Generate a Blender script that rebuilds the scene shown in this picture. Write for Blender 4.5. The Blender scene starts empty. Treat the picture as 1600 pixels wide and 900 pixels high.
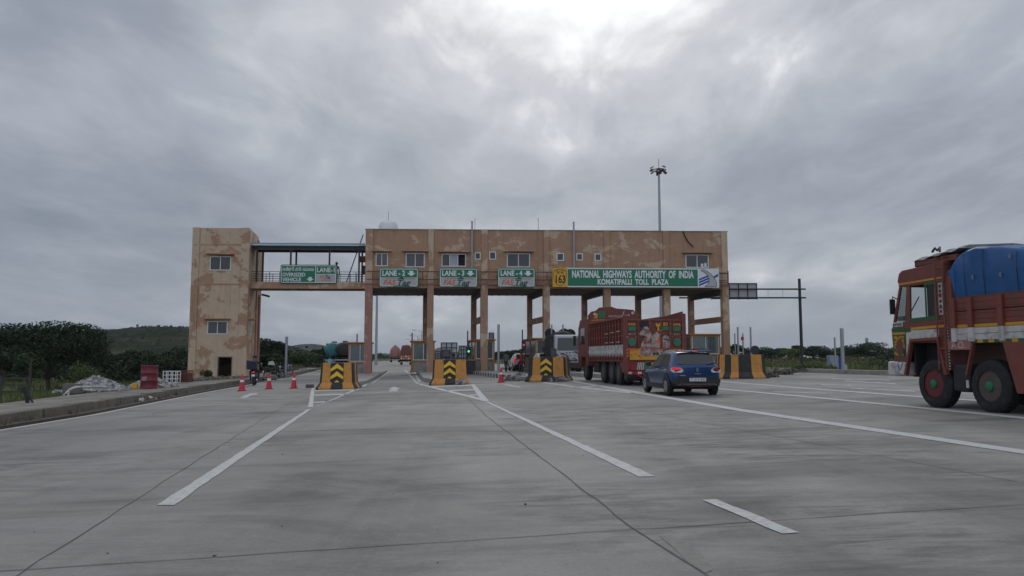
import bpy, math, random
from mathutils import Vector, Matrix, noise as mnoise
R = math.radians
random.seed(7)
SC = bpy.context.scene
COL = SC.collection
# ---------------------------------------------------------------- camera
H, FPX, S = 1.25, 1200.0, 0.022          # eye height, focal length in photo pixels, cross fall of the carriageway
PITCH = math.atan(108 / FPX)
CP, SP = math.cos(PITCH), math.sin(PITCH)
cam = bpy.data.cameras.new('camera'); camo = bpy.data.objects.new('camera', cam); COL.objects.link(camo)
camo.location = (0, 0, H); camo.rotation_euler = (R(90) + PITCH, 0, 0)
cam.sensor_width = 36; cam.lens = 27; cam.clip_start = .05; cam.clip_end = 20000
SC.camera = camo
SC.render.resolution_x, SC.render.resolution_y = 1024, 576
SC.render.engine = 'CYCLES'
SC.cycles.max_bounces = 5; SC.cycles.diffuse_bounces = 3; SC.cycles.glossy_bounces = 3
SC.cycles.transparent_max_bounces = 8; SC.cycles.volume_bounces = 0
SC.view_settings.view_transform = 'Standard'; SC.view_settings.look = 'None'
SC.view_settings.gamma = 1; SC.view_settings.use_curve_mapping = False
SC.view_settings.exposure = 0.13
# ---------------------------------------------------------------- sky: overcast, thick broken cloud in front of a Nishita sky
SUN_EL, SUN_AZ = 42, 4                   # degrees; azimuth from +Y towards +X
w = bpy.data.worlds.new('World'); SC.world = w; w.use_nodes = True
nt = w.node_tree; N = nt.nodes; N.clear()
def nd(t, **k):
    n = N.new(t)
    for a, b in k.items(): setattr(n, a, b)
    return n
def lk(a, b): nt.links.new(a, b)
def mth(op, a, b=None, c=None):
    n = nd('ShaderNodeMath', operation=op)
    for i, x in enumerate((a, b, c)):
        if x is None: continue
        if isinstance(x, (int, float)): n.inputs[i].default_value = x
        else: lk(x, n.inputs[i])
    return n.outputs[0]
def ramp(fac, stops, interp='EASE'):
    n = nd('ShaderNodeValToRGB'); n.color_ramp.interpolation = interp
    while len(n.color_ramp.elements) < len(stops): n.color_ramp.elements.new(.5)
    for e, (p, c) in zip(n.color_ramp.elements, stops):
        e.position = p; e.color = (*c, 1) if len(c) == 3 else c
    lk(fac, n.inputs[0]); return n.outputs[0]
def mixc(fac, a, b, blend='MIX'):
    n = nd('ShaderNodeMix', data_type='RGBA', blend_type=blend)
    for i, x in ((0, fac), (6, a), (7, b)):
        if isinstance(x, (int, float)): n.inputs[i].default_value = x
        elif isinstance(x, tuple): n.inputs[i].default_value = (*x, 1)
        else: lk(x, n.inputs[i])
    return n.outputs[2]
sky = nd('ShaderNodeTexSky', sky_type='NISHITA', sun_disc=False, sun_elevation=R(SUN_EL), sun_rotation=R(SUN_AZ), dust_density=4)
tc = nd('ShaderNodeTexCoord'); sep = nd('ShaderNodeSeparateXYZ'); lk(tc.outputs['Generated'], sep.inputs[0])
dx, dy, dz = sep.outputs
zc = mth('MAXIMUM', dz, 0.0)
den = mth('ADD', zc, 0.17)
cmb = nd('ShaderNodeCombineXYZ'); lk(mth('DIVIDE', dx, den), cmb.inputs[0]); lk(mth('DIVIDE', dy, den), cmb.inputs[1])
def noi(vec, scale, detail, rough, dist=0, sx=1, sy=1, loc=(0, 0, 0), rz=0):
    mp = nd('ShaderNodeMapping'); mp.inputs['Scale'].default_value = (sx, sy, 1); mp.inputs['Location'].default_value = loc
    mp.inputs['Rotation'].default_value = (0, 0, rz)
    lk(vec, mp.inputs[0])
    n = nd('ShaderNodeTexNoise'); lk(mp.outputs[0], n.inputs['Vector'])
    n.inputs['Scale'].default_value = scale; n.inputs['Detail'].default_value = detail
    n.inputs['Roughness'].default_value = rough; n.inputs['Distortion'].default_value = dist
    return n.outputs['Fac']
n1 = noi(cmb.outputs[0], .85, 5, .52, .35, 1.0, .75, (3.1, 1.7, 0), R(-28))
n2 = noi(cmb.outputs[0], 3.2, 6, .6, .5, 1.0, .55, (8.3, 2.2, 0), R(-35))
n3 = noi(cmb.outputs[0], 9.0, 5, .6, .2, 1, .6, (1.3, 5.2, 0), R(-30))
cl = mth('ADD', mth('MULTIPLY', n1, .62), mth('ADD', mth('MULTIPLY', n2, .30), mth('MULTIPLY', n3, .08)))
# thinner cloud in front of the sun, high ahead of the camera
sd = Vector((math.sin(R(3)) * math.cos(R(29)), math.cos(R(3)) * math.cos(R(29)), math.sin(R(29))))
dp = nd('ShaderNodeVectorMath', operation='DOT_PRODUCT'); lk(tc.outputs['Generated'], dp.inputs[0]); dp.inputs[1].default_value = sd
ang = mth('ARCCOSINE', mth('MINIMUM', dp.outputs['Value'], 1.0))
glow = mth('POWER', 2.718, mth('MULTIPLY', mth('MULTIPLY', ang, ang), -1 / (2 * .15 ** 2)))
wide = mth('POWER', 2.718, mth('MULTIPLY', mth('MULTIPLY', ang, ang), -1 / (2 * .55 ** 2)))
thin = mth('ADD', cl, mth('ADD', mth('MULTIPLY', glow, .115), mth('MULTIPLY', wide, .048)))
ccol = ramp(thin, [(.34, (.190, .220, .275)), (.46, (.265, .298, .356)), (.56, (.365, .395, .450)), (.64, (.51, .535, .58)), (.71, (.85, .87, .89)), (.79, (1.1, 1.11, 1.10))], 'LINEAR')
# towards the horizon the cloud base is seen edge on: flat, bluish
hz = mth('POWER', 2.718, mth('MULTIPLY', zc, -1 / .085))
side = mth('MULTIPLY_ADD', dx, .55, .45)
hcol = mixc(side, (.170, .225, .290), (.35, .385, .43))
ccol = mixc(mth('MULTIPLY', hz, .80), ccol, hcol)
# sky lifted overhead and behind the camera: unseen fill added to light the facade
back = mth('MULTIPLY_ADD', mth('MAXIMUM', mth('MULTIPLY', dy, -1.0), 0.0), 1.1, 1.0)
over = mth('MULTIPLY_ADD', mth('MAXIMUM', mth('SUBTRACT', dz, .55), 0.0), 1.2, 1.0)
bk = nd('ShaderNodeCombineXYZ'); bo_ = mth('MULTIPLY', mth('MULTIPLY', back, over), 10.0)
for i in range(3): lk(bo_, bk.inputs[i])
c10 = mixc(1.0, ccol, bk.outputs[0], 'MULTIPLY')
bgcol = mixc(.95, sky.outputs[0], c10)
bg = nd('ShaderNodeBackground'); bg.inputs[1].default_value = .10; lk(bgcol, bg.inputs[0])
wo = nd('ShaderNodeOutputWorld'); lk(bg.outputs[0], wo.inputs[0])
# ---------------------------------------------------------------- sun, veiled by cloud
sl = bpy.data.lights.new('sun', 'SUN'); sl.energy = .55; sl.angle = R(24); sl.color = (1, .97, .92)
so = bpy.data.objects.new('sun', sl); COL.objects.link(so)
sv = Vector((math.sin(R(SUN_AZ)) * math.cos(R(SUN_EL)), math.cos(R(SUN_AZ)) * math.cos(R(SUN_EL)), math.sin(R(SUN_EL))))
so.rotation_euler = sv.to_track_quat('Z', 'Y').to_euler(); so.location = (0, 0, 60)

# ================================================================ helpers
def ray(px, py):
    u = (px - 800) / FPX; v = (450 - py) / FPX
    return Vector((u, CP - v * SP, SP + v * CP))
def G(px, py, h=0.0):
    """a pixel of the photograph -> the point of the carriageway (cross fall S) seen there"""
    d = ray(px, py); t = (H - h) / (S * d.x - d.z)
    return Vector((t * d.x, t * d.y, S * t * d.x + h))
def P(px, py, Y):
    d = ray(px, py); t = Y / d.y
    return Vector((t * d.x, Y, H + t * d.z))
def gz(x): return S * max(-32, min(32, x))

class MB:
    def __init__(s, xf=None): s.v = []; s.f = []; s.m = []; s.xf = xf
    def add(s, vs, fs, m=0):
        o = len(s.v)
        s.v += [tuple(s.xf(*p)) if s.xf else tuple(p) for p in vs]
        for f in fs: s.f.append([o + i for i in f]); s.m.append(m)
        return s
    def box(s, x0, x1, y0, y1, z0, z1, m=0):
        return s.add([(x, y, z) for z in (z0, z1) for y in (y0, y1) for x in (x0, x1)],
                     [(0, 2, 3, 1), (4, 5, 7, 6), (0, 1, 5, 4), (2, 6, 7, 3), (0, 4, 6, 2), (1, 3, 7, 5)], m)
    def bar(s, a, b, wd, ht, m=0, up=(0, 0, 1)):
        a = Vector(a); b = Vector(b); d = (b - a).normalized(); u = Vector(up)
        x = d.cross(u)
        if x.length < 1e-4: x = d.cross(Vector((0, 1, 0)))
        x.normalize(); y = x.cross(d)
        vs = [tuple(p + x * i * wd / 2 + y * j * ht / 2) for p in (a, b) for i, j in ((-1, -1), (1, -1), (1, 1), (-1, 1))]
        return s.add(vs, [(0, 1, 2, 3), (7, 6, 5, 4), (0, 4, 5, 1), (1, 5, 6, 2), (2, 6, 7, 3), (3, 7, 4, 0)], m)
    def loft(s, rings, m=0, caps=True, closed=True, mats=None):
        n = len(rings[0]); vs = [p for r in rings for p in r]; fs = []; ms = []
        for k in range(len(rings) - 1):
            for i in range(n if closed else n - 1):
                j = (i + 1) % n; fs.append((k * n + i, k * n + j, (k + 1) * n + j, (k + 1) * n + i)); ms.append(mats[i] if mats else m)
        if caps:
            fs.append(tuple(range(n))[::-1]); ms.append(m); fs.append(tuple((len(rings) - 1) * n + i for i in range(n))); ms.append(m)
        o = len(s.v); s.v += [tuple(s.xf(*p)) if s.xf else tuple(p) for p in vs]
        for f, q in zip(fs, ms): s.f.append([o + i for i in f]); s.m.append(q)
        return s
    def tube(s, pts, r, n=8, m=0):
        pts = [Vector(p) for p in pts]; rs = r if isinstance(r, (list, tuple)) else [r] * len(pts); rings = []
        for i, p in enumerate(pts):
            d = (pts[min(i + 1, len(pts) - 1)] - pts[max(i - 1, 0)]).normalized()
            a = d.cross(Vector((0, 0, 1)))
            if a.length < .05: a = d.cross(Vector((1, 0, 0)))
            a.normalize(); b = a.cross(d)
            rings.append([tuple(p + (a * math.cos(t) + b * math.sin(t)) * rs[i]) for t in [2 * math.pi * k / n for k in range(n)]])
        return s.loft(rings, m)
    def lathe(s, prof, c=(0, 0, 0), axis='z', n=20, m=0, caps=True):
        rings = []
        for r, h in prof:
            ring = []
            for k in range(n):
                t = 2 * math.pi * k / n; a, b = r * math.cos(t), r * math.sin(t)
                ring.append({'z': (c[0] + a, c[1] + b, c[2] + h), 'x': (c[0] + h, c[1] + a, c[2] + b), 'y': (c[0] + a, c[1] + h, c[2] + b)}[axis])
            rings.append(ring)
        return s.loft(rings, m, caps)
    def prism(s, poly, fn, t0, t1, m=0):
        n = len(poly)
        return s.add([fn(a, b, t0) for a, b in poly] + [fn(a, b, t1) for a, b in poly],
                     [tuple(range(n))[::-1], tuple(range(n, 2 * n))] + [(i, (i + 1) % n, n + (i + 1) % n, n + i) for i in range(n)], m)
    def poly(s, pts, m=0): return s.add(pts, [tuple(range(len(pts)))], m)
    def text(s, txt, fn, size=1.0, sx=1.0, shear=0.0, bold=0.0, m=0, align='CENTER'):
        vs, fs = glyphs(txt, bold, align)
        return s.add([fn((x + shear * y) * size * sx, y * size) for x, y in vs], fs, m)
    def build(s, name, mats, parent=None, smooth=False, bevel=0.0, world=False, seg=2):
        me = bpy.data.meshes.new(name); off = parent.location if (parent is not None and world) else Vector((0, 0, 0))
        me.from_pydata([(v[0] - off[0], v[1] - off[1], v[2] - off[2]) for v in s.v], [], s.f)
        for x in (mats if isinstance(mats, (list, tuple)) else [mats]): me.materials.append(x)
        me.polygons.foreach_set('material_index', s.m)
        o = bpy.data.objects.new(name, me); COL.objects.link(o)
        if parent is not None: o.parent = parent
        if smooth:
            me.polygons.foreach_set('use_smooth', [True] * len(me.polygons))
            try: me.set_sharp_from_angle(angle=R(38))
            except Exception: pass
        if bevel:
            b = o.modifiers.new('edge', 'BEVEL'); b.width = bevel; b.segments = seg; b.limit_method = 'ANGLE'; b.angle_limit = R(40)
        me.validate(); me.update()
        return o
_gl = {}
def glyphs(txt, bold, align):
    k = (txt, bold, align)
    if k not in _gl:
        c = bpy.data.curves.new('t', 'FONT'); c.body = txt; c.align_x = align; c.align_y = 'CENTER'; c.offset = bold; c.resolution_u = 3
        o = bpy.data.objects.new('t', c); COL.objects.link(o)
        dg = bpy.context.evaluated_depsgraph_get(); dg.update(); me = o.evaluated_get(dg).to_mesh()
        _gl[k] = ([(v.co.x, v.co.y) for v in me.vertices], [tuple(p.vertices) for p in me.polygons])
        o.evaluated_get(dg).to_mesh_clear(); bpy.data.objects.remove(o); bpy.data.curves.remove(c)
    return _gl[k]
def tag(o, label=None, cat=None, group=None, kind=None):
    for k, x in (('label', label), ('category', cat), ('group', group), ('kind', kind)):
        if x: o[k] = x
    return o
def thing(name, label, cat, loc=(0, 0, 0), rz=0, group=None):
    o = bpy.data.objects.new(name, None); COL.objects.link(o); o.location = loc; o.rotation_euler = (0, 0, rz); o.empty_display_size = .2
    return tag(o, label, cat, group)
def dup(root, loc, rz=None, label=None, group=None, scale=None):
    def cp(o, par):
        c = o.copy(); COL.objects.link(c)
        if par is not None: c.parent = par
        for ch in list(o.children): cp(ch, c)
        return c
    r = cp(root, None); r.location = loc
    if rz is not None: r.rotation_euler = (0, 0, rz)
    if scale: r.scale = (scale,) * 3 if isinstance(scale, (int, float)) else scale
    if label: r['label'] = label
    if group: r['group'] = group
    return r
# ================================================================ materials
def mat(name, col, rough=.7, metal=0.0, var=0.0, scale=4.0, col2=None, thr=None, bump=0.0, bscale=30.0, spec=.5, detail=6, emit=None, estr=0, dirt=None, stretch=(1, 1, 1), coat=0):
    m = bpy.data.materials.new(name); m.use_nodes = True; t = m.node_tree; b = t.nodes['Principled BSDF']
    b.inputs['Roughness'].default_value = rough; b.inputs['Metallic'].default_value = metal; b.inputs['Specular IOR Level'].default_value = spec
    b.inputs['Base Color'].default_value = (*col, 1)
    if coat: b.inputs['Coat Weight'].default_value = coat; b.inputs['Coat Roughness'].default_value = .05
    if emit: b.inputs['Emission Color'].default_value = (*emit, 1); b.inputs['Emission Strength'].default_value = estr
    L = t.links.new
    def noise(sc, det=6, ro=.6, st=(1, 1, 1), dist=0):
        tc = t.nodes.new('ShaderNodeTexCoord'); mp = t.nodes.new('ShaderNodeMapping'); mp.inputs['Scale'].default_value = st
        L(tc.outputs['Object'], mp.inputs[0]); n = t.nodes.new('ShaderNodeTexNoise'); L(mp.outputs[0], n.inputs['Vector'])
        n.inputs['Scale'].default_value = sc; n.inputs['Detail'].default_value = det; n.inputs['Roughness'].default_value = ro; n.inputs['Distortion'].default_value = dist
        return n.outputs['Fac']
    def rmp(f, a, c, va=(0, 0, 0), vb=(1, 1, 1)):
        r = t.nodes.new('ShaderNodeValToRGB'); r.color_ramp.elements[0].position = a; r.color_ramp.elements[1].position = c
        r.color_ramp.elements[0].color = (*va, 1); r.color_ramp.elements[1].color = (*vb, 1); L(f, r.inputs[0]); return r.outputs[0]
    def mix(f, a, c, bt='MIX'):
        n = t.nodes.new('ShaderNodeMix'); n.data_type = 'RGBA'; n.blend_type = bt
        for i, x in ((0, f), (6, a), (7, c)):
            if isinstance(x, (int, float)): n.inputs[i].default_value = x
            elif isinstance(x, tuple): n.inputs[i].default_value = (*x, 1)
            else: L(x, n.inputs[i])
        return n.outputs[2]
    out = None
    if col2 is not None:
        a = thr if thr is not None else .5
        out = mix(rmp(noise(scale, 9, .66, stretch, .45), a - .010, a + .010), col, col2)
    if dirt is not None:   # (colour, scale, lo, hi, strength)
        f = rmp(noise(dirt[1], 7, .68, dirt[5] if len(dirt) > 5 else (1, 1, 1)), dirt[2], dirt[3], (0, 0, 0), (dirt[4],) * 3)
        out = mix(f, out if out is not None else col, dirt[0])
    if var:
        f = rmp(noise(scale * 2.3, 8, .7, stretch), .25, .75, (1 - var,) * 3, (1 + var,) * 3)
        out = mix(1.0, out if out is not None else col, f, 'MULTIPLY')
    if out is not None: L(out, b.inputs['Base Color'])
    if bump:
        bn = t.nodes.new('ShaderNodeBump'); bn.inputs['Strength'].default_value = bump; bn.inputs['Distance'].default_value = .02
        L(noise(bscale, 5, .6), bn.inputs['Height']); L(bn.outputs[0], b.inputs['Normal'])
    return m
def leafmat(name, c0, c1):
    m = bpy.data.materials.new(name); m.use_nodes = True; t = m.node_tree; b = t.nodes['Principled BSDF']; L = t.links.new
    g = t.nodes.new('ShaderNodeNewGeometry'); r = t.nodes.new('ShaderNodeValToRGB'); r.color_ramp.elements[0].color = (*c0, 1); r.color_ramp.elements[1].color = (*c1, 1)
    L(g.outputs['Random Per Island'], r.inputs[0])
    oi = t.nodes.new('ShaderNodeObjectInfo'); hs = t.nodes.new('ShaderNodeHueSaturation')
    ma = t.nodes.new('ShaderNodeMath'); ma.operation = 'MULTIPLY_ADD'; ma.inputs[1].default_value = .7; ma.inputs[2].default_value = .7; L(oi.outputs['Random'], ma.inputs[0])
    L(ma.outputs[0], hs.inputs['Value']); L(r.outputs[0], hs.inputs['Color']); L(hs.outputs[0], b.inputs['Base Color'])
    b.inputs['Roughness'].default_value = .75; b.inputs['Specular IOR Level'].default_value = .2
    return m
M = {}
M['plaster'] = mat('brown_plaster', (.385, .232, .148), .9, var=.12, scale=.55, col2=(.50, .37, .262), thr=.57, bump=.25, bscale=14, stretch=(1, 1, 1.6), dirt=((.13, .085, .06), 1.3, .52, .78, .6, (2.6, 2.6, .22)))
M['plaster_worn'] = mat('peeling_plaster', (.385, .232, .148), .9, var=.12, scale=.55, col2=(.52, .39, .28), thr=.475, bump=.3, bscale=14, stretch=(1, 1, 1.2), dirt=((.13, .085, .06), 1.3, .54, .80, .55, (2.6, 2.6, .22)))
M['plaster_col'] = mat('column_plaster', (.35, .215, .14), .9, var=.14, scale=.8, col2=(.48, .36, .26), thr=.56, bump=.3, bscale=14, stretch=(1, 1, .7), dirt=((.12, .07, .05), 1.4, .55, .8, .5, (2.5, 2.5, .4)))
M['pink_plaster'] = mat('pink_plaster', (.33, .17, .135), .9, var=.12, scale=1.2, col2=(.42, .29, .22), thr=.6, bump=.2, bscale=14)
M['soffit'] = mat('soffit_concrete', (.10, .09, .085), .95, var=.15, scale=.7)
M['concrete'] = mat('kerb_concrete', (.30, .285, .26), .92, var=.22, scale=1.5, bump=.4, bscale=20, dirt=((.10, .085, .07), 1.3, .48, .72, .6))
M['concrete_dark'] = mat('dirty_concrete', (.15, .135, .115), .95, var=.3, scale=1.6, bump=.5, bscale=18, dirt=((.06, .05, .04), 1.6, .45, .7, .6))
M['paint_white'] = mat('road_paint', (.49, .49, .465), .75, var=.14, scale=5, dirt=((.27, .26, .24), 16.0, .50, .64, .70))
M['paint_worn'] = mat('worn_road_paint', (.50, .50, .48), .8, var=.12, scale=3, dirt=((.28, .275, .26), 3.0, .42, .62, .9))
M['joint'] = mat('joint_tar', (.11, .104, .095), .9, var=.3, scale=2)
M['white_frame'] = mat('white_frame', (.72, .73, .74), .5, var=.05)
M['glass'] = mat('window_glass', (.028, .032, .038), .06, spec=.6)
M['glass_green'] = mat('booth_glass', (.10, .135, .135), .08, spec=.6, var=.25, scale=1.3)
M['dark'] = mat('dark_void', (.012, .012, .013), .8)
M['green'] = mat('sign_green', (.004, .155, .075), .45, var=.06, scale=1)
M['greend'] = mat('sign_dark_green', (.004, .07, .038), .5)
M['signwhite'] = mat('sign_white', (.70, .71, .72), .5, var=.04, scale=1)
M['signgrey'] = mat('sign_grey', (.40, .41, .43), .5)
M['orange_red'] = mat('sign_orange', (.55, .13, .035), .5)
M['signyellow'] = mat('sign_yellow', (.68, .36, .012), .5, var=.06)
M['signblue'] = mat('sign_blue', (.015, .06, .34), .5)
M['black'] = mat('black_paint', (.016, .016, .017), .55, var=.3, scale=3)
M['rimdark'] = mat('grimy_rim', (.085, .062, .056), .7, var=.3, scale=5)
M['rimred'] = mat('dusty_red_rim', (.13, .020, .022), .7, var=.35, scale=7, dirt=((.05, .03, .028), 6, .5, .75, .7))
M['railgreen'] = mat('faded_green_rail', (.035, .05, .035), .6, var=.3)
M['steel_dark'] = mat('dark_steel', (.035, .036, .04), .5, metal=.3, var=.2)
M['galv'] = mat('galvanised_steel', (.33, .35, .37), .45, metal=.5, var=.12, scale=3)
M['rust'] = mat('rusty_steel', (.14, .055, .035), .8, var=.3, scale=4)
M['bar_orange'] = mat('barrier_orange', (.56, .255, .055), .75, var=.12, scale=2.5, dirt=((.20, .12, .06), 3.5, .52, .70, .75), bump=.15, bscale=25)
M['bar_black'] = mat('barrier_black', (.028, .026, .026), .7, var=.3, scale=2.5, dirt=((.11, .10, .09), 3.2, .58, .76, .55))
M['chev_yellow'] = mat('chevron_yellow', (.80, .47, .01), .45, var=.06)
M['booth_orange'] = mat('booth_orange', (.42, .19, .055), .6, var=.15, scale=2)
M['cone_red'] = mat('cone_red', (.50, .018, .045), .5, var=.12, scale=4)
M['rubber'] = mat('tyre_rubber', (.016, .016, .017), .85, var=.25, scale=6, dirt=((.07, .062, .055), 3.5, .5, .8, .6))
M['bluecar'] = mat('blue_car_paint', (.005, .044, .140), .3, metal=.3, spec=.5, coat=.5)
M['clad'] = mat('black_cladding', (.018, .018, .019), .6)
M['carglass'] = mat('car_glass', (.045, .05, .05), .06, spec=.6)
M['silver'] = mat('silver_alloy', (.42, .43, .45), .3, metal=.9)
M['lamp_red'] = mat('tail_lamp_red', (.50, .006, .012), .2, emit=(1, .04, .05), estr=.35)
M['lamp_dim'] = mat('tail_lamp_unlit', (.30, .02, .025), .2)
M['lamp_clear'] = mat('lamp_clear', (.62, .60, .60), .15)
M['truckred'] = mat('truck_red', (.165, .034, .024), .55, var=.18, scale=1.6, dirt=((.07, .03, .025), 2.2, .5, .76, .55))
M['truckbrown'] = mat('truck_brown_red', (.185, .046, .031), .5, var=.18, scale=1.4, bump=.2, bscale=3, dirt=((.085, .05, .04), 2.4, .46, .70, .7, (1, 1, .6)))
M['truckwhite'] = mat('truck_dirty_white', (.52, .51, .49), .65, var=.14, scale=2, dirt=((.17, .14, .12), 4.0, .48, .68, .8))
M['truckyellow'] = mat('truck_yellow', (.55, .27, .022), .6, var=.15, scale=3)
M['truckgreen'] = mat('truck_green', (.015, .16, .085), .55, var=.15)
M['darkgreen'] = mat('dark_green_paint', (.025, .095, .035), .55, var=.15)
M['tarp'] = mat('blue_tarpaulin', (.009, .082, .245), .5, var=.16, scale=1.5, bump=.5, bscale=3.5)
M['tarp_grey'] = mat('grey_tarp_edge', (.20, .20, .19), .8, var=.3, scale=3, bump=.5, bscale=6)
M['white'] = mat('white_paint', (.72, .72, .72), .4, var=.05)
M['teal'] = mat('teal_paint', (.03, .17, .18), .5, var=.15)
M['pinktank'] = mat('faded_pink_paint', (.33, .14, .115), .6, var=.2, scale=1, dirt=((.16, .09, .07), 1.0, .5, .75, .6))
M['soil'] = mat('bare_soil', (.075, .06, .046), 1, var=.5, scale=2.5)
M['drum'] = mat('red_drum_paint', (.16, .018, .028), .5, var=.15, scale=3, dirt=((.09, .03, .03), 3, .55, .78, .6))
M['rubble'] = leafmat('broken_concrete', (.10, .095, .09), (.36, .355, .35))
M['rubble_brown'] = leafmat('brown_rubble', (.06, .05, .042), (.24, .20, .165))
M['greyblock'] = mat('grey_block', (.15, .145, .14), .95, var=.2, scale=3)
M['bark'] = mat('bark', (.07, .052, .04), .95, var=.3, scale=5)
M['leaf_dark'] = leafmat('dark_leaves', (.009, .017, .008), (.030, .048, .019))
M['leaf_mid'] = leafmat('mid_green_leaves', (.020, .038, .013), (.066, .094, .033))
M['leaf_pale'] = leafmat('pale_leaves', (.06, .095, .025), (.13, .16, .05))
M['grass'] = leafmat('grass_blades', (.045, .062, .018), (.11, .125, .048))
M['dry'] = leafmat('dry_scrub', (.07, .075, .028), (.17, .15, .07))
M['skin'] = mat('skin', (.16, .085, .055), .6)
M['hair'] = mat('hair', (.010, .009, .009), .6)
M['cl_dark'] = mat('dark_clothes', (.03, .038, .033), .9, var=.2)
M['cl_navy'] = mat('navy_clothes', (.025, .028, .05), .9, var=.2)
M['cl_grey'] = mat('grey_shirt', (.13, .14, .155), .9, var=.15)
M['cl_jeans'] = mat('jeans', (.04, .05, .075), .9, var=.15)
M['cl_red'] = mat('red_shirt', (.38, .02, .03), .9, var=.15)
M['cl_cyan'] = mat('cyan_shirt', (.12, .30, .36), .9, var=.15)
M['sheet_blue'] = mat('blue_roof_sheet', (.26, .40, .46), .5, var=.12, scale=2)
M['lightgreen'] = mat('green_signal', (.01, .3, .1), .3, emit=(.05, 1, .45), estr=1.1)
M['lightred'] = mat('red_signal', (.3, .01, .01), .3, emit=(1, .05, .06), estr=.55)
M['cyanbox'] = mat('faded_blue_cabinet', (.24, .29, .36), .5, var=.12)
# ================================================================ ground, carriageway, footpath, kerbs
def interp(pts):
    def f(y):
        if y <= pts[0][0]: a, b = pts[0], pts[1]
        elif y >= pts[-1][0]: a, b = pts[-2], pts[-1]
        else:
            for a, b in zip(pts, pts[1:]):
                if a[0] <= y <= b[0]: break
        t = (y - a[0]) / (b[0] - a[0]); return a[1] + t * (b[1] - a[1])
    return f
XL = interp([(-300, -4), (0, -9.3), (16, -10.5), (20, -10.9), (34.2, -13.57), (44.8, -15.25), (70, -19.5), (113, -28), (200, -44), (420, -84)])
XR = interp([(-300, 40), (0, 25), (20, 20.5), (36, 17.7), (49, 16.4), (62, 15.4), (80, 14), (113, 8), (172, -8), (420, -58)])
FW = interp([(-300, 3), (0, 3.1), (34, 3.6), (46, 6), (52, 10.5), (72, 10.5), (80, 4), (420, 3)])
FH = 0.27                                                    # height of the footpath above the carriageway
def tz(x, y):
    l = XL(y) - FW(y); r = XR(y) + 1.2
    n = mnoise.noise((x * .05, y * .05, 0)) * .35 + mnoise.noise((x * .3, y * .3, 5)) * .06
    if x < l:
        t = min(1, (l - x) / 7); t = t * t * (3 - 2 * t); return (gz(l) + .05 - .38 * max(0, min(1, (FW(y) - 4) / 6.0))) * (1 - t) + (-1.55 + n) * t
    if x > r:
        t = min(1, (x - r) / 8); return (gz(r) + .06) * (1 - t) + (.22 + n * .35) * t
    return gz(x) - .30
ys = [-300, -120, -50, -20, -8, 0, 4, 8, 12, 16, 20, 24, 28, 32, 36, 40, 44, 48, 52, 56, 60, 66, 72, 80, 90, 100, 113, 130, 150, 172, 200, 240, 290, 350, 420, 600, 900, 1500, 3000, 6000]
lo = [-5000, -2500, -1200, -600, -300, -180, -120, -90, -70, -55, -44, -36, -30, -25, -20, -16, -12, -9, -7, -5, -3.5, -2, -1, -.02]
ro = [.02, 1, 2, 3.5, 5, 8, 11, 14, 18, 24, 32, 42, 55, 70, 90, 120, 180, 300, 600, 1200, 2500, 5000]
vs, fs = [], []; nc = 0
for y in ys:
    yy = min(y, 420); l = XL(yy) - FW(yy); r = XR(yy) + 1.2
    xs = [l + o for o in lo] + [l + (r - l) * k / 6 for k in range(7)] + [r + o for o in ro]; nc = len(xs)
    vs += [(x, y, tz(x, yy)) for x in xs]
for j in range(len(ys) - 1):
    for i in range(nc - 1): fs.append((j * nc + i, j * nc + i + 1, (j + 1) * nc + i + 1, (j + 1) * nc + i))
m = bpy.data.materials.new('grassland'); m.use_nodes = True; t = m.node_tree; b = t.nodes['Principled BSDF']; L = t.links.new
def tn(t, kind): return t.nodes.new(kind)
def tnoise(t, sc, det=6, ro=.6, st=(1, 1, 1), rz=0, dist=0):
    c = tn(t, 'ShaderNodeTexCoord'); mp = tn(t, 'ShaderNodeMapping'); mp.inputs['Scale'].default_value = st; mp.inputs['Rotation'].default_value = (0, 0, rz)
    t.links.new(c.outputs['Object'], mp.inputs[0]); n = tn(t, 'ShaderNodeTexNoise'); t.links.new(mp.outputs[0], n.inputs['Vector'])
    n.inputs['Scale'].default_value = sc; n.inputs['Detail'].default_value = det; n.inputs['Roughness'].default_value = ro; n.inputs['Distortion'].default_value = dist
    return n.outputs['Fac']
def tramp(t, f, stops):
    r = tn(t, 'ShaderNodeValToRGB')
    while len(r.color_ramp.elements) < len(stops): r.color_ramp.elements.new(.5)
    for e, (p, c) in zip(r.color_ramp.elements, stops): e.position = p; e.color = (*(c if isinstance(c, tuple) else (c,) * 3), 1)
    t.links.new(f, r.inputs[0]); return r.outputs[0]
def tmix(t, f, a, c, bt='MIX'):
    n = tn(t, 'ShaderNodeMix'); n.data_type = 'RGBA'; n.blend_type = bt
    for i, x in ((0, f), (6, a), (7, c)):
        if isinstance(x, (int, float)): n.inputs[i].default_value = x
        elif isinstance(x, tuple): n.inputs[i].default_value = (*x, 1)
        else: t.links.new(x, n.inputs[i])
    return n.outputs[2]
g1 = tramp(t, tnoise(t, .09, 8, .65), [(.35, (.045, .060, .018)), (.5, (.075, .088, .028)), (.62, (.125, .115, .055)), (.72, (.16, .125, .08))])
L(tmix(t, 1.0, g1, tramp(t, tnoise(t, 2.5, 8, .7), [(.25, .6), (.75, 1.4)]), 'MULTIPLY'), b.inputs['Base Color']); b.inputs['Roughness'].default_value = 1; b.inputs['Specular IOR Level'].default_value = .1
MB().add(vs, fs).build('ground', m, smooth=True)['kind'] = 'structure'

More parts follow.
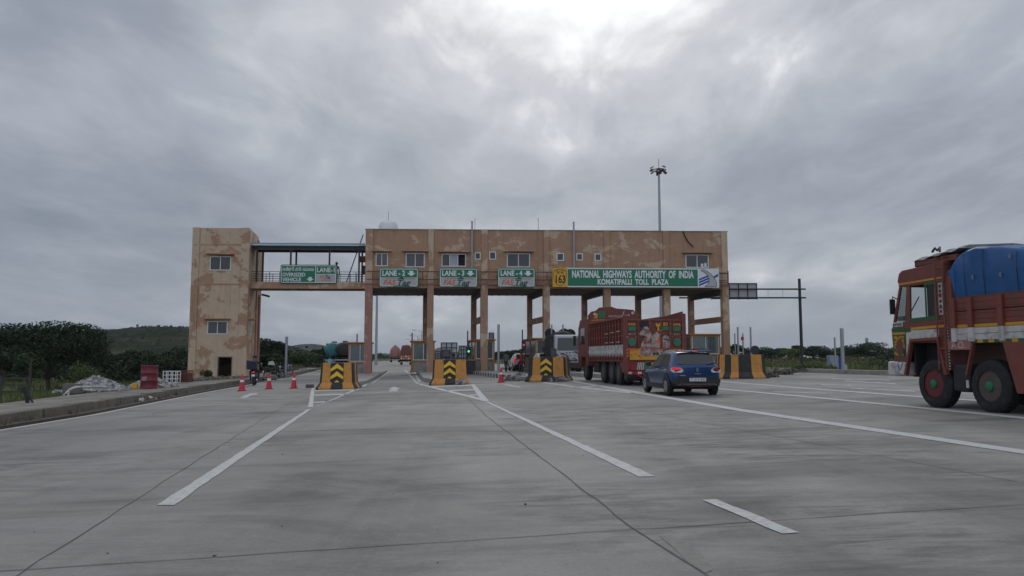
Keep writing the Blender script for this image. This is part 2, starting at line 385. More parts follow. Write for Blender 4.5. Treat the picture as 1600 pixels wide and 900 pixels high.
# concrete carriageway of the plaza
m = bpy.data.materials.new('concrete_pavement'); m.use_nodes = True; t = m.node_tree; b = t.nodes['Principled BSDF']; L = t.links.new
RA = R(10.5)                                               # the carriageway runs 10.5 degrees off the view
base = tramp(t, tnoise(t, .16, 7, .6, (1, .5, 1), -RA), [(.32, (.180, .172, .158)), (.5, (.248, .237, .217)), (.68, (.315, .300, .273))])
streak = tramp(t, tnoise(t, .55, 8, .68, (1.5, .06, 1), -RA, .3), [(.40, 1.05), (.55, .97), (.68, .80)])
mask = tramp(t, tnoise(t, .11, 6, .6, (1, 1, 1), R(15), .5), [(.45, 0.0), (.56, 1.0)])
scr = tramp(t, tnoise(t, 2.2, 8, .78, (.55, 2.4, 1), -RA + R(5), .6), [(.46, 0.0), (.58, .75)])
cross = tramp(t, tnoise(t, .5, 8, .72, (.6, 1.7, 1), -RA + R(4), .8), [(.54, 1.0), (.64, .88), (.74, .62)])
stain = tramp(t, tnoise(t, .33, 9, .66, (.7, 1.5, 1), R(20), .8), [(.50, 1.0), (.58, .78), (.68, .50)])
brown = tramp(t, tnoise(t, .22, 8, .7, (1, 1, 1), R(50), .4), [(.56, 0.0), (.75, .40)])
fine = tramp(t, tnoise(t, 30, 8, .9), [(.25, .70), (.75, 1.30)])
groove = tramp(t, tnoise(t, 7, 6, .7, (.12, 3.5, 1), -RA), [(.3, .97), (.7, 1.03)])
c = tmix(t, 1.0, base, streak, 'MULTIPLY')
for x in (cross, stain, fine, groove): c = tmix(t, 1.0, c, x, 'MULTIPLY')
c = tmix(t, brown, c, (.20, .165, .125))
sm = tmix(t, 1.0, mask, scr, 'MULTIPLY'); c = tmix(t, sm, c, (.085, .08, .072))
L(c, b.inputs['Base Color']); b.inputs['Specular IOR Level'].default_value = .35
L(tramp(t, tnoise(t, 1.2, 6, .6), [(.3, .62), (.7, .85)]), b.inputs['Roughness'])
bn = tn(t, 'ShaderNodeBump'); bn.inputs['Strength'].default_value = .35; bn.inputs['Distance'].default_value = .01; L(tnoise(t, 40, 5, .75), bn.inputs['Height']); L(bn.outputs[0], b.inputs['Normal'])
ry = [y for y in ys if -120 <= y <= 420]; vs, fs = [], []
for y in ry: vs += [(XL(y) - .5 + (XR(y) + .6 - XL(y)) * k / 16, y, gz(XL(y) - .5 + (XR(y) + .6 - XL(y)) * k / 16)) for k in range(17)]
for j in range(len(ry) - 1):
    for i in range(16): fs.append((j * 17 + i, j * 17 + i + 1, (j + 1) * 17 + i + 1, (j + 1) * 17 + i))
MB().add(vs, fs).build('road', m)['kind'] = 'structure'

def edge_strip(yy, off0, off1, fx, z0, z1, jag=0.0):
    """solid strip that follows a road edge"""
    rings = []
    for y in yy:
        a, c = fx(y) + off0 + random.uniform(-jag, jag), fx(y) + off1
        zz = random.uniform(-jag, jag) * .5
        rings.append([(a, y, gz(a) + z0), (c, y, gz(c) + z0), (c, y, gz(c) + z1 + zz), (a, y, gz(a) + z1 + zz)])
    return rings
yk = [-60 + 2.0 * i for i in range(91)]
k = MB(); y = -60.0
while y < 122:      # kerb stones, each a little out of line
    e_ = y + random.uniform(1.1, 1.5); j, dz_ = random.uniform(-.018, .018), random.uniform(-.02, .012); rr_ = []
    for q in (y, e_ - .015):
        a, c = XL(q) - .62 + j, XL(q) - .35 + j; rr_.append([(a, q, gz(a) - .3), (c, q, gz(c) - .3), (c - .02, q, gz(c) + FH + .02 + dz_), (a, q, gz(a) + FH + .02 + dz_)])
    k.loft(rr_); y = e_
k.build('kerb', M['concrete_dark'], bevel=.02)['kind'] = 'structure'
yk2 = [-60 + 1.0 * i for i in range(190)]
MB().loft(edge_strip(yk2, -.352, -.03, XL, -.3, .06, .02)).build('gutter', M['soil'])['kind'] = 'structure'
rings = []
for y in [-60 + 4 * i for i in range(46)]:
    a, c = XL(y) - FW(y), XL(y) - .62
    rings.append([(a, y, gz(a) - .6), (c, y, gz(c) - .3), (c, y, gz(c) + FH), (a - 0, y, gz(a) + FH - .03 - .38 * max(0, min(1, (FW(y) - 4) / 6.0)))])
pm = mat('footpath_concrete', (.22, .205, .18), .95, var=.3, scale=1.2, bump=.5, bscale=9, dirt=((.10, .08, .06), .6, .42, .62, .85))
MB().loft(rings).build('footpath', pm)['kind'] = 'structure'
# kerb along the field side of the plaza
MB().loft(edge_strip([34 + 2 * i for i in range(40)], .0, .30, XR, -.3, .22, .015)).build('field_kerb', M['concrete'], bevel=.02)['kind'] = 'structure'
MB().loft(edge_strip([-60 + 2 * i for i in range(47)], .0, .30, XR, -.3, .20, .015)).build('field_kerb', M['concrete'], bevel=.02)['kind'] = 'structure'

# ---------------------------------------------------------------- joints and painted markings
def lift(p, h): return (p[0], p[1], S * p[0] + h)
def strip(pts, wd, h=.004, jit=0.0, seg=.8):
    """flat ribbon on the carriageway"""
    mb = MB(); out = []
    for a, c in zip(pts, pts[1:]):
        n = max(1, int((Vector(c).xy - Vector(a).xy).length / seg))
        out += [(a[0] + (c[0] - a[0]) * i / n, a[1] + (c[1] - a[1]) * i / n) for i in range(n)]
    out.append((pts[-1][0], pts[-1][1])); vs = []
    for i, p in enumerate(out):
        q, r = out[max(0, i - 1)], out[min(len(out) - 1, i + 1)]
        d = Vector((r[0] - q[0], r[1] - q[1])).normalized(); nn = Vector((-d.y, d.x)); j = random.uniform(-jit, jit)
        ww = wd * (1 + random.uniform(-.35, .35) * (1 if jit else 0))
        for s_ in (-.5, .5): vs.append(lift((p[0] + nn.x * (ww * s_ + j), p[1] + nn.y * (ww * s_ + j)), h))
    mb.add(vs, [(2 * i, 2 * i + 1, 2 * i + 3, 2 * i + 2) for i in range(len(out) - 1)]); return mb
def quad(name, px, mt, h=.006):
    raw = [G(*q) for q in px]; pts = []
    for a, c in zip(raw, raw[1:] + raw[:1]):
        d = Vector((c.x - a.x, c.y - a.y)); n = max(1, min(60, int(d.length / .22))); nn = Vector((-d.y, d.x)).normalized()
        for i in range(n):
            j = random.uniform(-.009, .009) if i else 0; pts.append(lift((a.x + d.x * i / n + nn.x * j, a.y + d.y * i / n + nn.y * j), h))
    # break the straight edges a little, as worn paint is
    o = MB().poly(pts).build(name, mt); o['kind'] = 'structure'; return o
jdir = Vector((-.18, .9837)).normalized(); tdir = Vector((.9837, .18)).normalized()
J = []
J.append(([(-1.9, -1.2), G(25, 900).xy, G(410, 655).xy, (-8.2, 31)], .010))
J.append(([(1.7, -.5), G(1100, 895).xy, G(985, 822).xy, G(760, 650).xy, G(712, 604).xy], .015))
for k in range(-1, 9):                                    # transverse joints
    o = Vector((1.0, 5.55 + .1)) + jdir * (k * 4.6)
    J.append(([tuple(o + tdir * s_) for s_ in (-12 - .4 * k, -4, 0, 4, 9, 16)], .008 if k else .010))
for k in (1, 2, 3):
    J.append(([tuple(Vector((1.7, -.5)) + tdir * (4.3 * k) + jdir * 0), tuple(Vector((1.4, 0)) + tdir * (4.5 * k) + jdir * 30)], .009))
J.append(([tuple(Vector((-1.9, -1.2)) - tdir * 4.6), tuple(Vector((-2, 0)) - tdir * 4.4 + jdir * 32)], .009))
for pts, wd in J: strip(pts, wd, .004, .012, .35).build('pavement_joint', M['joint'])['kind'] = 'structure'
# white paint: edge line, splays in front of the islands, lane lines, a dash, arrows
e = strip([(XL(y) + .14, y) for y in [-20 + 2 * i for i in range(70)]], .15, .007); e.build('edge_line', M['paint_white'])['kind'] = 'structure'
W_ = M['paint_white']
quad('lane_marking', [(245, 790), (272, 790), (487, 639), (480, 640)], W_)
quad('lane_marking', [(482, 641), (487, 639), (562, 607.5), (555, 608)], W_)
quad('lane_marking', [(566, 604), (571, 604), (584, 588), (581, 588)], M['paint_worn'])
quad('lane_marking', [(481, 637), (489, 637), (491.5, 606.5), (487, 606.5)], W_, .010)
for a, c, y0, y1 in ((491, 560, 610.5, 609), (491, 540, 617.5, 616), (490, 508, 629, 628)): quad('lane_marking', [(a, y0 + 1.0), (c, y1 + 1.0), (c, y1 - .8), (a, y0 - .8)], W_)
quad('lane_marking', [(998, 745.5), (1024, 745), (764, 628.5), (752, 625)], W_)
quad('lane_marking', [(752, 627), (764, 627), (741, 600.5), (735, 600.5)], W_, .010)
quad('lane_marking', [(654, 601), (752, 626), (754, 623), (657, 599.5)], W_)
quad('lane_marking', [(631, 578), (651, 600), (655, 600), (634, 578)], M['paint_worn'])
for a, c, y0, y1 in ((676, 735, 604, 602), (698, 742, 610.5, 609), (732, 748, 618, 617)): quad('lane_marking', [(a, y0 + 1.0), (c, y1 + 1.0), (c, y1 - .8), (a, y0 - .8)], W_)
quad('lane_marking', [(1097, 782), (1120, 781), (1249, 833), (1222, 835)], W_)
quad('lane_marking', [(894, 596.5), (992, 614.5), (1160, 643.5), (1600, 710), (2100, 786), (2100, 778), (1600, 703.5), (1160, 639.5), (994, 611.5), (897, 595.5)], W_)
quad('lane_marking', [(846, 598.5), (900, 606), (985, 615), (990, 613.2), (905, 604.5), (852, 597.3)], M['paint_worn'])
quad('lane_marking', [(900, 606.2), (938, 603.5), (938, 602.2), (897, 604.8)], M['paint_worn'])
quad('lane_marking', [(1085, 604.8), (1300, 624.8), (1600, 655), (2100, 704), (2100, 700), (1600, 652), (1300, 622.8), (1085, 603.4)], W_)
quad('lane_marking', [(1085, 593.2), (1240, 606.2), (1431, 620.6), (1600, 632), (1600, 629.8), (1431, 618.8), (1240, 604.8), (1085, 592.2)], W_)
for q in ([(1283, 601.8), (1330, 603), (1330, 601.8), (1283, 600.6)], [(1321, 596), (1400, 600.6), (1400, 599.4), (1321, 595)], [(1210, 613), (1290, 615), (1290, 614), (1210, 612)], [(1330, 607.6), (1430, 612.4), (1430, 611.2), (1330, 606.4)], [(1300, 592), (1390, 594.8), (1390, 594), (1300, 591.2)]): quad('lane_marking', q, M['paint_worn'])
quad('road_arrow', [(607.5, 612), (621.5, 612), (621, 607.6), (626, 607.6), (616, 604), (606.5, 607.6), (610, 607.6)], M['paint_worn'])
quad('road_arrow', [(372, 622.5), (384, 622.5), (394, 617.4), (402, 616.6), (402, 614), (391, 615), (383, 618)], M['paint_worn'])
quad('road_arrow', [(785, 601), (792, 600), (816, 605), (810, 606)], M['paint_worn'])

# ================================================================ toll building (built in its own slightly skewed frame u, v, z)
A0 = Vector((-11.55, 60.0)); U = Vector((.99914, .04153)); V = Vector((-.1685, .9857))
def BW(u, v, z): return (A0.x + u * U.x + v * V.x, A0.y + u * U.y + v * V.y, z)
def FP(px, py, v=0.0):
    """pixel -> (u, z) on the plane parallel to the front wall at depth v"""
    d = ray(px, py); B = A0 + V * v; det = -d.x * U.y + d.y * U.x
    t = (-B.x * U.y + B.y * U.x) / det
    q = Vector((t * d.x, t * d.y)) - B
    return q.dot(U), H + t * d.z
class BB(MB):
    def __init__(s): super().__init__(BW)
def wall_with_holes(mb, u0, u1, z0, z1, v0, v1, holes, m=0):
    us = sorted({u0, u1, *[h[i] for h in holes for i in (0, 1)]}); zs = sorted({z0, z1, *[h[i] for h in holes for i in (2, 3)]})
    inside = lambda a, c: any(h[0] < a < h[1] and h[2] < c < h[3] for h in holes)
    for i in range(len(us) - 1):
        for j in range(len(zs) - 1):
            if inside((us[i] + us[i + 1]) / 2, (zs[j] + zs[j + 1]) / 2): continue
            for v in (v0, v1): mb.add([(us[i], v, zs[j]), (us[i + 1], v, zs[j]), (us[i + 1], v, zs[j + 1]), (us[i], v, zs[j + 1])], [(0, 1, 2, 3)], m)
    for a, c, e_, f_ in [(u0, u1, z0, z1)] + list(holes):
        for q in ([(a, z) for z in (e_, f_)], [(c, z) for z in (e_, f_)]): mb.add([(q[0][0], v0, q[0][1]), (q[0][0], v1, q[0][1]), (q[1][0], v1, q[1][1]), (q[1][0], v0, q[1][1])], [(0, 1, 2, 3)], m)
        for z in (e_, f_): mb.add([(a, v0, z), (c, v0, z), (c, v1, z), (a, v1, z)], [(0, 1, 2, 3)], m)
LU = 28.9; ZT = 11.30; ZB = 6.66; DEP = 7.2
tb = thing('toll_building', 'long brown plastered toll plaza building raised on columns across the lanes', 'building', BW(14.4, 3.5, .3))
WIN = [(587, 606, 395.5, 416, 2), (634, 663.5, 395.5, 417.6, 2), (690, 728, 396.6, 416.6, 3), (792, 828, 396, 417.6, 2), (1071, 1107, 398, 418.4, 2)]
SMALL = [(742, 751, 394.5, 405.6), (764.4, 775, 393.2, 405.6), (869.6, 881, 395.6, 407.6), (900.6, 910.4, 396, 407), (929, 939.4, 396.4, 407.6)]
def rect(px0, px1, py0, py1, v=0.0):
    a = FP((px0 + px1) / 2, py0, v); c = FP((px0 + px1) / 2, py1, v); l = FP(px0, (py0 + py1) / 2, v)[0]; r = FP(px1, (py0 + py1) / 2, v)[0]
    return (l, r, c[1], a[1])
wr = [rect(*q[:4]) for q in WIN]; sr = [rect(*q) for q in SMALL]
b_ = BB(); wall_with_holes(b_, 0, LU, ZB, ZT, 0, .23, wr + sr); b_.build('front_wall', M['plaster'], tb, world=True)
BB().box(0, LU, DEP - .23, DEP, ZB, ZT).build('rear_wall', M['plaster'], tb, world=True)
BB().box(.002, .23, .231, DEP - .231, ZB, ZT - .004).build('side_wall', M['plaster'], tb, world=True)
BB().box(LU - .23, LU - .002, .231, DEP - .231, ZB, ZT - .004).build('side_wall', M['plaster'], tb, world=True)
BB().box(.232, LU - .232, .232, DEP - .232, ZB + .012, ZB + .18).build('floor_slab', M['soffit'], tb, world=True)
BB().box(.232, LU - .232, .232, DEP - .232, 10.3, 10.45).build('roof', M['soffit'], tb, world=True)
BB().box(-.06, LU + .06, -.13, .0, 6.92, 7.02).build('ledge', M['pink_plaster'], tb, world=True, bevel=.01)
cap = BB(); cap.box(-.04, LU + .04, -.06, .27, ZT + .003, ZT + .05); cap.build('coping', M['concrete'], tb, world=True)
CPX = [(564, 578), (667, 677), (751, 762), (849, 859), (944, 954.5), (1037.5, 1048), (1130, 1141)]
cu = []
for i, (a, c) in enumerate(CPX):
    a = FP(a, 520)[0]; c = FP(c, 520)[0]; cu.append((a, c))
    if i == 0: a, c = .02, .62
    if i == 6: a, c = LU - .55, LU - .02
    mt = M['pink_plaster'] if i == 0 else M['plaster_col']
    zb = gz(BW(a, 0, 0)[0]) + .18
    BB().box(a, c, -.12, .36, zb, 6.90).build('column', mt, tb, world=True, bevel=.02)
    BB().box(a + .03, c - .03, -.10, -.002, 7.04, ZT - .01).build('pilaster', M['plaster_worn'] if i in (0, 1, 2, 6) else M['plaster'], tb, world=True, bevel=.015)
    BB().box(a + .05, c - .05, DEP - .5, DEP - .03, zb, ZB - .002).build('column', M['plaster_col'], tb, world=True, bevel=.02)
    if i: BB().box(a + .10, c - .10, .362, DEP - .502, 4.05, 4.50).build('beam', M['plaster_col'], tb, world=True, bevel=.015)
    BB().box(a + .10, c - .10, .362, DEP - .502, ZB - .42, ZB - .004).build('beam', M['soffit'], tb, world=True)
def window(r, n, par, xf=BW, v=0.0, white=None, open_=False):
    u0, u1, z0, z1 = r; t_ = .065; fr = MB(xf)
    for q in ((u0, u1, z0, z0 + t_), (u0, u1, z1 - t_, z1)): fr.box(q[0], q[1], v - .035, v + .06, q[2], q[3])
    fr.box(u0, u0 + t_, v - .033, v + .058, z0 + t_, z1 - t_); fr.box(u1 - t_, u1, v - .033, v + .058, z0 + t_, z1 - t_)
    for k in range(1, n):
        x = u0 + (u1 - u0) * k / n; fr.box(x - .03, x + .03, v - .03, v + .055, z0 + t_, z1 - t_)
    f = fr.build('window', M['white_frame'], par, world=True)
    for k in range(n):
        a = u0 + (u1 - u0) * k / n + .03; c = u0 + (u1 - u0) * (k + 1) / n - .03
        mt = M['dark'] if (open_ and k == n - 1) else (M['signgrey'] if (open_ and k == 1) else M['glass'])  # open sash: near-black sheet puts the unlit room's shade into colour
        vv = v + (.17 if (open_ and k == n - 1) else .03)
        pn = MB(xf).box(a, c, vv, vv + .012, z0 + .03, z1 - .03).build('pane', mt, None); pn.parent = f; pn.location = -Vector(par.location)
    return f
for (q, r) in zip(WIN, wr):
    window(r, q[4], tb, open_=q[4] == 3)
    BB().box(r[0] - .28, r[1] + .28, -.42, -.001, r[3] + .10, r[3] + .19).build('sunshade', M['plaster'], tb, world=True, bevel=.01)
for r in sr: window(r, 1, tb)
bx = BB(); u_ = wr[4]; bx.box(u_[1] - .62, u_[1] - .42, .0, .025, u_[2] + .08, u_[2] + .34); bx.box(u_[1] - .34, u_[1] - .16, .0, .025, u_[2] + .08, u_[2] + .38)
bx.build('window_paper', M['white'], tb, world=True)
# frame of pipes that carries the signs
sf = BB()
for z in (7.30, 7.92):
    sf.bar((.1, -.42, z), (LU - .35, -.42, z), .07, .07)
for u in [.6 + 1.95 * i for i in range(15)]:
    if u < LU - .4: sf.bar((u, -.42, 7.27), (u, -.42, 7.96), .05, .05); sf.bar((u, -.42, 7.6), (u, -.002, 7.6), .05, .05)
sf.build('sign_rail', M['rust'], tb, world=True)
# broken cable on the wall, rain pipes
cb = BB(); cb.tube([(FP(1067, 361)[0], -.05, 11.3), (FP(1070, 370)[0], -.09, 10.85), (FP(1075, 379)[0], -.12, 10.4), (FP(1082, 387)[0], -.2, 10.0)], .05, 6); cb.build('cable', M['black'], tb, world=True)
for px, top, r_ in ((737, 12.0, .07), (741.5, 12.2, .02), (840.5, 12.3, .022), (896, 12.0, .07)):
    u = FP(px, 400)[0]; BB().tube([(u, -.16, 6.9), (u, -.16, top)], r_, 8).build('pipe', M['galv'] if r_ > .05 else M['plaster'], tb, world=True)
# water tank and small things on the roof
u = FP(607, 356)[0]
wt = thing('water_tank', 'white round water tank standing on the brown roof', 'water tank', BW(u, 2.0, 10.8))
MB().box(-.6, .6, -.6, .6, -.35, .0).build('plinth', M['concrete'], wt)
MB().lathe([(.75, 0), (.78, .1), (.78, .55), (.74, .6), (.78, .65), (.78, 1.15), (.62, 1.42), (.25, 1.52), (.25, 1.58), (0, 1.58)], n=24).build('tank', M['white'], wt, smooth=True)
MB().tube([(0, 0, 1.5), (0, 0, 2.3)], .015, 5).build('rod', M['steel_dark'], wt)
for k, dxx in enumerate((-1.05, .95)):
    p_ = thing('roof_drum', ['dark drum beside the white roof tank, on its sign side', 'rust red drum beside the white roof tank'][k], 'drum', BW(u + dxx, 1.4, 10.45))
    MB().lathe([(.36, 0), (.37, .03), (.36, .1), (.36, .5), (.37, .53), (.36, .56), (.36, 1.02), (.30, 1.06), (0, 1.06)], n=16).build('drum_body', M['black'] if k == 0 else M['rust'], p_, smooth=True)
p_ = None
# ---------------------------------------------------------------- signs on the rail
def sgn(u0, u1, z0, z1, v=-.56):
    return lambda x, y, d=0.0: BW(x, v - d, y)
def rrect(u0, u1, z0, z1, r, n=5):
    pts = []
    for cx, cz, a in ((u1 - r, z0 + r, -90), (u1 - r, z1 - r, 0), (u0 + r, z1 - r, 90), (u0 + r, z0 + r, 180)):
        pts += [(cx + r * math.cos(R(a + 90 * k / n)), cz + r * math.sin(R(a + 90 * k / n))) for k in range(n + 1)]
    return pts
def arrow_down(mb, cx, cz, w_, h_, fn, m=0):
    mb.poly([fn(cx - w_ * .22, cz + h_ / 2), fn(cx - w_ * .22, cz + h_ * .08), fn(cx - w_ / 2, cz + h_ * .08), fn(cx, cz - h_ / 2), fn(cx + w_ / 2, cz + h_ * .08), fn(cx + w_ * .22, cz + h_ * .08), fn(cx + w_ * .22, cz + h_ / 2)], m)
def tagmark(mb, cx, cz, w_, fn):
    """slanted word mark: FAS in orange, Tag in green, a bar over and a bar under"""
    h_ = w_ * .205
    f = lambda x, y: fn(cx + x, cz + y)
    for tx_, x0, x1, mi, sz in (('FAS', -.45, -.07, 0, .215), ('Tag', -.05, .40, 1, .235)):
        gv, _ = glyphs(tx_, .03, 'LEFT'); g0_ = min(v[0] for v in gv); ww = max(v[0] for v in gv) - g0_
        mb.text(tx_, (lambda x0_, sz_: (lambda x, y: f(x + w_ * x0_, y - h_ * .12)))(x0, sz), w_ * sz, (x1 - x0) / (ww * sz) * .90, .28, .03, mi, 'LEFT')
    mb.poly([f(-.42 * w_, h_ * .44), f(-.05 * w_, h_ * .44), f(-.04 * w_, h_ * .56), f(-.40 * w_, h_ * .56)], 0)
    mb.poly([f(.18 * w_, h_ * .44), f(.47 * w_, h_ * .44), f(.50 * w_, h_ * .56), f(.19 * w_, h_ * .56)], 0)
    mb.poly([f(-.04 * w_, h_ * .42), f(.17 * w_, h_ * .42), f(.18 * w_, h_ * .56), f(.09 * w_, h_ * .70), f(-.03 * w_, h_ * .56)], 1)
    mb.poly([f(-.15 * w_, -h_ * .60), f(.26 * w_, -h_ * .60), f(.27 * w_, -h_ * .51), f(-.14 * w_, -h_ * .51)], 1)
def lane_sign(px0, px1, txt, label):
    u0, u1, z0, z1 = rect(px0, px1, 419, 448.3, -.56)
    s_ = thing('lane_sign', label, 'sign', BW((u0 + u1) / 2, -.52, z0), 0, 'lane signs over the toll lanes')
    f = lambda d: (lambda x, y: BW(x, -.56 - d, y))
    BB().prism(rrect(u0, u1, z0, z1, .13), lambda a, c, t: (a, t, c), -.56, -.47).build('panel', M['green'], s_, world=True)
    MB().poly([f(.004)(a, c) for a, c in rrect(u0 + .055, u1 - .055, z0 + .05, z1 - .05, .11)]).build('border', M['signwhite'], s_, world=True)
    zm = z0 + (z1 - z0) * .50
    g_ = MB(); top = [q for q in rrect(u0 + .10, u1 - .10, zm, z1 - .10, .08)]
    g_.poly([f(.008)(a, c) for a, c in [(u0 + .10, zm), (u1 - .10, zm)] + top[6:18]]); g_.build('green_field', M['green'], s_, world=True)
    MB().poly([f(.008)(a, c) for a, c in ((u0 + .10, z0 + .10), (u1 - .10, z0 + .10), (u1 - .10, zm - .03), (u0 + .10, zm - .03))]).build('grey_field', M['signgrey'], s_, world=True)
    W = u1 - u0
    lt_ = MB(); fit(txt, W * .58, .56, u0 + W * .365, zm + (z1 - .1 - zm) / 2, .03, .013, lt_, 0, f); lt_.build('lettering', M['signwhite'], s_, world=True)
    ar = MB(); arrow_down(ar, u1 - .55, zm + (z1 - .1 - zm) / 2, .66, .42, f(.013)); ar.build('arrow', M['signwhite'], s_, world=True)
    tm = MB(); tagmark(tm, (u0 + u1) / 2, (z0 + .10 + zm - .03) / 2 - .02, W * .86, f(.013)); tm.build('word_mark', [M['orange_red'], M['greend']], s_, world=True)
    return s_
def fit(txt, width, size, cx_, cz_, bold=.02, d=.01, mb=None, m=0, ff=None):
    gvs, _ = glyphs(txt, bold, 'CENTER'); w0 = max(v[0] for v in gvs) - min(v[0] for v in gvs)
    mb.text(txt, lambda x, y: (ff or f)(d)(cx_ + x, cz_ + y), size, width / (w0 * size), 0, bold, m)
lane_sign(592.6, 653.6, 'LANE - 2', 'green and grey lane sign reading LANE-2')
lane_sign(686.4, 746, 'LANE - 3', 'green and grey lane sign reading LANE-3')
lane_sign(777.6, 836, 'LANE - 4', 'green and grey lane sign reading LANE-4')
# route shield
u0, u1, z0, z1 = rect(863.6, 886.4, 418.8, 448.3, -.56)
f = lambda d: (lambda x, y: BW(x, -.56 - d, y))
s_ = thing('route_sign', 'yellow square route sign reading NH 163', 'sign', BW((u0 + u1) / 2, -.5, z0))
BB().box(u0, u1, -.56, -.47, z0, z1).build('panel', M['signyellow'], s_, world=True)
cx, cz, hw, hh = (u0 + u1) / 2, (z0 + z1) / 2, (u1 - u0) * .45, (z1 - z0) * .46
def shield(k): return [(cx + hw * k * a, cz + hh * k * c) for a, c in ((-.95, .78), (-.55, .92), (0, 1), (.55, .92), (.95, .78), (1, .3), (.93, -.2), (.7, -.62), (.38, -.88), (0, -1), (-.38, -.88), (-.7, -.62), (-.93, -.2), (-1, .3))]
o_, i_ = shield(1), shield(.93); ln = MB()
for k in range(14): ln.poly([f(.006)(*o_[k]), f(.006)(*o_[(k + 1) % 14]), f(.006)(*i_[(k + 1) % 14]), f(.006)(*i_[k])])
ln.build('shield_outline', M['black'], s_, world=True)
lt = MB(); fit('N H', (u1 - u0) * .46, .44, cx, cz + .40, .02, .01, lt); fit('163', (u1 - u0) * .66, .86, cx, cz - .17, .03, .01, lt); lt.build('lettering', M['black'], s_, world=True)
# main name board
u0, u1, z0, z1 = rect(886.7, 1123.5, 419, 449, -.56)
um = FP(1090.2, 434, -.56)[0]
s_ = thing('name_board', 'long green board reading NATIONAL HIGHWAYS AUTHORITY OF INDIA', 'sign', BW((u0 + u1) / 2, -.5, z0))
BB().box(u0, u1, -.56, -.47, z0, z1).build('panel', M['signwhite'], s_, world=True)
MB().poly([f(.005)(a, c) for a, c in ((u0 + .02, z0 + .09), (um, z0 + .09), (um, z1 - .09), (u0 + .02, z1 - .09))]).build('green_field', M['green'], s_, world=True)
lt = MB(); mid = (u0 + um) / 2
def fit(txt, width, size, cx_, cz_, bold=.02, d=.01, mb=None, m=0, ff=None):
    gvs, _ = glyphs(txt, bold, 'CENTER'); w0 = max(v[0] for v in gvs) - min(v[0] for v in gvs)
    mb.text(txt, lambda x, y: (ff or f)(d)(cx_ + x, cz_ + y), size, width / (w0 * size), 0, bold, m)
fit('NATIONAL  HIGHWAYS  AUTHORITY  OF  INDIA', (um - u0) * .935, .78, mid, z0 + (z1 - z0) * .655, .035, .01, lt)
fit('KOMATIPALLI  TOLL  PLAZA', (um - u0) * .545, .60, mid, z0 + (z1 - z0) * .265, .035, .01, lt)
lt.build('lettering', M['signwhite'], s_, world=True)
q = lambda x, y: f(.008)(um + .06 + (u1 - .05 - um) * x, z0 + .05 + (z1 - z0 - .1) * y)
q2 = lambda x, y: f(.012)(um + .06 + (u1 - .05 - um) * x, z0 + .05 + (z1 - z0 - .1) * y)
q3 = lambda x, y: f(.016)(um + .06 + (u1 - .05 - um) * x, z0 + .05 + (z1 - z0 - .1) * y)
lg = MB()
for k in range(3):
    y0 = .04 + .15 * k
    lg.poly([q(.02, y0), q(.62, y0 + .30), q(.62, y0 + .40), q(.02, y0 + .11)], 0)
lg.poly([q(.70, .46), q(.95, .60), q(.95, .74), q(.74, .60)], 0); lg.poly([q(.66, .40), q(.95, .56), q(.95, .585), q(.68, .44)], 2)
sw = [(.13, .90), (.16, .96), (.24, .97), (.42, .88), (.62, .70), (.78, .48), (.86, .26), (.86, .02), (.28, .02), (.42, .12), (.50, .30), (.50, .50), (.42, .68), (.26, .84)]
lg.poly([q2(*p_) for p_ in sw[:7] + [(.86, .02)]] + [q2(*p_) for p_ in sw[8:]], 1)
for k in range(14):
    a, c = sw[k], sw[(k + 1) % 14]; d_ = Vector((c[0] - a[0], c[1] - a[1]))
    if d_.length < .02: continue
    n_ = Vector((-d_.y, d_.x)).normalized() * .012
    lg.poly([q3(a[0] - n_.x, a[1] - n_.y), q3(c[0] - n_.x, c[1] - n_.y), q3(c[0] + n_.x, c[1] + n_.y), q3(a[0] + n_.x, a[1] + n_.y)], 3)
lg.build('emblem', [M['signblue'], M['signgrey'], M['signwhite'], M['steel_dark']], s_, world=True)
BB().bar((u1 + .01, -.5, z0 + .4), (u1 + .75, -.5, z0 + .4), .06, .06).bar((u1 + .01, -.5, z1 - .4), (u1 + .75, -.5, z1 - .4), .06, .06).bar((u1 + .75, -.5, z0 + .2), (u1 + .75, -.5, z1 - .2), .08, .08).build('bracket', M['rust'], s_, world=True)
# boards for the opposite direction, hung on the rear wall and seen from behind
for k, (a, c) in enumerate([(577.5, 662), (681, 735), (762, 822), (844, 895), (930, 979), (1013, 1062)]):
    r_ = rect(a, c, 450, 462, DEP + .1)
    s_ = thing('rear_board', 'dark back of a board hanging under the rear wall', 'sign', BW((r_[0] + r_[1]) / 2, DEP + .1, r_[2]), 0, 'backs of boards under the rear wall of the toll building')
    BB().box(r_[0], r_[1], DEP + .06, DEP + .12, r_[2], r_[2] + 1.5).build('panel', M['black'], s_, world=True)
    fr = BB()
    for kk in range(5): x = r_[0] + (r_[1] - r_[0]) * (kk + .5) / 5; fr.box(x - .04, x + .04, DEP + .01, DEP + .058, r_[2] - .05, r_[2] + 1.5)
    fr.build('batten', M['steel_dark'], s_, world=True)
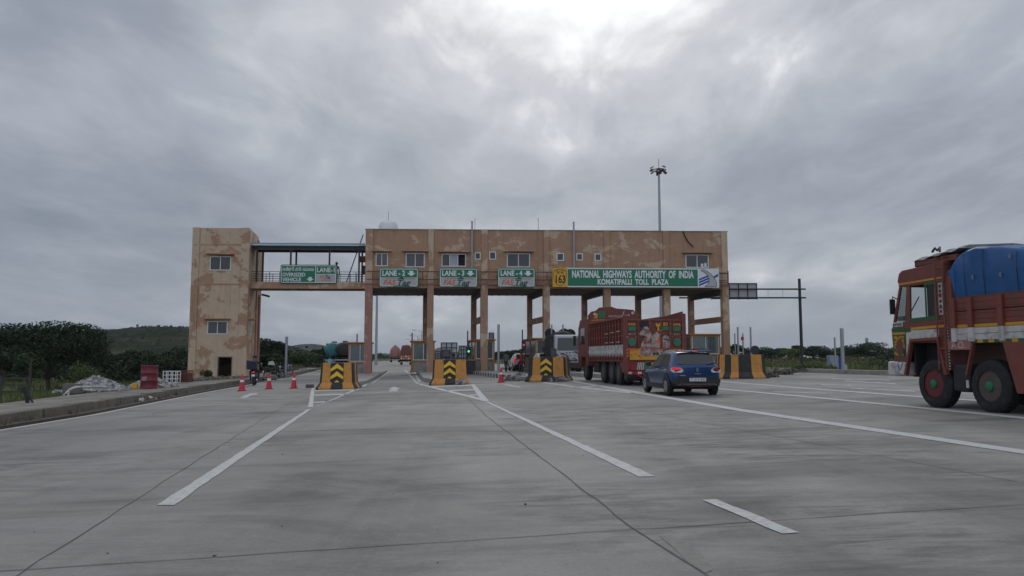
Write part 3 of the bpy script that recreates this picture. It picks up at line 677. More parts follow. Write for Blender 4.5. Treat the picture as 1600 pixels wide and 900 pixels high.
# ---------------------------------------------------------------- stair tower
T0, T1 = FP(298, 470)[0], FP(386.8, 470)[0]; TD = 4.6; TZB = -.75
tw = thing('stair_tower', 'tall brown stair tower with peeling plaster beside the roadside footpath', 'tower', BW((T0 + T1) / 2, 2.3, -.25))
tw1 = (lambda a: (a[0], a[1], a[2], a[3]))(rect(328, 361, 400.6, 422.6)); tw2 = rect(324, 355.6, 501.6, 522.4); td = rect(339.5, 362.5, 557, 597)
td = (td[0], td[1], -.62, td[3])
b_ = BB(); wall_with_holes(b_, T0, T1, TZB, 11.33, 0, .23, [tw1, tw2, td]); b_.build('front_wall', M['plaster_worn'], tw, world=True)
sw_ = (1.0, 1.75, FP(385, 522)[1], FP(385, 501)[1])
class BS(MB):
    def __init__(s): super().__init__(lambda a, v, z: BW(T1 - v, a, z))
b_ = BS(); wall_with_holes(b_, .232, TD, TZB, 11.325, .0, .23, [sw_]); b_.build('side_wall', M['plaster_worn'], tw, world=True)
BB().box(T0 + .002, T0 + .23, .232, TD, TZB, 11.325).build('side_wall', M['plaster'], tw, world=True)
BB().box(T0 + .232, T1 - .232, TD - .23, TD - .002, TZB, 11.32).build('rear_wall', M['plaster'], tw, world=True)
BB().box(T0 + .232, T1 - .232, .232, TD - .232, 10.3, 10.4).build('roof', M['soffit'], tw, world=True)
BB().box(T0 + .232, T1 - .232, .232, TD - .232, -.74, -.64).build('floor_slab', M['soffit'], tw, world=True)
for a, c in ((T0 - .03, T0 + .52), (T1 - .60, T1 + .03)): BB().box(a, c, -.07, -.001, TZB, 11.36).build('pilaster', M['plaster_worn'], tw, world=True, bevel=.015)
for v0, v1, uo, mt in ((TD - .62, TD + .03, .10, 'plaster'), (DEP - .9, DEP - .3, -.02, 'pink_plaster')): BB().box(T1 - .5, T1 + uo, v0, v1, TZB, 11.0).build('column', M[mt], tw, world=True, bevel=.015)
BB().box(T0, T1 - .01, TD + .001, DEP - .3, 6.4, 10.6).build('rear_block', M['plaster'], tw, world=True)
gr = BB()
for y in (382, 444): z = FP(340, y)[1]; gr.box(T0 + .525, T1 - .605, -.025, -.002, z - .05, z + .05)
gr.build('ledge', M['plaster'], tw, world=True)
for r in (tw1, tw2):
    window(r, 2, tw); BB().box(r[0] - .22, r[1] + .22, -.45, -.002, r[3] + .12, r[3] + .21).build('sunshade', M['plaster'], tw, world=True, bevel=.01)
window(sw_, 1, tw, lambda a, v, z: BW(T1 + v * -1, a, z) if False else BW(T1 - v, a, z))
BS().box(.8, 1.95, -.42, -.001, sw_[3] + .1, sw_[3] + .19).build('sunshade', M['plaster'], tw, world=True)
dr = BB(); dr.box(td[0], td[0] + .07, -.02, .15, td[2], td[3]).box(td[1] - .07, td[1], -.02, .15, td[2], td[3]).box(td[0] + .07, td[1] - .07, -.02, .15, td[3] - .07, td[3])
dr.build('door_frame', M['greyblock'], tw, world=True)
fl = thing('flood_lamp', 'small dark flood lamp on an arm below the footbridge deck', 'lamp', BW(T1, 5.2, 6.4))
l_ = BB(); l_.bar((T1 - .02, 5.2, 6.42), (T1 + .35, 5.2, 6.5), .05, .05); l_.build('arm', M['steel_dark'], fl, world=True)
BB().bar((T1 + .3, 5.2, 6.52), (T1 + .95, 5.2, 6.36), .42, .16).build('lamp_head', M['steel_dark'], fl, world=True, bevel=.03)
pp = BB()
for y, dd in ((0, 0), (1, 0)): pass
pp = None
# ---------------------------------------------------------------- footbridge
FV = 1.0
zb0, zb1 = FP(480, 451, FV)[1], FP(480, 440.5, FV)[1]
fb = thing('footbridge', 'footbridge with blue sheet roof between stair tower and toll building', 'footbridge', BW(-4.4, 2, zb0))
BB().box(T1 + .002, -.002, FV, FV + .25, zb0, zb1).build('beam', M['plaster'], fb, world=True, bevel=.01)
BB().box(T1 + .002, -.002, FV + 1.9, FV + 2.15, zb0, zb1).build('beam', M['plaster'], fb, world=True)
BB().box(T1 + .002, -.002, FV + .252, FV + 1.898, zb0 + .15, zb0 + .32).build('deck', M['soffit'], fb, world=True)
rz0, rz1 = FP(480, 389, FV)[1], FP(480, 380.5, FV)[1]
rl = BB(); zt = FP(480, 424.5, FV)[1]; zbt = zb1 + .08
for side in (FV + .06, FV + 2.0):
    for k in range(5): z = zbt + (zt - zbt) * k / 4; rl.bar((T1 + .01, side, z), (-.01, side, z), .035, .035)
    for px in (410, 421, 437, 470, 500, 527, 529.5, 546, 556): u = FP(px, 430, FV)[0]; rl.bar((u, side, zb1 + .002), (u, side, zt), .045, .045)
rl.build('railing', M['steel_dark'], fb, world=True)
for px in (401, 405, 454, 458.6, 514.6, 561, 565):
    u = FP(px, 410, FV)[0]; v = FV + (.12 if px in (401, 454, 514.6, 561) else 1.95)
    BB().box(u - .07, u + .07, v - .07, v + .07, zb1 + .003, rz0 + .05).build('post', M['steel_dark'], fb, world=True)
BB().box(T1 + .15, -.01, FV + .02, FV + .12, rz0 - .02, rz0 + .20).box(T1 + .15, -.01, FV + 1.95, FV + 2.05, rz0 - .02, rz0 + .2).build('purlin', M['steel_dark'], fb, world=True)
n = 150; x0_, x1_ = T1 - .0, -.05; vs_ = []; fs_ = []
for i in range(n + 1):
    u = x0_ + (x1_ - x0_) * i / n; h_ = .025 * math.sin(i * 2.1)
    for v, z in ((FV - .25, rz0 + .24), (FV + 1.0, rz0 + .48), (FV + 2.3, rz0 + .24)): vs_.append((u, v, z + h_))
for i in range(n):
    for j in range(2): fs_.append((3 * i + j, 3 * i + j + 1, 3 * i + j + 4, 3 * i + j + 3))
fa = BB(); fv = []
for i in range(n * 2 + 1):
    u = x0_ + (x1_ - x0_) * i / (n * 2); fv += [(u, FV - .27 - .02 * (i % 2), rz1 - .17 + .04 * (i % 2)), (u, FV - .27 - .02 * (i % 2), rz1)]
fa.add(fv, [(2 * i, 2 * i + 2, 2 * i + 3, 2 * i + 1) for i in range(n * 2)]); fa.build('fascia_sheet', M['sheet_blue'], fb, world=True)
o = BB().add(vs_, fs_).build('roof_sheet', M['sheet_blue'], fb, world=True); so_ = o.modifiers.new('thick', 'SOLIDIFY'); so_.thickness = .02
ld = thing('ladder', 'thin steel ladder leaning from the footbridge deck up to the toll roof', 'ladder', BW(FP(541, 440, FV)[0], FV + .5, zb1))
la, lb_ = FP(541, 441, FV + .5), FP(567.5, 366, FV + .5); rails = []
for dv in (.0, .42):
    o = BB(); o.bar((la[0], FV + .5 + dv, la[1]), (lb_[0], FV + .5 + dv, lb_[1]), .05, .05); o.build('rail', M['steel_dark'], ld, world=True)
o = BB()
for k in range(1, 12): t_ = k / 12; o.bar((la[0] + (lb_[0] - la[0]) * t_, FV + .5, la[1] + (lb_[1] - la[1]) * t_), (la[0] + (lb_[0] - la[0]) * t_, FV + .92, la[1] + (lb_[1] - la[1]) * t_), .03, .03)
o.build('rung', M['steel_dark'], ld, world=True)
o = thing('wall_unit', 'dark box unit on the end wall above the footbridge', 'box', BW(-.3, 1.6, 9.1)); BB().box(-.55, -.003, 1.4, 1.9, 8.9, 9.35).build('casing', M['rust'], o, world=True, bevel=.02); BB().box(-.25, -.003, 1.5, 1.8, 7.9, 8.6).build('lower_casing', M['steel_dark'], o, world=True, bevel=.02)
# oversized-vehicle sign on the footbridge rail
SV = FV - .12
u0, u1, z0, z1 = rect(438, 526.4, 413.6, 443, SV)
fS = lambda d: (lambda x, y: BW(x, SV - d, y))
s_ = thing('lane_sign', 'green sign on the footbridge reading OVERSIZED VEHICLE and LANE-1', 'sign', BW((u0 + u1) / 2, SV, z0), 0, 'lane signs over the toll lanes')
BB().prism(rrect(u0, u1, z0, z1, .13), lambda a, c, t: (a, t, c), SV, SV + .08).build('panel', M['greend'], s_, world=True)
MB().poly([fS(.004)(a, c) for a, c in rrect(u0 + .06, u1 - .06, z0 + .06, z1 - .06, .10)]).build('border', M['signwhite'], s_, world=True)
us = FP(493, 430, SV)[0]; zm = FP(493, 428.5, SV)[1]
R_ = lambda a, c, e_, g_, d: [fS(d)(a, e_), fS(d)(c, e_), fS(d)(c, g_), fS(d)(a, g_)]
MB().poly(R_(u0 + .11, us - .025, z0 + .11, z1 - .11, .008)).poly(R_(us + .03, u1 - .11, zm + .02, z1 - .11, .008)).build('green_field', M['green'], s_, world=True)
MB().poly(R_(us + .03, u1 - .11, z0 + .11, zm - .02, .008)).build('grey_field', M['signgrey'], s_, world=True)
lt = MB(); W = us - u0; Hh = z1 - z0
def fitS(txt, x0, x1, size, cz_, bold=.02, mt=0): fit(txt, x1 - x0, size, (x0 + x1) / 2, cz_, bold, .013, lt, mt, fS)
fitS('అతిభారీ వాహనములు', u0 + .17, us - .14, .40, z0 + Hh * .76, .018)
fitS('OVERSIZED', u0 + .17, us - .80, .40, z0 + Hh * .46, .02)
fitS('VEHICLE', u0 + .17, us - 1.12, .40, z0 + Hh * .20, .02)
fitS('LANE-1', us + .14, u1 - .16, .52, zm + (z1 - .11 - zm) / 2, .02)
lt.build('lettering', M['signwhite'], s_, world=True)
ar = MB(); arrow_down(ar, us - .42, z0 + .34, .60, .36, fS(.013)); ar.build('arrow', M['signwhite'], s_, world=True)
tm = MB(); f = fS; tagmark(tm, (us + u1) / 2 - .03, z0 + .11 + (zm - z0 - .11) * .70, (u1 - us) * .62, fS(.013))
tm.text('CASH', lambda x, y: fS(.013)((us + u1) / 2 + x, z0 + .29 + y), .30, 1.1, .25, .02, 0); tm.build('word_mark', [M['orange_red'], M['greend']], s_, world=True)

# ================================================================ toll islands
def isl_fn(xc, y0, y1, sl):
    return lambda y: xc + sl * (y - 60.5)
ISL = [(-11.32, 37.5, 80, -.135, 'first island from the stair tower, under the reddish end column'), (-6.3, 39, 80, -.136, 'low toll island between lanes 2 and 3, beside the orange framed booth'),
       (-2.1, 40.5, 80, -.172, 'toll island with black and white striped kerb beside lane 3'), (2.75, 41, 80, -.15, 'toll island between the white car and the red tipper truck'),
       (7.5, 39.5, 80, -.147, 'toll island behind the blue hatchback'), (12.3, 47, 80, -.12, 'toll island beneath the board end, behind the wide barrier')]
IW = 1.0
for k, (xc, y0, y1, sl_, lb) in enumerate(ISL):
    fn = isl_fn(xc, y0, y1, sl_); i_ = thing('toll_island', 'concrete ' + lb, 'traffic island', (fn(y0), y0, gz(fn(y0))), 0, 'toll islands between the lanes')
    rings = []; yy = y0
    while yy <= y1:
        c = fn(yy); wv = IW * min(1, .55 + (yy - y0) * .12); j = random.uniform(-.03, .03)
        z = gz(c); rings.append([(c - wv + j, yy, z - .1), (c + wv + j, yy, z - .1), (c + wv + j, yy, z + .21 + j * .4), (c - wv + j, yy, z + .21 - j * .4)]); yy += 1.2
    MB().loft(rings).build('platform', M['concrete'], i_, world=True, bevel=.02)
    if k == 2:
        st = MB(); yy = 45.0; q_ = 0
        while yy < 68:
            a, c = fn(yy) - IW - .035, fn(yy + .55) - IW - .035
            st.loft([[(a, yy, gz(a) - .02), (a + .25, yy, gz(a) - .02), (a + .25, yy, gz(a) + .235), (a, yy, gz(a) + .235)], [(c, yy + .55, gz(c) - .02), (c + .25, yy + .55, gz(c) - .02), (c + .25, yy + .55, gz(c) + .235), (c, yy + .55, gz(c) + .235)]], q_ % 2); yy += .555 * 1.12; q_ += 1
        st.build('kerb_stripes', [M['black'], M['truckwhite']], i_, world=True)
    if k in (0, 1):   # pale edge line painted beside the island kerb
        strip([(fn(y) + (IW + .22) * (1 if k == 0 else -1), y) for y in range(42, 76, 3)], .13, .006).build('edge_line', M['paint_worn'])['kind'] = 'structure'
# ---------------------------------------------------------------- crash barriers at the island heads
def barrier(cx, cy, wd, dp, ht, rz, cols, label, chevron=True, tone=1):
    z = gz(cx) - .02; b_ = thing('crash_barrier', label, 'barrier', (cx, cy, z), rz, 'striped barriers at the island heads')
    levels = [(0, .19), (.09, .19), (.32, .05), (ht, 0.0)]
    xs = [-wd / 2 + wd * c for c in cols[0]]; ysd = [-dp / 2, -dp / 6, dp / 6, dp / 2]
    per = [(x, -dp / 2) for x in xs] + [(wd / 2, y) for y in ysd[1:]] + [(x, dp / 2) for x in xs[::-1][1:]] + [(-wd / 2, y) for y in ysd[::-1][1:-1]]
    mats = list(cols[1]) + [1, 0, 1] + list(cols[1])[::-1] + [1, 0, 1]
    rings = []
    for zz, e in levels: rings.append([(x * (1 + 2 * e / wd), y * (1 + 2 * e / dp), zz) for x, y in per])
    mb = MB(); mb.loft(rings, 2, True, True, mats); mb.build('block', [M['bar_orange'], M['bar_black'], M['concrete_dark']], b_, bevel=.018)
    if chevron:
        pl = MB(); ch = MB(); w_ = .58
        def fp(x, zz, d): 
            e = .05 - .05 * (zz - .32) / (ht - .32) if zz > .32 else (.19 if zz < .09 else .19 - .14 * (zz - .09) / .23)
            return (x, -(dp / 2) - e - d, zz)
        pl.poly([fp(-w_ / 2, .33, .012), fp(w_ / 2, .33, .012), fp(w_ / 2, ht - .01, .012), fp(-w_ / 2, ht - .01, .012)])
        pl.build('chevron_board', M['black'], b_)
        for zc_ in (.80, .46):
            a = w_ / 2 - .012; th = .21; ch.poly([fp(-a, zc_, .018), fp(-a, zc_ - .0 + th * .62, .018), fp(0, zc_ + .36, .018), fp(a, zc_ + th * .62, .018), fp(a, zc_, .018), fp(0, zc_ + .16 + .0, .018)])
        ch.poly([fp(-.12, .33, .018), fp(.12, .33, .018), fp(0, .43, .018)]); ch.build('chevron', M['chev_yellow'], b_)
    return b_
fr_ = ([0, .06, .36, .66, .94, 1], [1, 0, 1, 0, 1])
barrier(-7.82, 35.0, 1.40, 1.3, 1.19, R(4), fr_, 'black and orange barrier with clean chevron board at the lane 2 island head')
barrier(-3.05, 37.7, 1.55, 1.5, 1.22, R(5), ([0, .05, .38, .66, 1], [1, 0, 1, 0]), 'black and orange barrier with one chipped bare concrete corner, by lane 3')
barrier(1.9, 39.4, 1.75, 1.6, 1.24, R(-14), ([0, .12, .40, .70, 1], [1, 0, 1, 0]), 'black and orange barrier with smashed front and rubble, near the red tipper truck')
barrier(11.0, 37.3, 2.05, 1.5, 1.15, R(-8), ([0, .12, .26, .42, .70, .93, 1], [0, 1, 0, 1, 0, 1]), 'wide striped barrier without a chevron board, beside the blue hatchback', False)
# bare concrete scar on the second barrier, broken concrete at the third and fourth
def stones(mb, n, cx, cy, rx, ry, size, hmax=0, base=None):
    for _ in range(n):
        a = random.uniform(0, 6.28); q_ = math.sqrt(random.random()); x, y = cx + rx * q_ * math.cos(a), cy + ry * q_ * math.sin(a)
        s_ = size * random.uniform(.4, 1.25); zz = (base if base is not None else gz(x)) + hmax * max(0, (1 - q_ ** 1.5)) * random.uniform(.6, 1)
        rot = Matrix.Rotation(random.uniform(0, 3), 3, Vector((random.random() + .01, random.random(), random.random())).normalized())
        pts = [rot @ Vector((sx * s_ * random.uniform(.35, .8), sy * s_ * random.uniform(.3, .7), sz * s_ * random.uniform(.15, .5))) + Vector((x, y, zz + s_ * .15)) for sz in (-1, 1) for sy in (-1, 1) for sx in (-1, 1)]
        mb.add(pts, [(0, 2, 3, 1), (4, 5, 7, 6), (0, 1, 5, 4), (2, 6, 7, 3), (0, 4, 6, 2), (1, 3, 7, 5)])
    return mb
def rubble(name, label, parts, mt):
    mb = MB()
    for p_ in parts: stones(mb, *p_)
    o = mb.build(name, mt); tag(o, label, 'rubble', None, 'stuff'); return o
rubble('broken_concrete', 'broken concrete lumps against the smashed chevron barrier', [(26, 2.25, 38.0, .50, .22, .16, .22), (5, 2.3, 38.1, .3, .15, .27, .2)], M['rubble'])
rubble('broken_concrete', 'broken kerb stones lying between the striped kerb and a barrier', [(80, .35, 43.2, .8, 1.6, .19, .25), (24, .3, 40.5, .9, .6, .13, .05)], M['rubble'])
rubble('broken_concrete', 'broken slabs on the road edge beyond the wide striped barrier', [(40, 13.9, 41.8, 1.3, .9, .34, .15), (30, 12.3, 37.6, .55, .5, .26, .15), (30, 15.4, 45.5, 1.2, 1.5, .3, .1)], M['rubble_brown'])
rubble('broken_concrete', 'pale scar of broken concrete at the foot of the lane 3 barrier', [(7, -2.42, 36.70, .22, .1, .24, .12)], M['rubble'])
# ---------------------------------------------------------------- booths
def booth(cx, cy, wd, dp, label, ht=2.45, sl=-.15):
    z = gz(cx) + .2; b_ = thing('toll_booth', label, 'booth', (cx, cy, z), math.atan(-sl), 'toll booths on the islands')
    x, y = wd / 2, dp / 2; pl = .85
    MB().box(-x + .06, x - .06, -y + .06, y - .06, 0, pl).build('plinth', M['concrete'], b_, bevel=.01)
    fr = MB()
    for sx in (-1, 1):
        for yy in (-y, -y + dp / 2 - .06, y - .12):
            fr.box(min(sx * x, sx * (x - .12)), max(sx * x, sx * (x - .12)), yy, yy + .12, 0, ht)
    for zz in (pl, ht - .14):
        fr.box(-x, x, -y - .003, -y + .12, zz, zz + .12).box(-x, x, y - .12, y + .003, zz, zz + .12).box(-x - .003, -x + .12, -y + .12, y - .12, zz, zz + .12).box(x - .12, x + .003, -y + .12, y - .12, zz, zz + .12)
    fr.build('frame', M['booth_orange'], b_)
    MB().box(-x - .12, x + .12, -y - .12, y + .12, ht, ht + .10).build('roof', M['booth_orange'], b_, bevel=.015)
    for (a, c, e_, g_) in ((-x + .12, x - .12, -y + .05, -y + .07), (-x + .12, x - .12, y - .07, y - .05), (-x + .05, -x + .07, -y + .12, y - .12), (x - .07, x - .05, -y + .12, y - .12)):
        MB().box(a, c, e_, g_, pl + .12, ht - .14).build('glass', M['glass_green'], b_)
    fw = MB()
    for xx in (-x + .12, x - .17, -.0): fw.box(xx, xx + .05, -y + .02, -y + .048, pl + .12, ht - .14)
    fw.box(-x + .12, x - .12, -y + .021, -y + .047, pl + .121, pl + .17); fw.build('window_frame', M['white_frame'], b_)
    dk = MB(); dk.box(-x * .4, x * .4, -.3, .3, pl - .1, pl + .35); dk.box(-x * .2, x * .1, -.2, .0, pl + .35, pl + .75); dk.build('desk', M['steel_dark'], b_)
    return b_
booth(-12.65, 64.4, 1.85, 3.0, 'orange framed booth behind the reddish end column')
booth(-7.45, 64.2, 1.85, 3.0, 'orange framed booth with white window frame beside lane 2')
booth(-2.62, 65.0, 1.65, 5.4, 'long booth with dark side glass beside the green signal')
booth(2.30, 65.0, 1.65, 5.4, 'booth beside the red signal, behind the smashed barrier')
booth(15.6, 64.4, 2.5, 3.4, 'wide pale booth under the NHAI board end', 2.5, -.1)
# black guard boxes on the island beside the green signal
o = thing('guard_wall', 'low black guard wall in front of the booth with green signal', 'guard wall', (-3.95, 61, gz(-4)), R(8))
MB().box(-.35, .9, -1.6, 1.5, 0, 1.05).build('block', M['bar_black'], o, bevel=.03); MB().box(-.40, .95, -1.65, 1.55, 1.053, 1.12).build('coping', M['greyblock'], o)
# ---------------------------------------------------------------- traffic cones
def cone(cx, cy, label, lean=0, first=None):
    if first: return dup(first, (cx, cy, gz(cx) + .002), lean, label)
    c_ = thing('traffic_cone', label, 'traffic cone', (cx, cy, gz(cx) + .002), lean, 'red traffic cones')
    MB().prism(rrect(-.165, .165, -.165, .165, .04), lambda a, c, t: (a, c, t), 0, .035).build('base', M['cone_red'], c_)
    MB().lathe([(.145, .035), (.14, .05), (.045, .72), (.03, .74), (0, .74)], n=20).build('cone_body', M['cone_red'], c_, smooth=True)
    MB().lathe([(.0965, .40), (.0815, .50)], n=20, caps=False).build('band', M['white'], c_, smooth=True)
    return c_
c0 = cone(-12.13, 34.76, 'red traffic cone beside the kerb near the tower door')
cone(-11.46, 36.48, 'red traffic cone in front of the parked motorcycles', .6, c0)
cone(-10.32, 36.6, 'red traffic cone standing in front of bare road, by a grey block', 1.1, c0)
cone(-.54, 38.6, 'lone red traffic cone in lane 3 before the striped kerb', 2, c0)
o = thing('concrete_block', 'small grey concrete block lying on the road by a cone', 'block', (-9.67, 37.0, gz(-9.67)), .3); MB().box(-.19, .19, -.12, .12, 0, .17).build('block', M['rubble'], o, bevel=.02)
# ---------------------------------------------------------------- poles, signals, displays
def pole(x, y, z1, r, label, mt='galv', cap=True, name='steel_pole', group='steel poles at the toll lanes'):
    o = thing(name, label, 'pole', (x, y, gz(x)), 0, group)
    MB().lathe([(r, 0), (r, z1 - gz(x)), (0, z1 - gz(x))], n=10).build('shaft', M[mt], o, smooth=True)
    MB().box(-r * 2.2, r * 2.2, -r * 2.2, r * 2.2, 0, .03 + (.18 if cap else 0)).build('base_plate', M['concrete' if cap else mt], o)
    return o
def polepx(px, py, Y, r, label, mt='galv'):
    q = P(px, py, Y); return pole(q.x, q.y, q.z, r, label, mt)
polepx(779, 507, 60, .095, 'thick pale grey pole beside the booth with green signal')
polepx(862, 507, 52, .055, 'thin steel pole in front of the column by the black tanker', 'galv')
polepx(874, 516, 55, .06, 'shorter steel pole close to the black tanker')
polepx(879.5, 507, 52, .06, 'tall steel pole in front of the black tanker cab')
polepx(448, 526, 62, .11, 'grey pole at the kerb beyond the parked motorcycles', 'galv')
polepx(558, 522, 75, .06, 'dark pole top beyond the booth of the end column', 'steel_dark')
polepx(644, 520, 75, .06, 'dark pole top behind the lane 2 booth', 'steel_dark')
polepx(1148, 521, 62, .05, 'thin pole nearest the end column behind the wide barrier', 'galv')
polepx(1152.6, 511, 60, .07, 'taller thin pole behind the wide barrier', 'galv')
polepx(1160.5, 521, 62, .055, 'thin pole with a small red box behind the wide barrier', 'galv')
polepx(1172.5, 511, 60, .07, 'grey pole above the dark round sign behind the wide barrier', 'galv')
polepx(1304, 527, 49, .055, 'thin pole with side bracket beside the pale blue cabinet', 'galv')
polepx(1315, 513, 40.2, .095, 'tall grey pole on the road edge beside the pale blue cabinet', 'galv')
q = P(1305, 570, 51); o = thing('cabinet', 'pale blue steel cabinet on the grass beyond the kerb', 'cabinet', (q.x, 51.4, gz(16))); MB().box(-.30, .30, -.25, .25, .0, 1.0).build('casing', M['cyanbox'], o, bevel=.02); MB().box(-.27, .27, -.262, -.251, .08, .92).build('door', M['cyanbox'], o)
q = P(1321, 575, 40.6); o = thing('post_box', 'small blue and grey box at the foot of the tall grey pole', 'box', (q.x - .04, 40.9, gz(17))); MB().box(-.13, .02, -.12, .12, 0, .85).build('blue_casing', M['signblue'], o, bevel=.01); MB().box(.022, .22, -.12, .12, 0, .48).build('grey_casing', M['signgrey'], o, bevel=.01)
q = P(1160, 529, 61.8); o = thing('signal_box', 'small red box on a thin pole behind the wide barrier', 'signal', q); MB().box(-.09, .09, -.12, .12, -.14, .14).build('casing', M['cone_red'], o, bevel=.01)
q = P(1179.5, 547, 56); o = thing('round_sign', 'dark round sign back behind the wide striped barrier', 'sign', (q.x, q.y, gz(q.x))); MB().lathe([(.0, -.02), (.33, -.02), (.33, .02), (0, .02)], (0, 0, q.z - gz(q.x)), 'y', 24).build('disc', M['steel_dark'], o); MB().lathe([(.035, 0), (.035, q.z - gz(q.x) - .02)], (0, .05, 0), n=8).build('post', M['steel_dark'], o)
def signal(px, py, ptop, Y, mt, label):
    q = P(px, py, Y); x, y = q.x, q.y; zt = P(px, ptop, Y).z - gz(x); z = q.z - gz(x)
    o = thing('lane_signal', label, 'signal', (x, y, gz(x)), 0, 'lane signals')
    MB().lathe([(.05, 0), (.05, zt), (0, zt)], (-.1, .16, 0), n=8).build('post', M['steel_dark'], o)
    MB().box(-.17, .17, -.08, .1, z - .36, z + .36).build('housing', M['black'], o, bevel=.02)
    MB().lathe([(.0, -.10), (.085, -.10), (.085, -.081)], (0, 0, z), 'y', 16).build('lamp', M[mt], o)
    return o
signal(732.4, 549, 517, 60.8, 'lightgreen', 'lane signal glowing green in front of the long booth')
signal(818.3, 539, 515, 60.8, 'lightred', 'lane signal glowing red beside the booth behind the smashed barrier')
def display(px0, px1, py0, py1, Y, label):
    a, c = P(px0, py0, Y), P(px1, py1, Y); x = (a.x + c.x) / 2; zg = gz(x)
    o = thing('lane_display', label, 'display', (x, Y, zg), 0, 'dark lane displays')
    MB().box(-(c.x - a.x) / 2, (c.x - a.x) / 2, -.08, .12, c.z - zg, a.z - zg).build('housing', M['black'], o, bevel=.02)
    MB().box(-(c.x - a.x) / 2 + .06, (c.x - a.x) / 2 - .06, -.085, -.081, c.z - zg + .06, a.z - zg - .06).build('screen', M['glass'], o)
    MB().lathe([(.05, 0), (.05, c.z - zg)], (0, .02, 0), n=8).build('post', M['steel_dark'], o)
display(690.5, 704, 546, 559, 41.0, 'dark square display behind the chipped barrier')
display(706.5, 711.5, 552, 557.5, 43.5, 'small dark display beside the larger one, behind the chipped barrier')
display(859.5, 869.5, 544.5, 558, 42.5, 'dark display behind the smashed barrier')
# ---------------------------------------------------------------- far boards seen from behind, overhead gantry, high masts
def backboard(px0, px1, py0, py1, Y, cols, label):
    a, c = P(px0, py0, Y), P(px1, py1, Y); x = (a.x + c.x) / 2; w_, h_ = c.x - a.x, a.z - c.z
    zg = -.6; o = thing('roadside_board', label, 'board', (x, Y, zg), 0, 'boards seen from behind beyond the toll')
    MB().box(-w_ / 2, w_ / 2, .0, .06, c.z - zg, a.z - zg).build('panel', M['signgrey'], o)
    fr = MB()
    for k in range(cols + 1): xx = -w_ / 2 + w_ * k / cols; fr.bar((xx, -.05, 0), (xx, -.05, a.z - zg), .12, .1)
    for k in range(4): zz = c.z - zg + h_ * k / 3; fr.bar((-w_ / 2, -.05, zz), (w_ / 2, -.05, zz), .09, .09)
    fr.build('frame', M['steel_dark'], o)
backboard(689.5, 714, 535.5, 559, 105, 3, 'tall grey board seen from behind, above the chipped barrier')
backboard(717, 728.5, 540.5, 559, 110, 3, 'grey board seen from behind next to the guard wall')
backboard(680.5, 688, 549, 560, 115, 2, 'small low grey board seen from behind beside the lane 2 booth')
backboard(764, 771.5, 520, 530, 100, 1, 'grey board back above the long booth roof')
q = P(1250.5, 435.5, 72); gx = P(1253, 560, 72).x
gt = thing('overhead_gantry', 'dark pole with two long pipes carrying a grey sign back', 'gantry', (gx, 72, .1))
MB().lathe([(.15, -.3), (.13, q.z - .1), (0, q.z - .1)], n=12).build('pole', M['steel_dark'], gt, smooth=True)
pz = [P(1200, y, 72).z for y in (452, 465.5)]; xL = P(1060, 452, 72).x; xR = P(1257.5, 452, 72).x
pm_ = MB(); [pm_.tube([(xL, 71.8, z), (xR, 71.8, z)], .075, 8) for z in pz]; pm_.build('pipe', M['steel_dark'], gt, world=True)
pm_ = MB()
for px in (1199, 1222): x = P(px, 460, 72).x; pm_.bar((x, 71.8, pz[1]), (x, 71.8, pz[0]), .03, .03)
pm_.build('strut', M['galv'], gt, world=True)
a, c = P(1111, 443, 72), P(1182.5, 467, 72)
MB().box(a.x, c.x, 71.98, 72.03, c.z, a.z).build('sign_panel', M['signgrey'], gt, world=True)
pm_ = MB()
for k in range(6): x = a.x + (c.x - a.x) * k / 5; pm_.bar((x, 71.92, c.z - .08), (x, 71.92, a.z), .07, .07)
pm_.bar((a.x, 71.9, a.z), (c.x, 71.9, a.z), .07, .07); pm_.bar((a.x, 71.9, c.z), (c.x, 71.9, c.z), .07, .07); pm_.build('sign_frame', M['steel_dark'], gt, world=True)
def mast(px, Y, ztop, r0, r1, label, head=True):
    x = P(px, 500, Y).x; o = thing('high_mast', label, 'light mast', (x, Y, -.3), 0, 'high mast lights beyond the toll')
    MB().lathe([(r0, 0), (r1, ztop), (0, ztop)], n=12).build('shaft', M['galv'], o, smooth=True)
    hd = MB(); hd.lathe([(.35, ztop - .45), (.4, ztop - .1), (.2, ztop + .25), (0, ztop + .3)], n=12); hd.tube([(0, 0, ztop), (0, 0, ztop + 1.5)], .03, 5)
    ring = [(.9 * math.cos(R(k * 30)), .9 * math.sin(R(k * 30)), ztop) for k in range(13)]; hd.tube(ring, .05, 6)
    for k in range(6): hd.bar((0, 0, ztop), (.85 * math.cos(R(k * 60)), .85 * math.sin(R(k * 60)), ztop), .06, .06)
    hd.build('lamp_ring', M['steel_dark'], o)
    for k in range(9):
        t_ = R(k * 40 + 12); d_ = Vector((math.cos(t_), math.sin(t_), 0)); c_ = d_ * (1.0 if k % 2 else .65); zl = .22 if k % 2 else -.30
        MB().bar((c_.x, c_.y, ztop + zl + .1), (c_.x + d_.x * .36, c_.y + d_.y * .36, ztop + zl - .12), .28, .13).build('lamp', M['steel_dark'], o)
    return o
q = P(1035, 266, 96)
mast(1033.5, 96, q.z + .3, .26, .13, 'high mast with a ring of floodlights rising above the brown roof')
mast(588.5, 150, 21.0, .28, .16, 'plain grey high mast seen in lane 2 beside the end column')
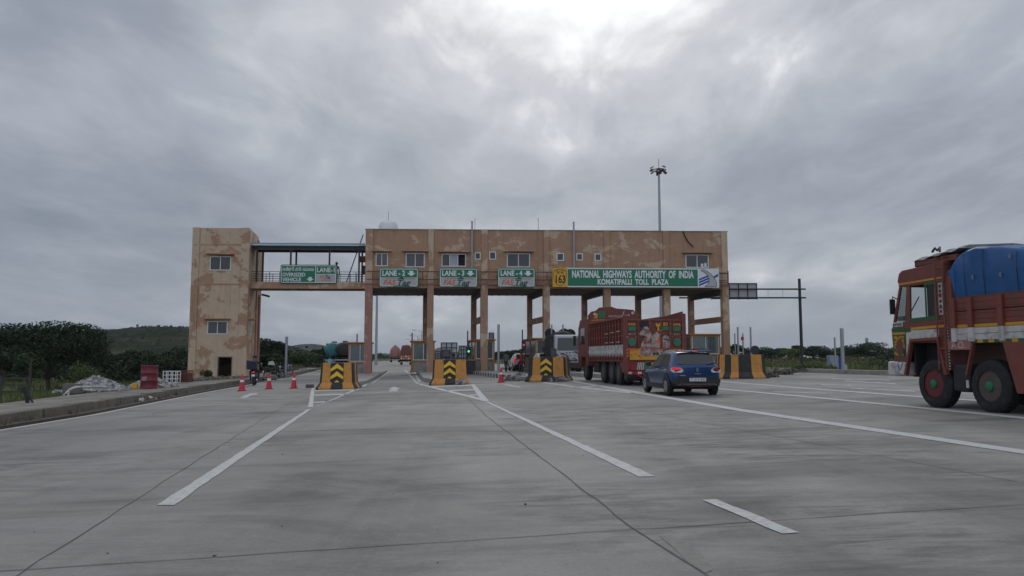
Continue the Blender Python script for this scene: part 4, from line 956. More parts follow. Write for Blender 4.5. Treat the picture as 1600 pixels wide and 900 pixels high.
for k, (px, py, Y) in enumerate([(646, 531, 190), (653, 525, 170), (659, 517, 150)]):
    q = P(px, py, Y); o = thing('street_lamp', ['farthest', 'middle', 'tallest'][k] + ' far street lamp in the row behind the lane 2 booth', 'street lamp', (q.x, Y, -.6), 0, 'far street lamps')
    MB().lathe([(.1, 0), (.06, q.z + .6)], n=8).build('pole', M['galv'], o); MB().bar((-1.3, 0, q.z + .75), (0, 0, q.z + .55), .08, .06).bar((1.3, 0, q.z + .75), (0, 0, q.z + .55), .08, .06).build('arm', M['galv'], o); MB().bar((-1.9, 0, q.z + .8), (-1.2, 0, q.z + .72), .25, .1).bar((1.9, 0, q.z + .8), (1.2, 0, q.z + .72), .25, .1).build('lamp_head', M['steel_dark'], o)
q = P(1354, 528, 420); o = thing('lattice_tower', 'faint lattice phone tower above the far tree line', 'tower', (q.x, 420, .2)); h_ = q.z
lt = MB()
for sx, sy in ((-1, -1), (1, -1), (1, 1), (-1, 1)): lt.bar((sx * .9, sy * .9, 0), (sx * .3, sy * .3, h_), .12, .12)
for k in range(8):
    z0_, z1_ = h_ * k / 8, h_ * (k + 1) / 8; a_ = .9 - .6 * k / 8; b2 = .9 - .6 * (k + 1) / 8
    for sx in (-1, 1): lt.bar((-a_ * sx, -a_, z0_), (b2 * sx, -b2, z1_), .07, .07)
lt.build('lattice', M['galv'], o); MB().box(-.8, .8, -.3, .3, h_ - 2.4, h_ - .4).build('antenna', M['galv'], o)
# ================================================================ vehicles
M['clear'] = bpy.data.materials.new('clear_glass'); M['clear'].use_nodes = True
_t = M['clear'].node_tree; _p = _t.nodes['Principled BSDF']; _o = _t.nodes['Material Output']; _tr = _t.nodes.new('ShaderNodeBsdfTransparent'); _tr.inputs[0].default_value = (.82, .86, .86, 1); _m = _t.nodes.new('ShaderNodeMixShader'); _m.inputs[0].default_value = .22
_p.inputs['Base Color'].default_value = (.02, .025, .025, 1); _p.inputs['Roughness'].default_value = .05
_t.links.new(_tr.outputs[0], _m.inputs[1]); _t.links.new(_p.outputs[0], _m.inputs[2]); _t.links.new(_m.outputs[0], _o.inputs[0])
def wheel(par, x, y, r, wd, rim_mat, hub_mat=None, side=-1, dual=False, rimr=.56, steer=0, spokes=0):
    """wheel with its outer face at x, axle along x"""
    xi = x - side * wd * (2.1 if dual else 1)
    prof = [(r * .60, 0), (r * .78, .0), (r * .93, wd * .04), (r, wd * .16), (r * 1.0, wd * .84), (r * .93, wd * .96), (r * .6, wd)]
    def one(x0):
        mb = MB(); mb.lathe([(a, -side * h) for a, h in prof], (0, 0, 0), 'x', 36, caps=False)
        for k in range(36):       # tread blocks
            t_ = 2 * math.pi * k / 36; c_, s_ = math.cos(t_), math.sin(t_)
            for h0, h1 in ((.18, .46), (.54, .82)):
                mb.bar((-side * wd * h0, c_ * (r + .004), s_ * (r + .004)), (-side * wd * h1, c_ * (r + .004), s_ * (r + .004)), r * .10, .016, 0, (0, c_, s_))
        return mb
    ty = one(0).build('tyre', M['rubber'], par, smooth=True); ty.location = (x, y, r); ty.rotation_euler = (0, 0, steer)
    rm = MB(); rr = r * (rimr + .045)
    rm.lathe([(rr, -side * wd * .06), (rr * .93, -side * wd * .02), (rr * .86, -side * wd * .22), (rr * .45, -side * wd * .30), (rr * .40, -side * wd * .10), (0, -side * wd * .08)], (0, 0, 0), 'x', 28)
    if not spokes:
        for k in range(8): t_ = 2 * math.pi * k / 8; rm.lathe([(.0, side * .0), (.045 if r > .4 else .02, 0), (.045 if r > .4 else .02, -side * .05)], (-side * wd * .155, math.cos(t_) * rr * .66, math.sin(t_) * rr * .66), 'x', 8, 1)
    else:
        for k in range(spokes):
            t_ = 2 * math.pi * k / spokes; rm.bar((-side * wd * .06, math.cos(t_) * rr * .2, math.sin(t_) * rr * .2), (-side * wd * .06, math.cos(t_) * rr * .92, math.sin(t_) * rr * .92), .07, .035, 0, (1, 0, 0))
    ro = rm.build('rim', [rim_mat, M['black']], ty, smooth=True)
    if hub_mat: MB().lathe([(.095, -side * wd * .12), (.09, side * .012), (.055, side * .03), (0, side * .03)], (0, 0, 0), 'x', 14).build('hub_cap', hub_mat, ty, smooth=True)
    if dual:
        t2 = one(0).build('tyre', M['rubber'], par, smooth=True); t2.location = (x - side * wd * 1.12, y, r)
    return ty
# ---------------------------------------------------------------- tarpaulined lorry beside the camera
T = G(1459, 637); ang = R(9)
lo_ = thing('loaded_lorry', 'big brown red lorry with a blue tarpaulin over its load, at the frame edge', 'lorry', (T.x, T.y, T.z), ang)
WL = 2.44
def side(mb, poly_, x0, x1, m=0): return mb.prism(poly_, lambda a, c, t: (t, a, c), x0, x1, m)
cabm = [M['truckbrown'], M['truckwhite'], M['darkgreen'], M['truckyellow'], M['black']]
lower = [(1.20, .80), (1.27, 1.61), (1.20, 1.84), (-.5, 1.88), (-.5, .77), (-.41, .77), (-.24, 1.41), (.56, 1.39), (.76, .80)]
header = [(.95, 2.62), (.95, 2.70), (.99, 2.74), (.93, 2.92), (.82, 2.98), (-.5, 3.03), (-.5, 2.60)]
cb = MB()
for x0, x1 in ((0, .05), (WL - .05, WL)):
    for q in (lower, header, [(1.20, 1.842), (.95, 2.618), (.88, 2.618), (1.13, 1.842)], [(.80, 1.855), (.69, 2.612), (.58, 2.61), (.62, 1.857)], [(-.18, 1.872), (-.2, 2.603), (-.499, 2.598), (-.499, 1.878)]): side(cb, q, x0, x1)
side(cb, [(1.20, .80), (1.27, 1.61), (1.20, 1.84), (1.14, 1.84), (1.2, 1.61), (1.14, .80)], .051, WL - .051)
side(cb, [(.95, 2.62), (.95, 2.70), (.99, 2.74), (.93, 2.92), (.82, 2.98), (-.5, 3.03), (-.5, 2.97), (.8, 2.9), (.88, 2.62)], .051, WL - .051)
cb.box(.051, WL - .051, -.499, -.44, .78, 2.96); cb.box(.051, WL - .051, -.43, 1.13, 1.36, 1.42)
cb.build('cab', cabm, lo_, bevel=.012)
o = MB(); o.poly([(.06, 1.165, 1.85), (WL - .06, 1.165, 1.85), (WL - .06, .915, 2.62), (.06, .915, 2.62)]); o.build('windscreen', M['clear'], lo_)
o = MB(); side(o, [(1.12, 1.86), (.875, 2.6), (.70, 2.6), (.805, 1.86)], .02, .03); o.build('quarter_glass', M['clear'], lo_)
fr = MB()
for q in ([(.63, 1.82), (.64, 1.90), (-.30, 1.92), (-.30, 1.84)], [(.10, 2.64), (.10, 2.58), (-.24, 2.58), (-.24, 2.65)], [(-.17, 1.92), (-.19, 2.58), (-.25, 2.58), (-.25, 1.92)], [(.10, 1.91), (.10, 2.58), (.055, 2.58), (.055, 1.91)], [(1.24, 1.62), (1.255, 1.70), (.62, 1.70), (.62, 1.62)]): side(fr, q, -.010, .0)
fr.build('green_trim', M['darkgreen'], lo_)
lv = MB(); side(lv, [(.054, 1.91), (.054, 2.58), (-.169, 2.58), (-.169, 1.91)], .012, .03)
for k in range(9): z = 1.96 + k * .068; lv.box(.004, .012, -.165, .05, z, z + .035)
lv.build('louvre', M['steel_dark'], lo_)
wp = MB()
for q in ([(.60, 1.41), (.60, 1.64), (-.27, 1.64), (-.27, 1.42)], [(.78, .84), (.76, 1.60), (.601, 1.60), (.601, 1.41), (.575, 1.40)]): side(wp, q, -.008, .0)
wp.build('white_panel', M['truckwhite'], lo_)
st = MB(); side(st, [(.60, 1.645), (.60, 1.70), (-.45, 1.725), (-.45, 1.67)], -.009, .0); side(st, [(.94, 2.66), (.94, 2.70), (-.45, 2.72), (-.45, 2.68)], -.009, -.001); st.build('yellow_stripe', M['truckyellow'], lo_)
# painted flower panel on the front corner
fp_ = MB(); side(fp_, [(1.20, 1.06), (1.235, 1.56), (.80, 1.56), (.80, 1.06)], -.007, .0, 0)
random.seed(5)
for _ in range(120):
    y, z, r_ = random.uniform(.84, 1.17), random.uniform(1.1, 1.52), random.uniform(.014, .036); fp_.poly([(-.0095, y + r_ * math.cos(a * 1.2566), z + r_ * math.sin(a * 1.2566)) for a in range(5)], random.choice((1, 2, 1)))
fp_.poly([(-.0110, .98 + .11 * math.cos(a * .5236) * (1 + .2 * (a % 2)), 1.27 + .2 * math.sin(a * .5236)) for a in range(12)], 3); fp_.poly([(-.0110, .85 + .04 * math.cos(a * .7854), 1.16 + .09 * math.sin(a * .7854)) for a in range(8)], 4)
side(fp_, [(1.235, 1.561), (1.24, 1.61), (.80, 1.61), (.80, 1.561)], -.007, 0, 5); fp_.build('flower_panel', [M['darkgreen'], M['truckyellow'], M['signyellow'], M['truckbrown'], M['black'], M['truckyellow']], lo_)
bp = MB(); bp.box(-.03, WL + .03, 1.05, 1.42, .64, .96); bp.box(-.028, .25, .78, 1.049, .66, .95); bp.build('bumper', M['truckwhite'], lo_, bevel=.04)
vm = MB()
for q in ([(1.06, .90), (1.04, .90), (.965, .76), (.985, .76)], [(.985, .76), (.965, .76), (.87, .94), (.895, .94)]): vm.poly([(-.034, a, c) for a, c in q])
vm.build('blue_tick', M['signblue'], lo_)
o = MB(); o.box(.04, .12, .90, 1.10, 1.87, 1.97); o.build('dash_board_sign', M['truckwhite'], lo_, bevel=.01)
o = MB(); o.tube([(.01, 1.04, 2.36), (-.03, 1.13, 2.42), (-.03, 1.15, 2.34)], .014, 6); o.tube([(.01, 1.14, 2.02), (-.03, 1.15, 2.06)], .014, 6); o.box(-.09, .03, 1.13, 1.17, 2.02, 2.36); o.build('mirror', M['black'], lo_, bevel=.015)
o = MB(); o.tube([(.3, 1.19, 1.84), (.55, 1.02, 2.42)], .012, 5); o.build('wiper', M['black'], lo_)
ab = MB()   # wheel arch flares
for q in ([(.56, 1.39), (.60, 1.45), (-.27, 1.47), (-.24, 1.41)], [(.78, .65), (.84, .65), (.60, 1.45), (.56, 1.39)], [(-.24, 1.41), (-.27, 1.47), (-.50, .70), (-.41, .70)]): side(ab, q, -.05, .03)
ab.build('front_arch', M['truckbrown'], lo_)
o = MB(); o.box(.3, WL - .3, -7.0, 1.0, .62, .86); o.box(.31, WL - .31, -.42, .9, .87, 1.37); o.box(.06, .30, .56, .62, .7, 1.36); o.box(.06, .3, -2.05, -.55, 1.30, 1.355); o.build('chassis', M['dark'], lo_)
ldr = MB()
for y in (-.36, -.46, ): pass
for y in (-.30, -.52): ldr.tube([(-.06, y, .80), (-.06, y, 2.98), (-.02, y + .03, 3.12), (.2, y + .05, 3.12)], .016, 6)
for k in range(8): ldr.tube([(-.06, -.30, .95 + k * .28), (-.06, -.52, .95 + k * .28)], .013, 6)
ldr.build('ladder', M['truckbrown'], lo_)
sg = MB(); sg.box(-.010, .0, -.43, -.31, 1.93, 2.60, 0)
for k in range(6): sg.box(-.013, -.010, -.40, -.34, 1.97 + k * .105, 2.03 + k * .105, 1 if k % 3 else 2)
[sg.box(-.012, -.002, -.555, -.525, .80 + k * .06, .83 + k * .06, 0) for k in range(30)]; sg.box(-.011, -.001, 1.17, .86, 1.735, 1.835, 0); [sg.box(-.014, -.011, .90 + k * .06, .94 + k * .06, 1.76, 1.81, 1) for k in range(5)]
sg.build('decorated_strip', [M['truckwhite'], M['black'], M['lamp_dim']], lo_)
cg = MB(); YB = -7.1
for z0_, z1_, m_ in ((1.705, 1.96, 0), (1.975, 2.24, 0), (1.635, 1.70, 1), (1.515, 1.63, 2), (1.395, 1.508, 2)):
    cg.box(-.02, .04, YB, -.70, z0_, z1_, m_); cg.box(WL - .04, WL + .02, YB, -.70, z0_, z1_, m_)
cg.box(.041, WL - .041, YB, -.70, 1.36, 1.42, 3); cg.box(-.02, WL + .02, YB - .06, YB, 1.36, 2.24, 0); side(cg, [(-.56, 1.40), (-.52, 2.55), (-.56, 2.76), (-.66, 2.84), (-.699, 2.7), (-.699, 1.40)], -.02, WL + .02, 0)
cg.build('cargo_body', [M['truckbrown'], M['truckyellow'], M['truckwhite'], M['dark']], lo_, bevel=.006)
rb = MB()
for y in (-.76, -1.22, -1.98, -2.74, -3.5, -4.26, -5.02, -5.78, -6.5):
    rb.box(-.075, -.021, y - .06, y + .06, 1.635, 2.22, 0); rb.box(-.072, -.021, y - .058, y + .058, 1.36, 1.634, 1)
for k in range(5): z = 1.80 + k * .11; rb.box(-.030, -.0205, -7, -.72, z, z + .014, 0)
rb.build('rib', [M['truckbrown'], M['truckwhite']], lo_, bevel=.006)
gp_ = MB()
for k in range(26): y = -1.21 - k * .14; gp_.box(-.03, .02, y - .139, y, 1.335, 1.394, k % 2)
gp_.build('striped_rail', [M['darkgreen'], M['truckyellow']], lo_)
o = MB(); o.box(-.03, .0, -1.19, -.53, 1.20, 1.392); o.build('name_plate_panel', M['pinktank'], lo_, bevel=.008)
o = MB(); o.text('A.O.', lambda x, y: (-.034, -.84 - x, 1.29 + y), .2, 1.0, 0, .0); o.build('painted_letters', M['truckwhite'], lo_)
for q in ([(-1.02, .70), (-1.24, 1.335), (-1.19, 1.335), (-.97, .70)], [(-1.96, 1.335), (-2.24, .40), (-2.62, .40), (-2.62, 1.335)]): af = MB(); side(af, q, -.03, .05 if q[0][0] > -1.5 else .28); af.build('arch_guard', M['truckbrown'], lo_)
rf = MB(); [rf.box(-.036, -.031, -2.60, -2.46, z, z + .06) for z in (1.05, .72)]; rf.build('reflector', M['truckyellow'], lo_)
o = MB(); o.box(.02, .5, -1.02, -.56, .36, .92); o.build('fuel_tank', M['black'], lo_, bevel=.06)
o = MB(); o.box(.015, .03, -1.0, -.94, .45, .60); o.build('tank_sticker', M['truckwhite'], lo_)
for y in (0.0, -1.53): wheel(lo_, .02, y, .50, .30, M['rimred'] if y == 0 else M['rimdark'], M['truckgreen'], -1); wheel(lo_, WL - .02, y, .50, .30, M['rimdark'], None, 1)
for y in (-4.7, -5.95): wheel(lo_, .02, y, .50, .27, M['rimdark'], None, -1, True); wheel(lo_, WL - .02, y, .50, .27, M['rimdark'], None, 1, True)
o = MB(); o.box(.1, WL - .1, -.75, .52, 3.035, 3.16); o.box(.1, WL - .1, .46, .52, 3.02, 3.17); o.build('roof_rack', M['truckbrown'], lo_, bevel=.01)
rings = []
for i in range(14):     # crumpled cover rolled over the rack
    y = .50 - i * .115; h_ = 3.17 + .02 * math.sin(i * 1.7) + .045 * i / 4 * .7; rings.append([(.06, y, h_ - .03), (.2, y, h_ + .03 + random.uniform(0, .025)), (1.2, y, h_ + .06 + random.uniform(0, .04)), (WL - .2, y, h_ + .03), (WL - .05, y, h_ - .04), (1.2, y, h_ - .06)])
MB().loft(rings).build('rolled_cover', M['tarp_grey'], lo_, smooth=False)
o = MB(); o.tube([(.1, -.05, 3.28), (.12, -.12, 3.36), (.1, -.2, 3.30), (.25, -.1, 3.38), (.1, -.28, 3.27)], .025, 6); o.build('rope_bundle', M['black'], lo_)
prof = interp([(-7.1, 2.86), (-3.5, 3.0), (-2.5, 3.00), (-1.9, 3.14), (-1.35, 3.22), (-1.0, 3.16), (-.84, 3.08), (-.70, 2.98), (-.60, 2.84)])
rings = []; yy = [-7.08 + .2 * i for i in range(27)] + [-1.7, -1.5, -1.35, -1.2, -1.05, -.95, -.86, -.78, -.73, -.69, -.65, -.60]
for y in yy:
    h_ = prof(y); n_ = lambda k: mnoise.noise((y * 2.3, k * .7, 1.3)) * .035; j = .012 * math.sin(y * 9)
    zb_ = 0 if y < -.70 else .55; xo = 0 if y < -.70 else -.07
    rings.append([(.06 + xo, y, 2.15 + zb_), (.045 + xo + n_(0) * .5, y, 2.24 + zb_ * .9), (.035 + xo + n_(1) * .6, y, (2.25 + h_) / 2 + zb_ * .35), (.04 + n_(2) * .6, y, h_ - .04), (.075, y, h_ + n_(3) * .5), (.7, y, h_ + .03 + n_(4)), (WL / 2, y, h_ + .05 + n_(5)), (WL - .7, y, h_ + .03), (WL - .12, y, h_ - .02), (WL + .02, y, h_ - .15), (WL + .04, y, 2.26 + zb_ * .9), (WL - .05, y, 2.15 + zb_)])
o = MB().loft(rings).build('tarpaulin', M['tarp'], lo_, smooth=True); o['label'] = 'bright blue tarpaulin over the load'
for y in (-1.05, -1.55, -2.35, -3.3, -4.2): h_ = prof(y); rp = MB(); rp.tube([(.03, y, 2.2), (.015, y + .01, (2.25 + h_) / 2), (.02, y, h_ - .07), (.12, y, h_ + .012), (.7, y, h_ + .04)], .006, 5); rp.build('rope', M['black'], lo_)
pt = MB(); [pt.poly([(-.0, y - .02, z - .05), (-.0, y + .03, z - .04), (-.0, y + .04, z + .03), (-.0, y - .01, z + .05)]) for y, z in ((-1.28, 2.62), (-1.98, 2.60), (-2.22, 2.92))]; pt.build('patch', M['tarp_grey'], lo_)
M['art_white'] = mat('faded_art_white', (.36, .335, .31), .65, var=.3, scale=4, dirt=((.17, .05, .04), 3.5, .46, .60, .8))
# ---------------------------------------------------------------- red tipper truck in lane 4
tx, ty_ = 5.68, 30.6
tr = thing('tipper_truck', 'dark red tipper truck with painted white bull tailgate, queuing behind a barrier', 'truck', (tx, ty_, gz(tx)), math.atan(.125))
HW = 1.19
tg = MB(); tg.box(-HW + .10, HW - .10, 0, .06, .95, 2.60)
for x in (-.68, -.22, .24, .62): tg.box(x - .035, x + .035, -.05, -.001, .97, 2.58)
tg.box(-HW + .1, HW - .1, -.05, -.001, 2.56, 2.62); tg.build('tailgate', M['truckred'], tr, bevel=.008)
bd = MB(); LB = 6.3
for x0, x1, zt0, zt1 in ((-HW, -HW + .05, 2.72, 2.72), (HW - .05, HW, 2.95, 2.72)):
    side(bd, [(.02, .95), (LB, .95), (LB, zt1), (.02, zt0)], x0, x1)
bd.box(-HW + .051, HW - .051, .07, LB, .92, 1.0); bd.box(-HW + .051, HW - .051, LB - .06, LB, 1.0, 2.75)
for x in (-1, 1): bd.box(x * HW - .09, x * HW + .09, -.04, .12, .55, 2.78 if x < 0 else 2.86)
bd.build('cargo_body', M['truckred'], tr, bevel=.008)
rb = MB()
for k in range(13):
    y = .35 + k * .475
    for s_ in (-1, 1): rb.box(min(s_ * HW, s_ * (HW + .075)), max(s_ * HW, s_ * (HW + .075)), y - .05, y + .05, 1.0, 2.66, 0)
for s_ in (-1, 1):
    for z in (2.66, ): rb.box(min(s_ * HW, s_ * (HW + .09)), max(s_ * HW, s_ * (HW + .09)), .1, LB, z, z + .07, 0)
rb.build('rib', M['truckred'], tr, bevel=.01)
sk = MB()
for k in range(26):
    y = .2 + k * .235; sk.box(-HW - .085, -HW - .078, y - .085, y + .085, 1.28 + .05 * (k % 2), 1.62, 0)
    sk.poly([(-HW - .0785, y - .11, 1.30), (-HW - .0785, y, 1.12), (-HW - .0785, y + .11, 1.30)], 0)
sk.box(-HW - .077, -HW - .002, .12, LB, 1.30, 1.40, 0); sk.build('white_skirt', M['truckwhite'], tr)
sl_ = MB(); [sl_.box(-HW - .084, -HW - .0765, .6 + k * .95, 1.15 + k * .95, 2.15 - .02 * k, 2.18 - .02 * k) for k in range(3)]; [sl_.box(-HW - .084, -HW - .0765, .6 + k * .95, 1.15 + k * .95, 1.72, 1.75) for k in range(3)]
[sl_.box(-HW - .080, -HW - .0765, .2 + k * .475, .24 + k * .475, z, z + .04) for k in range(13) for z in (1.95, 2.42)]; sl_.build('painted_dash', M['truckwhite'], tr)
hb = MB(); hp = [(-1.24, 2.30), (-1.24, 3.12), (-1.1, 3.30), (-.88, 3.34), (-.70, 3.50), (-.1, 3.54), (.15, 3.46), (.75, 3.42), (.98, 3.40), (1.1, 3.25), (1.24, 3.18), (1.24, 2.3)]
hb.prism(hp, lambda a, c, t: (a, t, c), LB + .06, LB + .18); hb.build('head_board', M['truckred'], tr, bevel=.01)
ha = MB(); yh = LB + .055
def circ(mb, x, z, r_, y, m, n=14, sx=1): mb.poly([(x + r_ * sx * math.cos(2 * math.pi * k / n), y, z + r_ * math.sin(2 * math.pi * k / n)) for k in range(n)], m)
ha.poly([(-.72, yh, 3.0), (-.42, yh, 3.0), (-.42, yh, 3.32), (-.72, yh, 3.32)], 2); circ(ha, -.93, 3.18, .07, yh, 0); circ(ha, .94, 3.25, .07, yh, 0)
ha.poly([(-1.0, yh, 2.98), (-.80, yh, 2.98), (-.76, yh, 3.24), (-.84, yh, 3.20)], 1); ha.poly([(-1.1, yh, 2.86), (-.45, yh, 2.90), (-.45, yh, 2.93), (-1.1, yh, 2.90)], 1)
for k in range(7):     # looping painted letters
    x = -.22 + k * .10; ha.text('o' if k % 2 else 'c', lambda a, c: (x + a, yh, 3.10 + c), .19, 1, 0, .0, 0)
ha.poly([(.40, yh, 3.06), (.44, yh, 3.06), (.54, yh, 3.34), (.50, yh, 3.34)], 0); ha.text('ove', lambda a, c: (.66 + a, yh, 3.15 + c), .19, 1, .2, .0, 0)
ha.build('head_board_art', [M['truckwhite'], M['truckyellow'], M['truckgreen']], tr)
ta = MB(); y1, y2, y3 = -.055, -.058, -.061
wh, ye, gn, og, bk, rd, bl = 0, 1, 2, 3, 4, 5, 6
for x in (-.95, .90):
    ta.poly([(x - .14, y1, 2.16), (x + .14, y1, 2.16), (x + .14, y1, 2.34), (x - .14, y1, 2.34)], gn); circ(ta, x, 1.72, .15, y1, gn); circ(ta, x, 1.72, .155, y1 + .001, wh)
    for k in range(3): ta.poly([(x - .14 + k * .1, y1, 2.39), (x - .06 + k * .1, y1, 2.38), (x - .07 + k * .1, y1, 2.47), (x - .13 + k * .1, y1, 2.45)], ye); ta.poly([(x - .13 + k * .1, y1, 2.0), (x - .06 + k * .1, y1, 2.0), (x - .06 + k * .1, y1, 2.07), (x - .12 + k * .1, y1, 2.06)], wh)
ta.poly([(.30, y1, 2.2), (.57, y1, 2.2), (.57, y1, 2.33), (.30, y1, 2.33)], gn); ta.text('80', lambda a, c: (.43 + a, y1, 2.43 + c), .2, 1, 0, .02, ye)
ta.poly([(-.60, y1, 2.30), (-.30, y1, 2.30), (-.30, y1, 2.52), (-.60, y1, 2.52)], bl)
# two white cattle
body = [(-.62, 1.20), (-.60, 1.55), (-.52, 1.78), (-.42, 1.88), (-.40, 1.98), (-.60, 1.96), (-.66, 2.02), (-.60, 2.12), (-.50, 2.22), (-.46, 2.32), (-.34, 2.34), (-.24, 2.26), (-.18, 2.10), (-.13, 1.96), (-.10, 1.55), (-.22, 1.42), (-.28, 1.20)]
ta.poly([(a, y2, c) for a, c in body], wh)
ta.poly([(-.16, y2 + .001, 1.30), (-.14, y2 + .001, 1.95), (.06, y2 + .001, 2.15), (.20, y2 + .001, 2.0), (.18, y2 + .001, 1.3)], wh); ta.poly([(.20, y2, 1.62), (.20, y2, 2.1), (.04, y2, 1.7)], og)
ta.poly([(.30, y2, 1.20), (.30, y2, 1.92), (.42, y2, 2.0), (.54, y2, 1.94), (.60, y2, 1.78), (.60, y2, 1.20)], wh)
ta.poly([(.10, y2, 2.30), (.02, y2, 2.40), (.05, y2, 2.50), (.12, y2, 2.42), (.20, y2, 2.50), (.22, y2, 2.40), (.16, y2, 2.30), (.20, y2, 2.16), (.08, y2, 2.16)], ye)
circ(ta, -.40, 2.20, .028, y3, bk); ta.poly([(-.62, y3, 1.99), (-.50, y3, 1.975), (-.50, y3, 1.995), (-.62, y3, 2.01)], rd)
ta.poly([(-.46, y3, 1.62), (-.20, y3, 1.72), (-.14, y3, 1.90), (-.19, y3, 1.90), (-.25, y3, 1.77), (-.46, y3, 1.68)], rd); ta.poly([(.33, y3, 1.82), (.57, y3, 1.78), (.57, y3, 1.82), (.33, y3, 1.87)], bk)
ta.poly([(-.60, y3, 1.46), (.60, y3, 1.46), (.60, y3, 1.50), (-.60, y3, 1.50)], rd)
for x in (-.05, .08): circ(ta, x, 1.26, .06, y3 - .002, bk)
for x, a in ((-.42, .14), (-.02, .2), (.42, .14)): ta.poly([(x - a, y3, 1.16), (x + a, y3, 1.16), (x + a, y3, 1.40), (x - a, y3, 1.40)], wh); ta.poly([(x - a, y3 - .001, 1.40), (x + a, y3 - .001, 1.40), (x + a, y3 - .001, 1.425), (x - a, y3 - .001, 1.425)], rd)
ta.poly([(-1.05, y1 + .002, 1.02), (1.05, y1 + .002, 1.02), (1.05, y1 + .002, 1.44), (-1.05, y1 + .002, 1.44)], ye); ta.poly([(-1.05, y1 + .001, 1.36), (-.70, y1 + .001, 1.36), (-.70, y1 + .001, 1.46), (-1.05, y1 + .001, 1.46)], og)
for x in (-1.12, 1.12):
    for k in range(3): ta.poly([(x - .06, -.046, 1.12 + k * .12), (x + .06, -.046, 1.18 + k * .12), (x + .06, -.046, 1.24 + k * .12), (x - .06, -.046, 1.18 + k * .12)], og)
random.seed(11)
for _ in range(46):
    x = random.choice((-1.12, -.80, -.20, .22, .64, .74, 1.06, 1.13)); circ(ta, x + random.uniform(-.03, .03), random.uniform(1.5, 2.55), random.uniform(.010, .022), y3 + .001, wh, 6)
for _ in range(40): x, z, q_ = random.uniform(-1.0, 1.0), random.uniform(1.04, 1.34), random.uniform(.02, .06); ta.poly([(x - q_, y1, z), (x + q_, y1, z + .01), (x + q_ * .5, y1, z + q_), (x - q_ * .6, y1, z + q_ * .8)], random.choice((bk, og, rd)))
random.seed(29)
for _ in range(90):
    x, z, q_ = random.uniform(-.64, .62), random.uniform(1.18, 2.3), random.uniform(.015, .05); ta.poly([(x - q_, y3 - .003, z), (x + q_, y3 - .003, z + q_ * .3), (x + q_ * .4, y3 - .003, z + q_), (x - q_ * .7, y3 - .003, z + q_ * .6)], random.choice((rd, rd, og, ye, bk, gn)))
ta.build('tailgate_art', [M['art_white'], M['truckyellow'], M['truckgreen'], M['orange_red'], M['black'], M['lamp_dim'], M['cl_navy']], tr)
lp = MB(); lp.box(-HW + .02, HW - .02, .02, .10, .60, .94, 0)
for k in range(4): lp.box(-1.05 + k * .075, -1.02 + k * .075, .012, .0195, .62, .92, 1)
for k in range(4): lp.add([(-.74 + k * .075, .015, .62), (-.70 + k * .075, .015, .62), (-.66 + k * .075, .015, .92), (-.70 + k * .075, .015, .92)], [(0, 1, 2, 3)], 2)
lp.box(-.42, -.20, .012, .0195, .63, .92, 3); lp.box(-.15, .95, .012, .0195, .62, .92, 4); lp.build('lower_panel', [M['truckred'], M['lamp_dim'], M['truckwhite'], M['truckgreen'], M['truckyellow']], tr)
bm = MB(); bm.box(-HW, HW, -.02, .08, .44, .57, 0)
for k in range(6): bm.box(-1.1 + k * .38, -.95 + k * .38, -.026, -.0205, .46, .55, 1)
bm.bar((-.95, -.03, .52), (-.25, -.05, .18), .12, .05, 0); bm.build('bumper', [M['lamp_dim'], M['truckwhite']], tr, bevel=.01)
o = MB(); o.lathe([(0, 0), (.20, .0), (.22, .03), (.22, .55), (.2, .6), (0, .6)], (-.80 - .35, .25, .40), 'x', 18); o.build('air_tank', M['black'], tr, smooth=True)
o = MB(); o.box(-.45, .45, .12, 8.6, .55, .90); o.box(-.9, .9, 2.9, 3.8, .4, .85); o.box(-1.1, -.7, 4.9, 5.9, .42, .88); o.build('chassis', M['dark'], tr, bevel=.02)
o = MB(); side(o, [(.15, .92), (1.05, .92), (.62, .50), (.2, .50)], -HW + .02, -HW + .06); o.build('mud_guard', M['truckred'], tr)
for y in (1.45, 2.62, 4.05):
    wheel(tr, -HW + .06, y, .50 if y < 4 else .47, .27, M['rimdark'], None, -1, True); wheel(tr, HW - .06, y, .50 if y < 4 else .47, .27, M['rimdark'], None, 1, True)
wheel(tr, -HW + .08, 7.7, .50, .29, M['rimdark'], None, -1); wheel(tr, HW - .08, 7.7, .50, .29, M['rimdark'], None, 1)
cb = MB(); side(cb, [(6.75, .70), (6.75, 2.95), (7.0, 3.02), (8.5, 2.98), (8.9, 2.6), (9.05, 1.7), (9.0, .60), (8.35, .60), (8.2, 1.12), (7.25, 1.12), (7.1, .70)], -1.20, 1.20); cb.build('cab', M['truckred'], tr, bevel=.04)
for q in ((-1.208, -1.2), (1.2, 1.208)): MB().box(*q, 7.4, 8.3, 1.75, 2.55).build('door_glass', M['carglass'], tr)
for q in (-1, 1): o = MB(); o.box(q * 1.42 - .06, q * 1.42 + .06, 8.75, 8.85, 1.7, 2.2); o.bar((q * 1.4, 8.8, 2.1), (q * 1.19, 8.8, 2.2), .03, .03); o.build('mirror', M['black'], tr)
cn = MB(); cn.tube([(HW + .12, .2 + .0, 2.0), (HW + .16, .2, 1.2)], .03, 6); [cn.lathe([(.0, 0), (.05, .03), (.0, .08)], (HW + .12, .2, 1.25 + .12 * k), 'z', 6) for k in range(6)]; cn.build('hanging_chain', M['black'], tr)
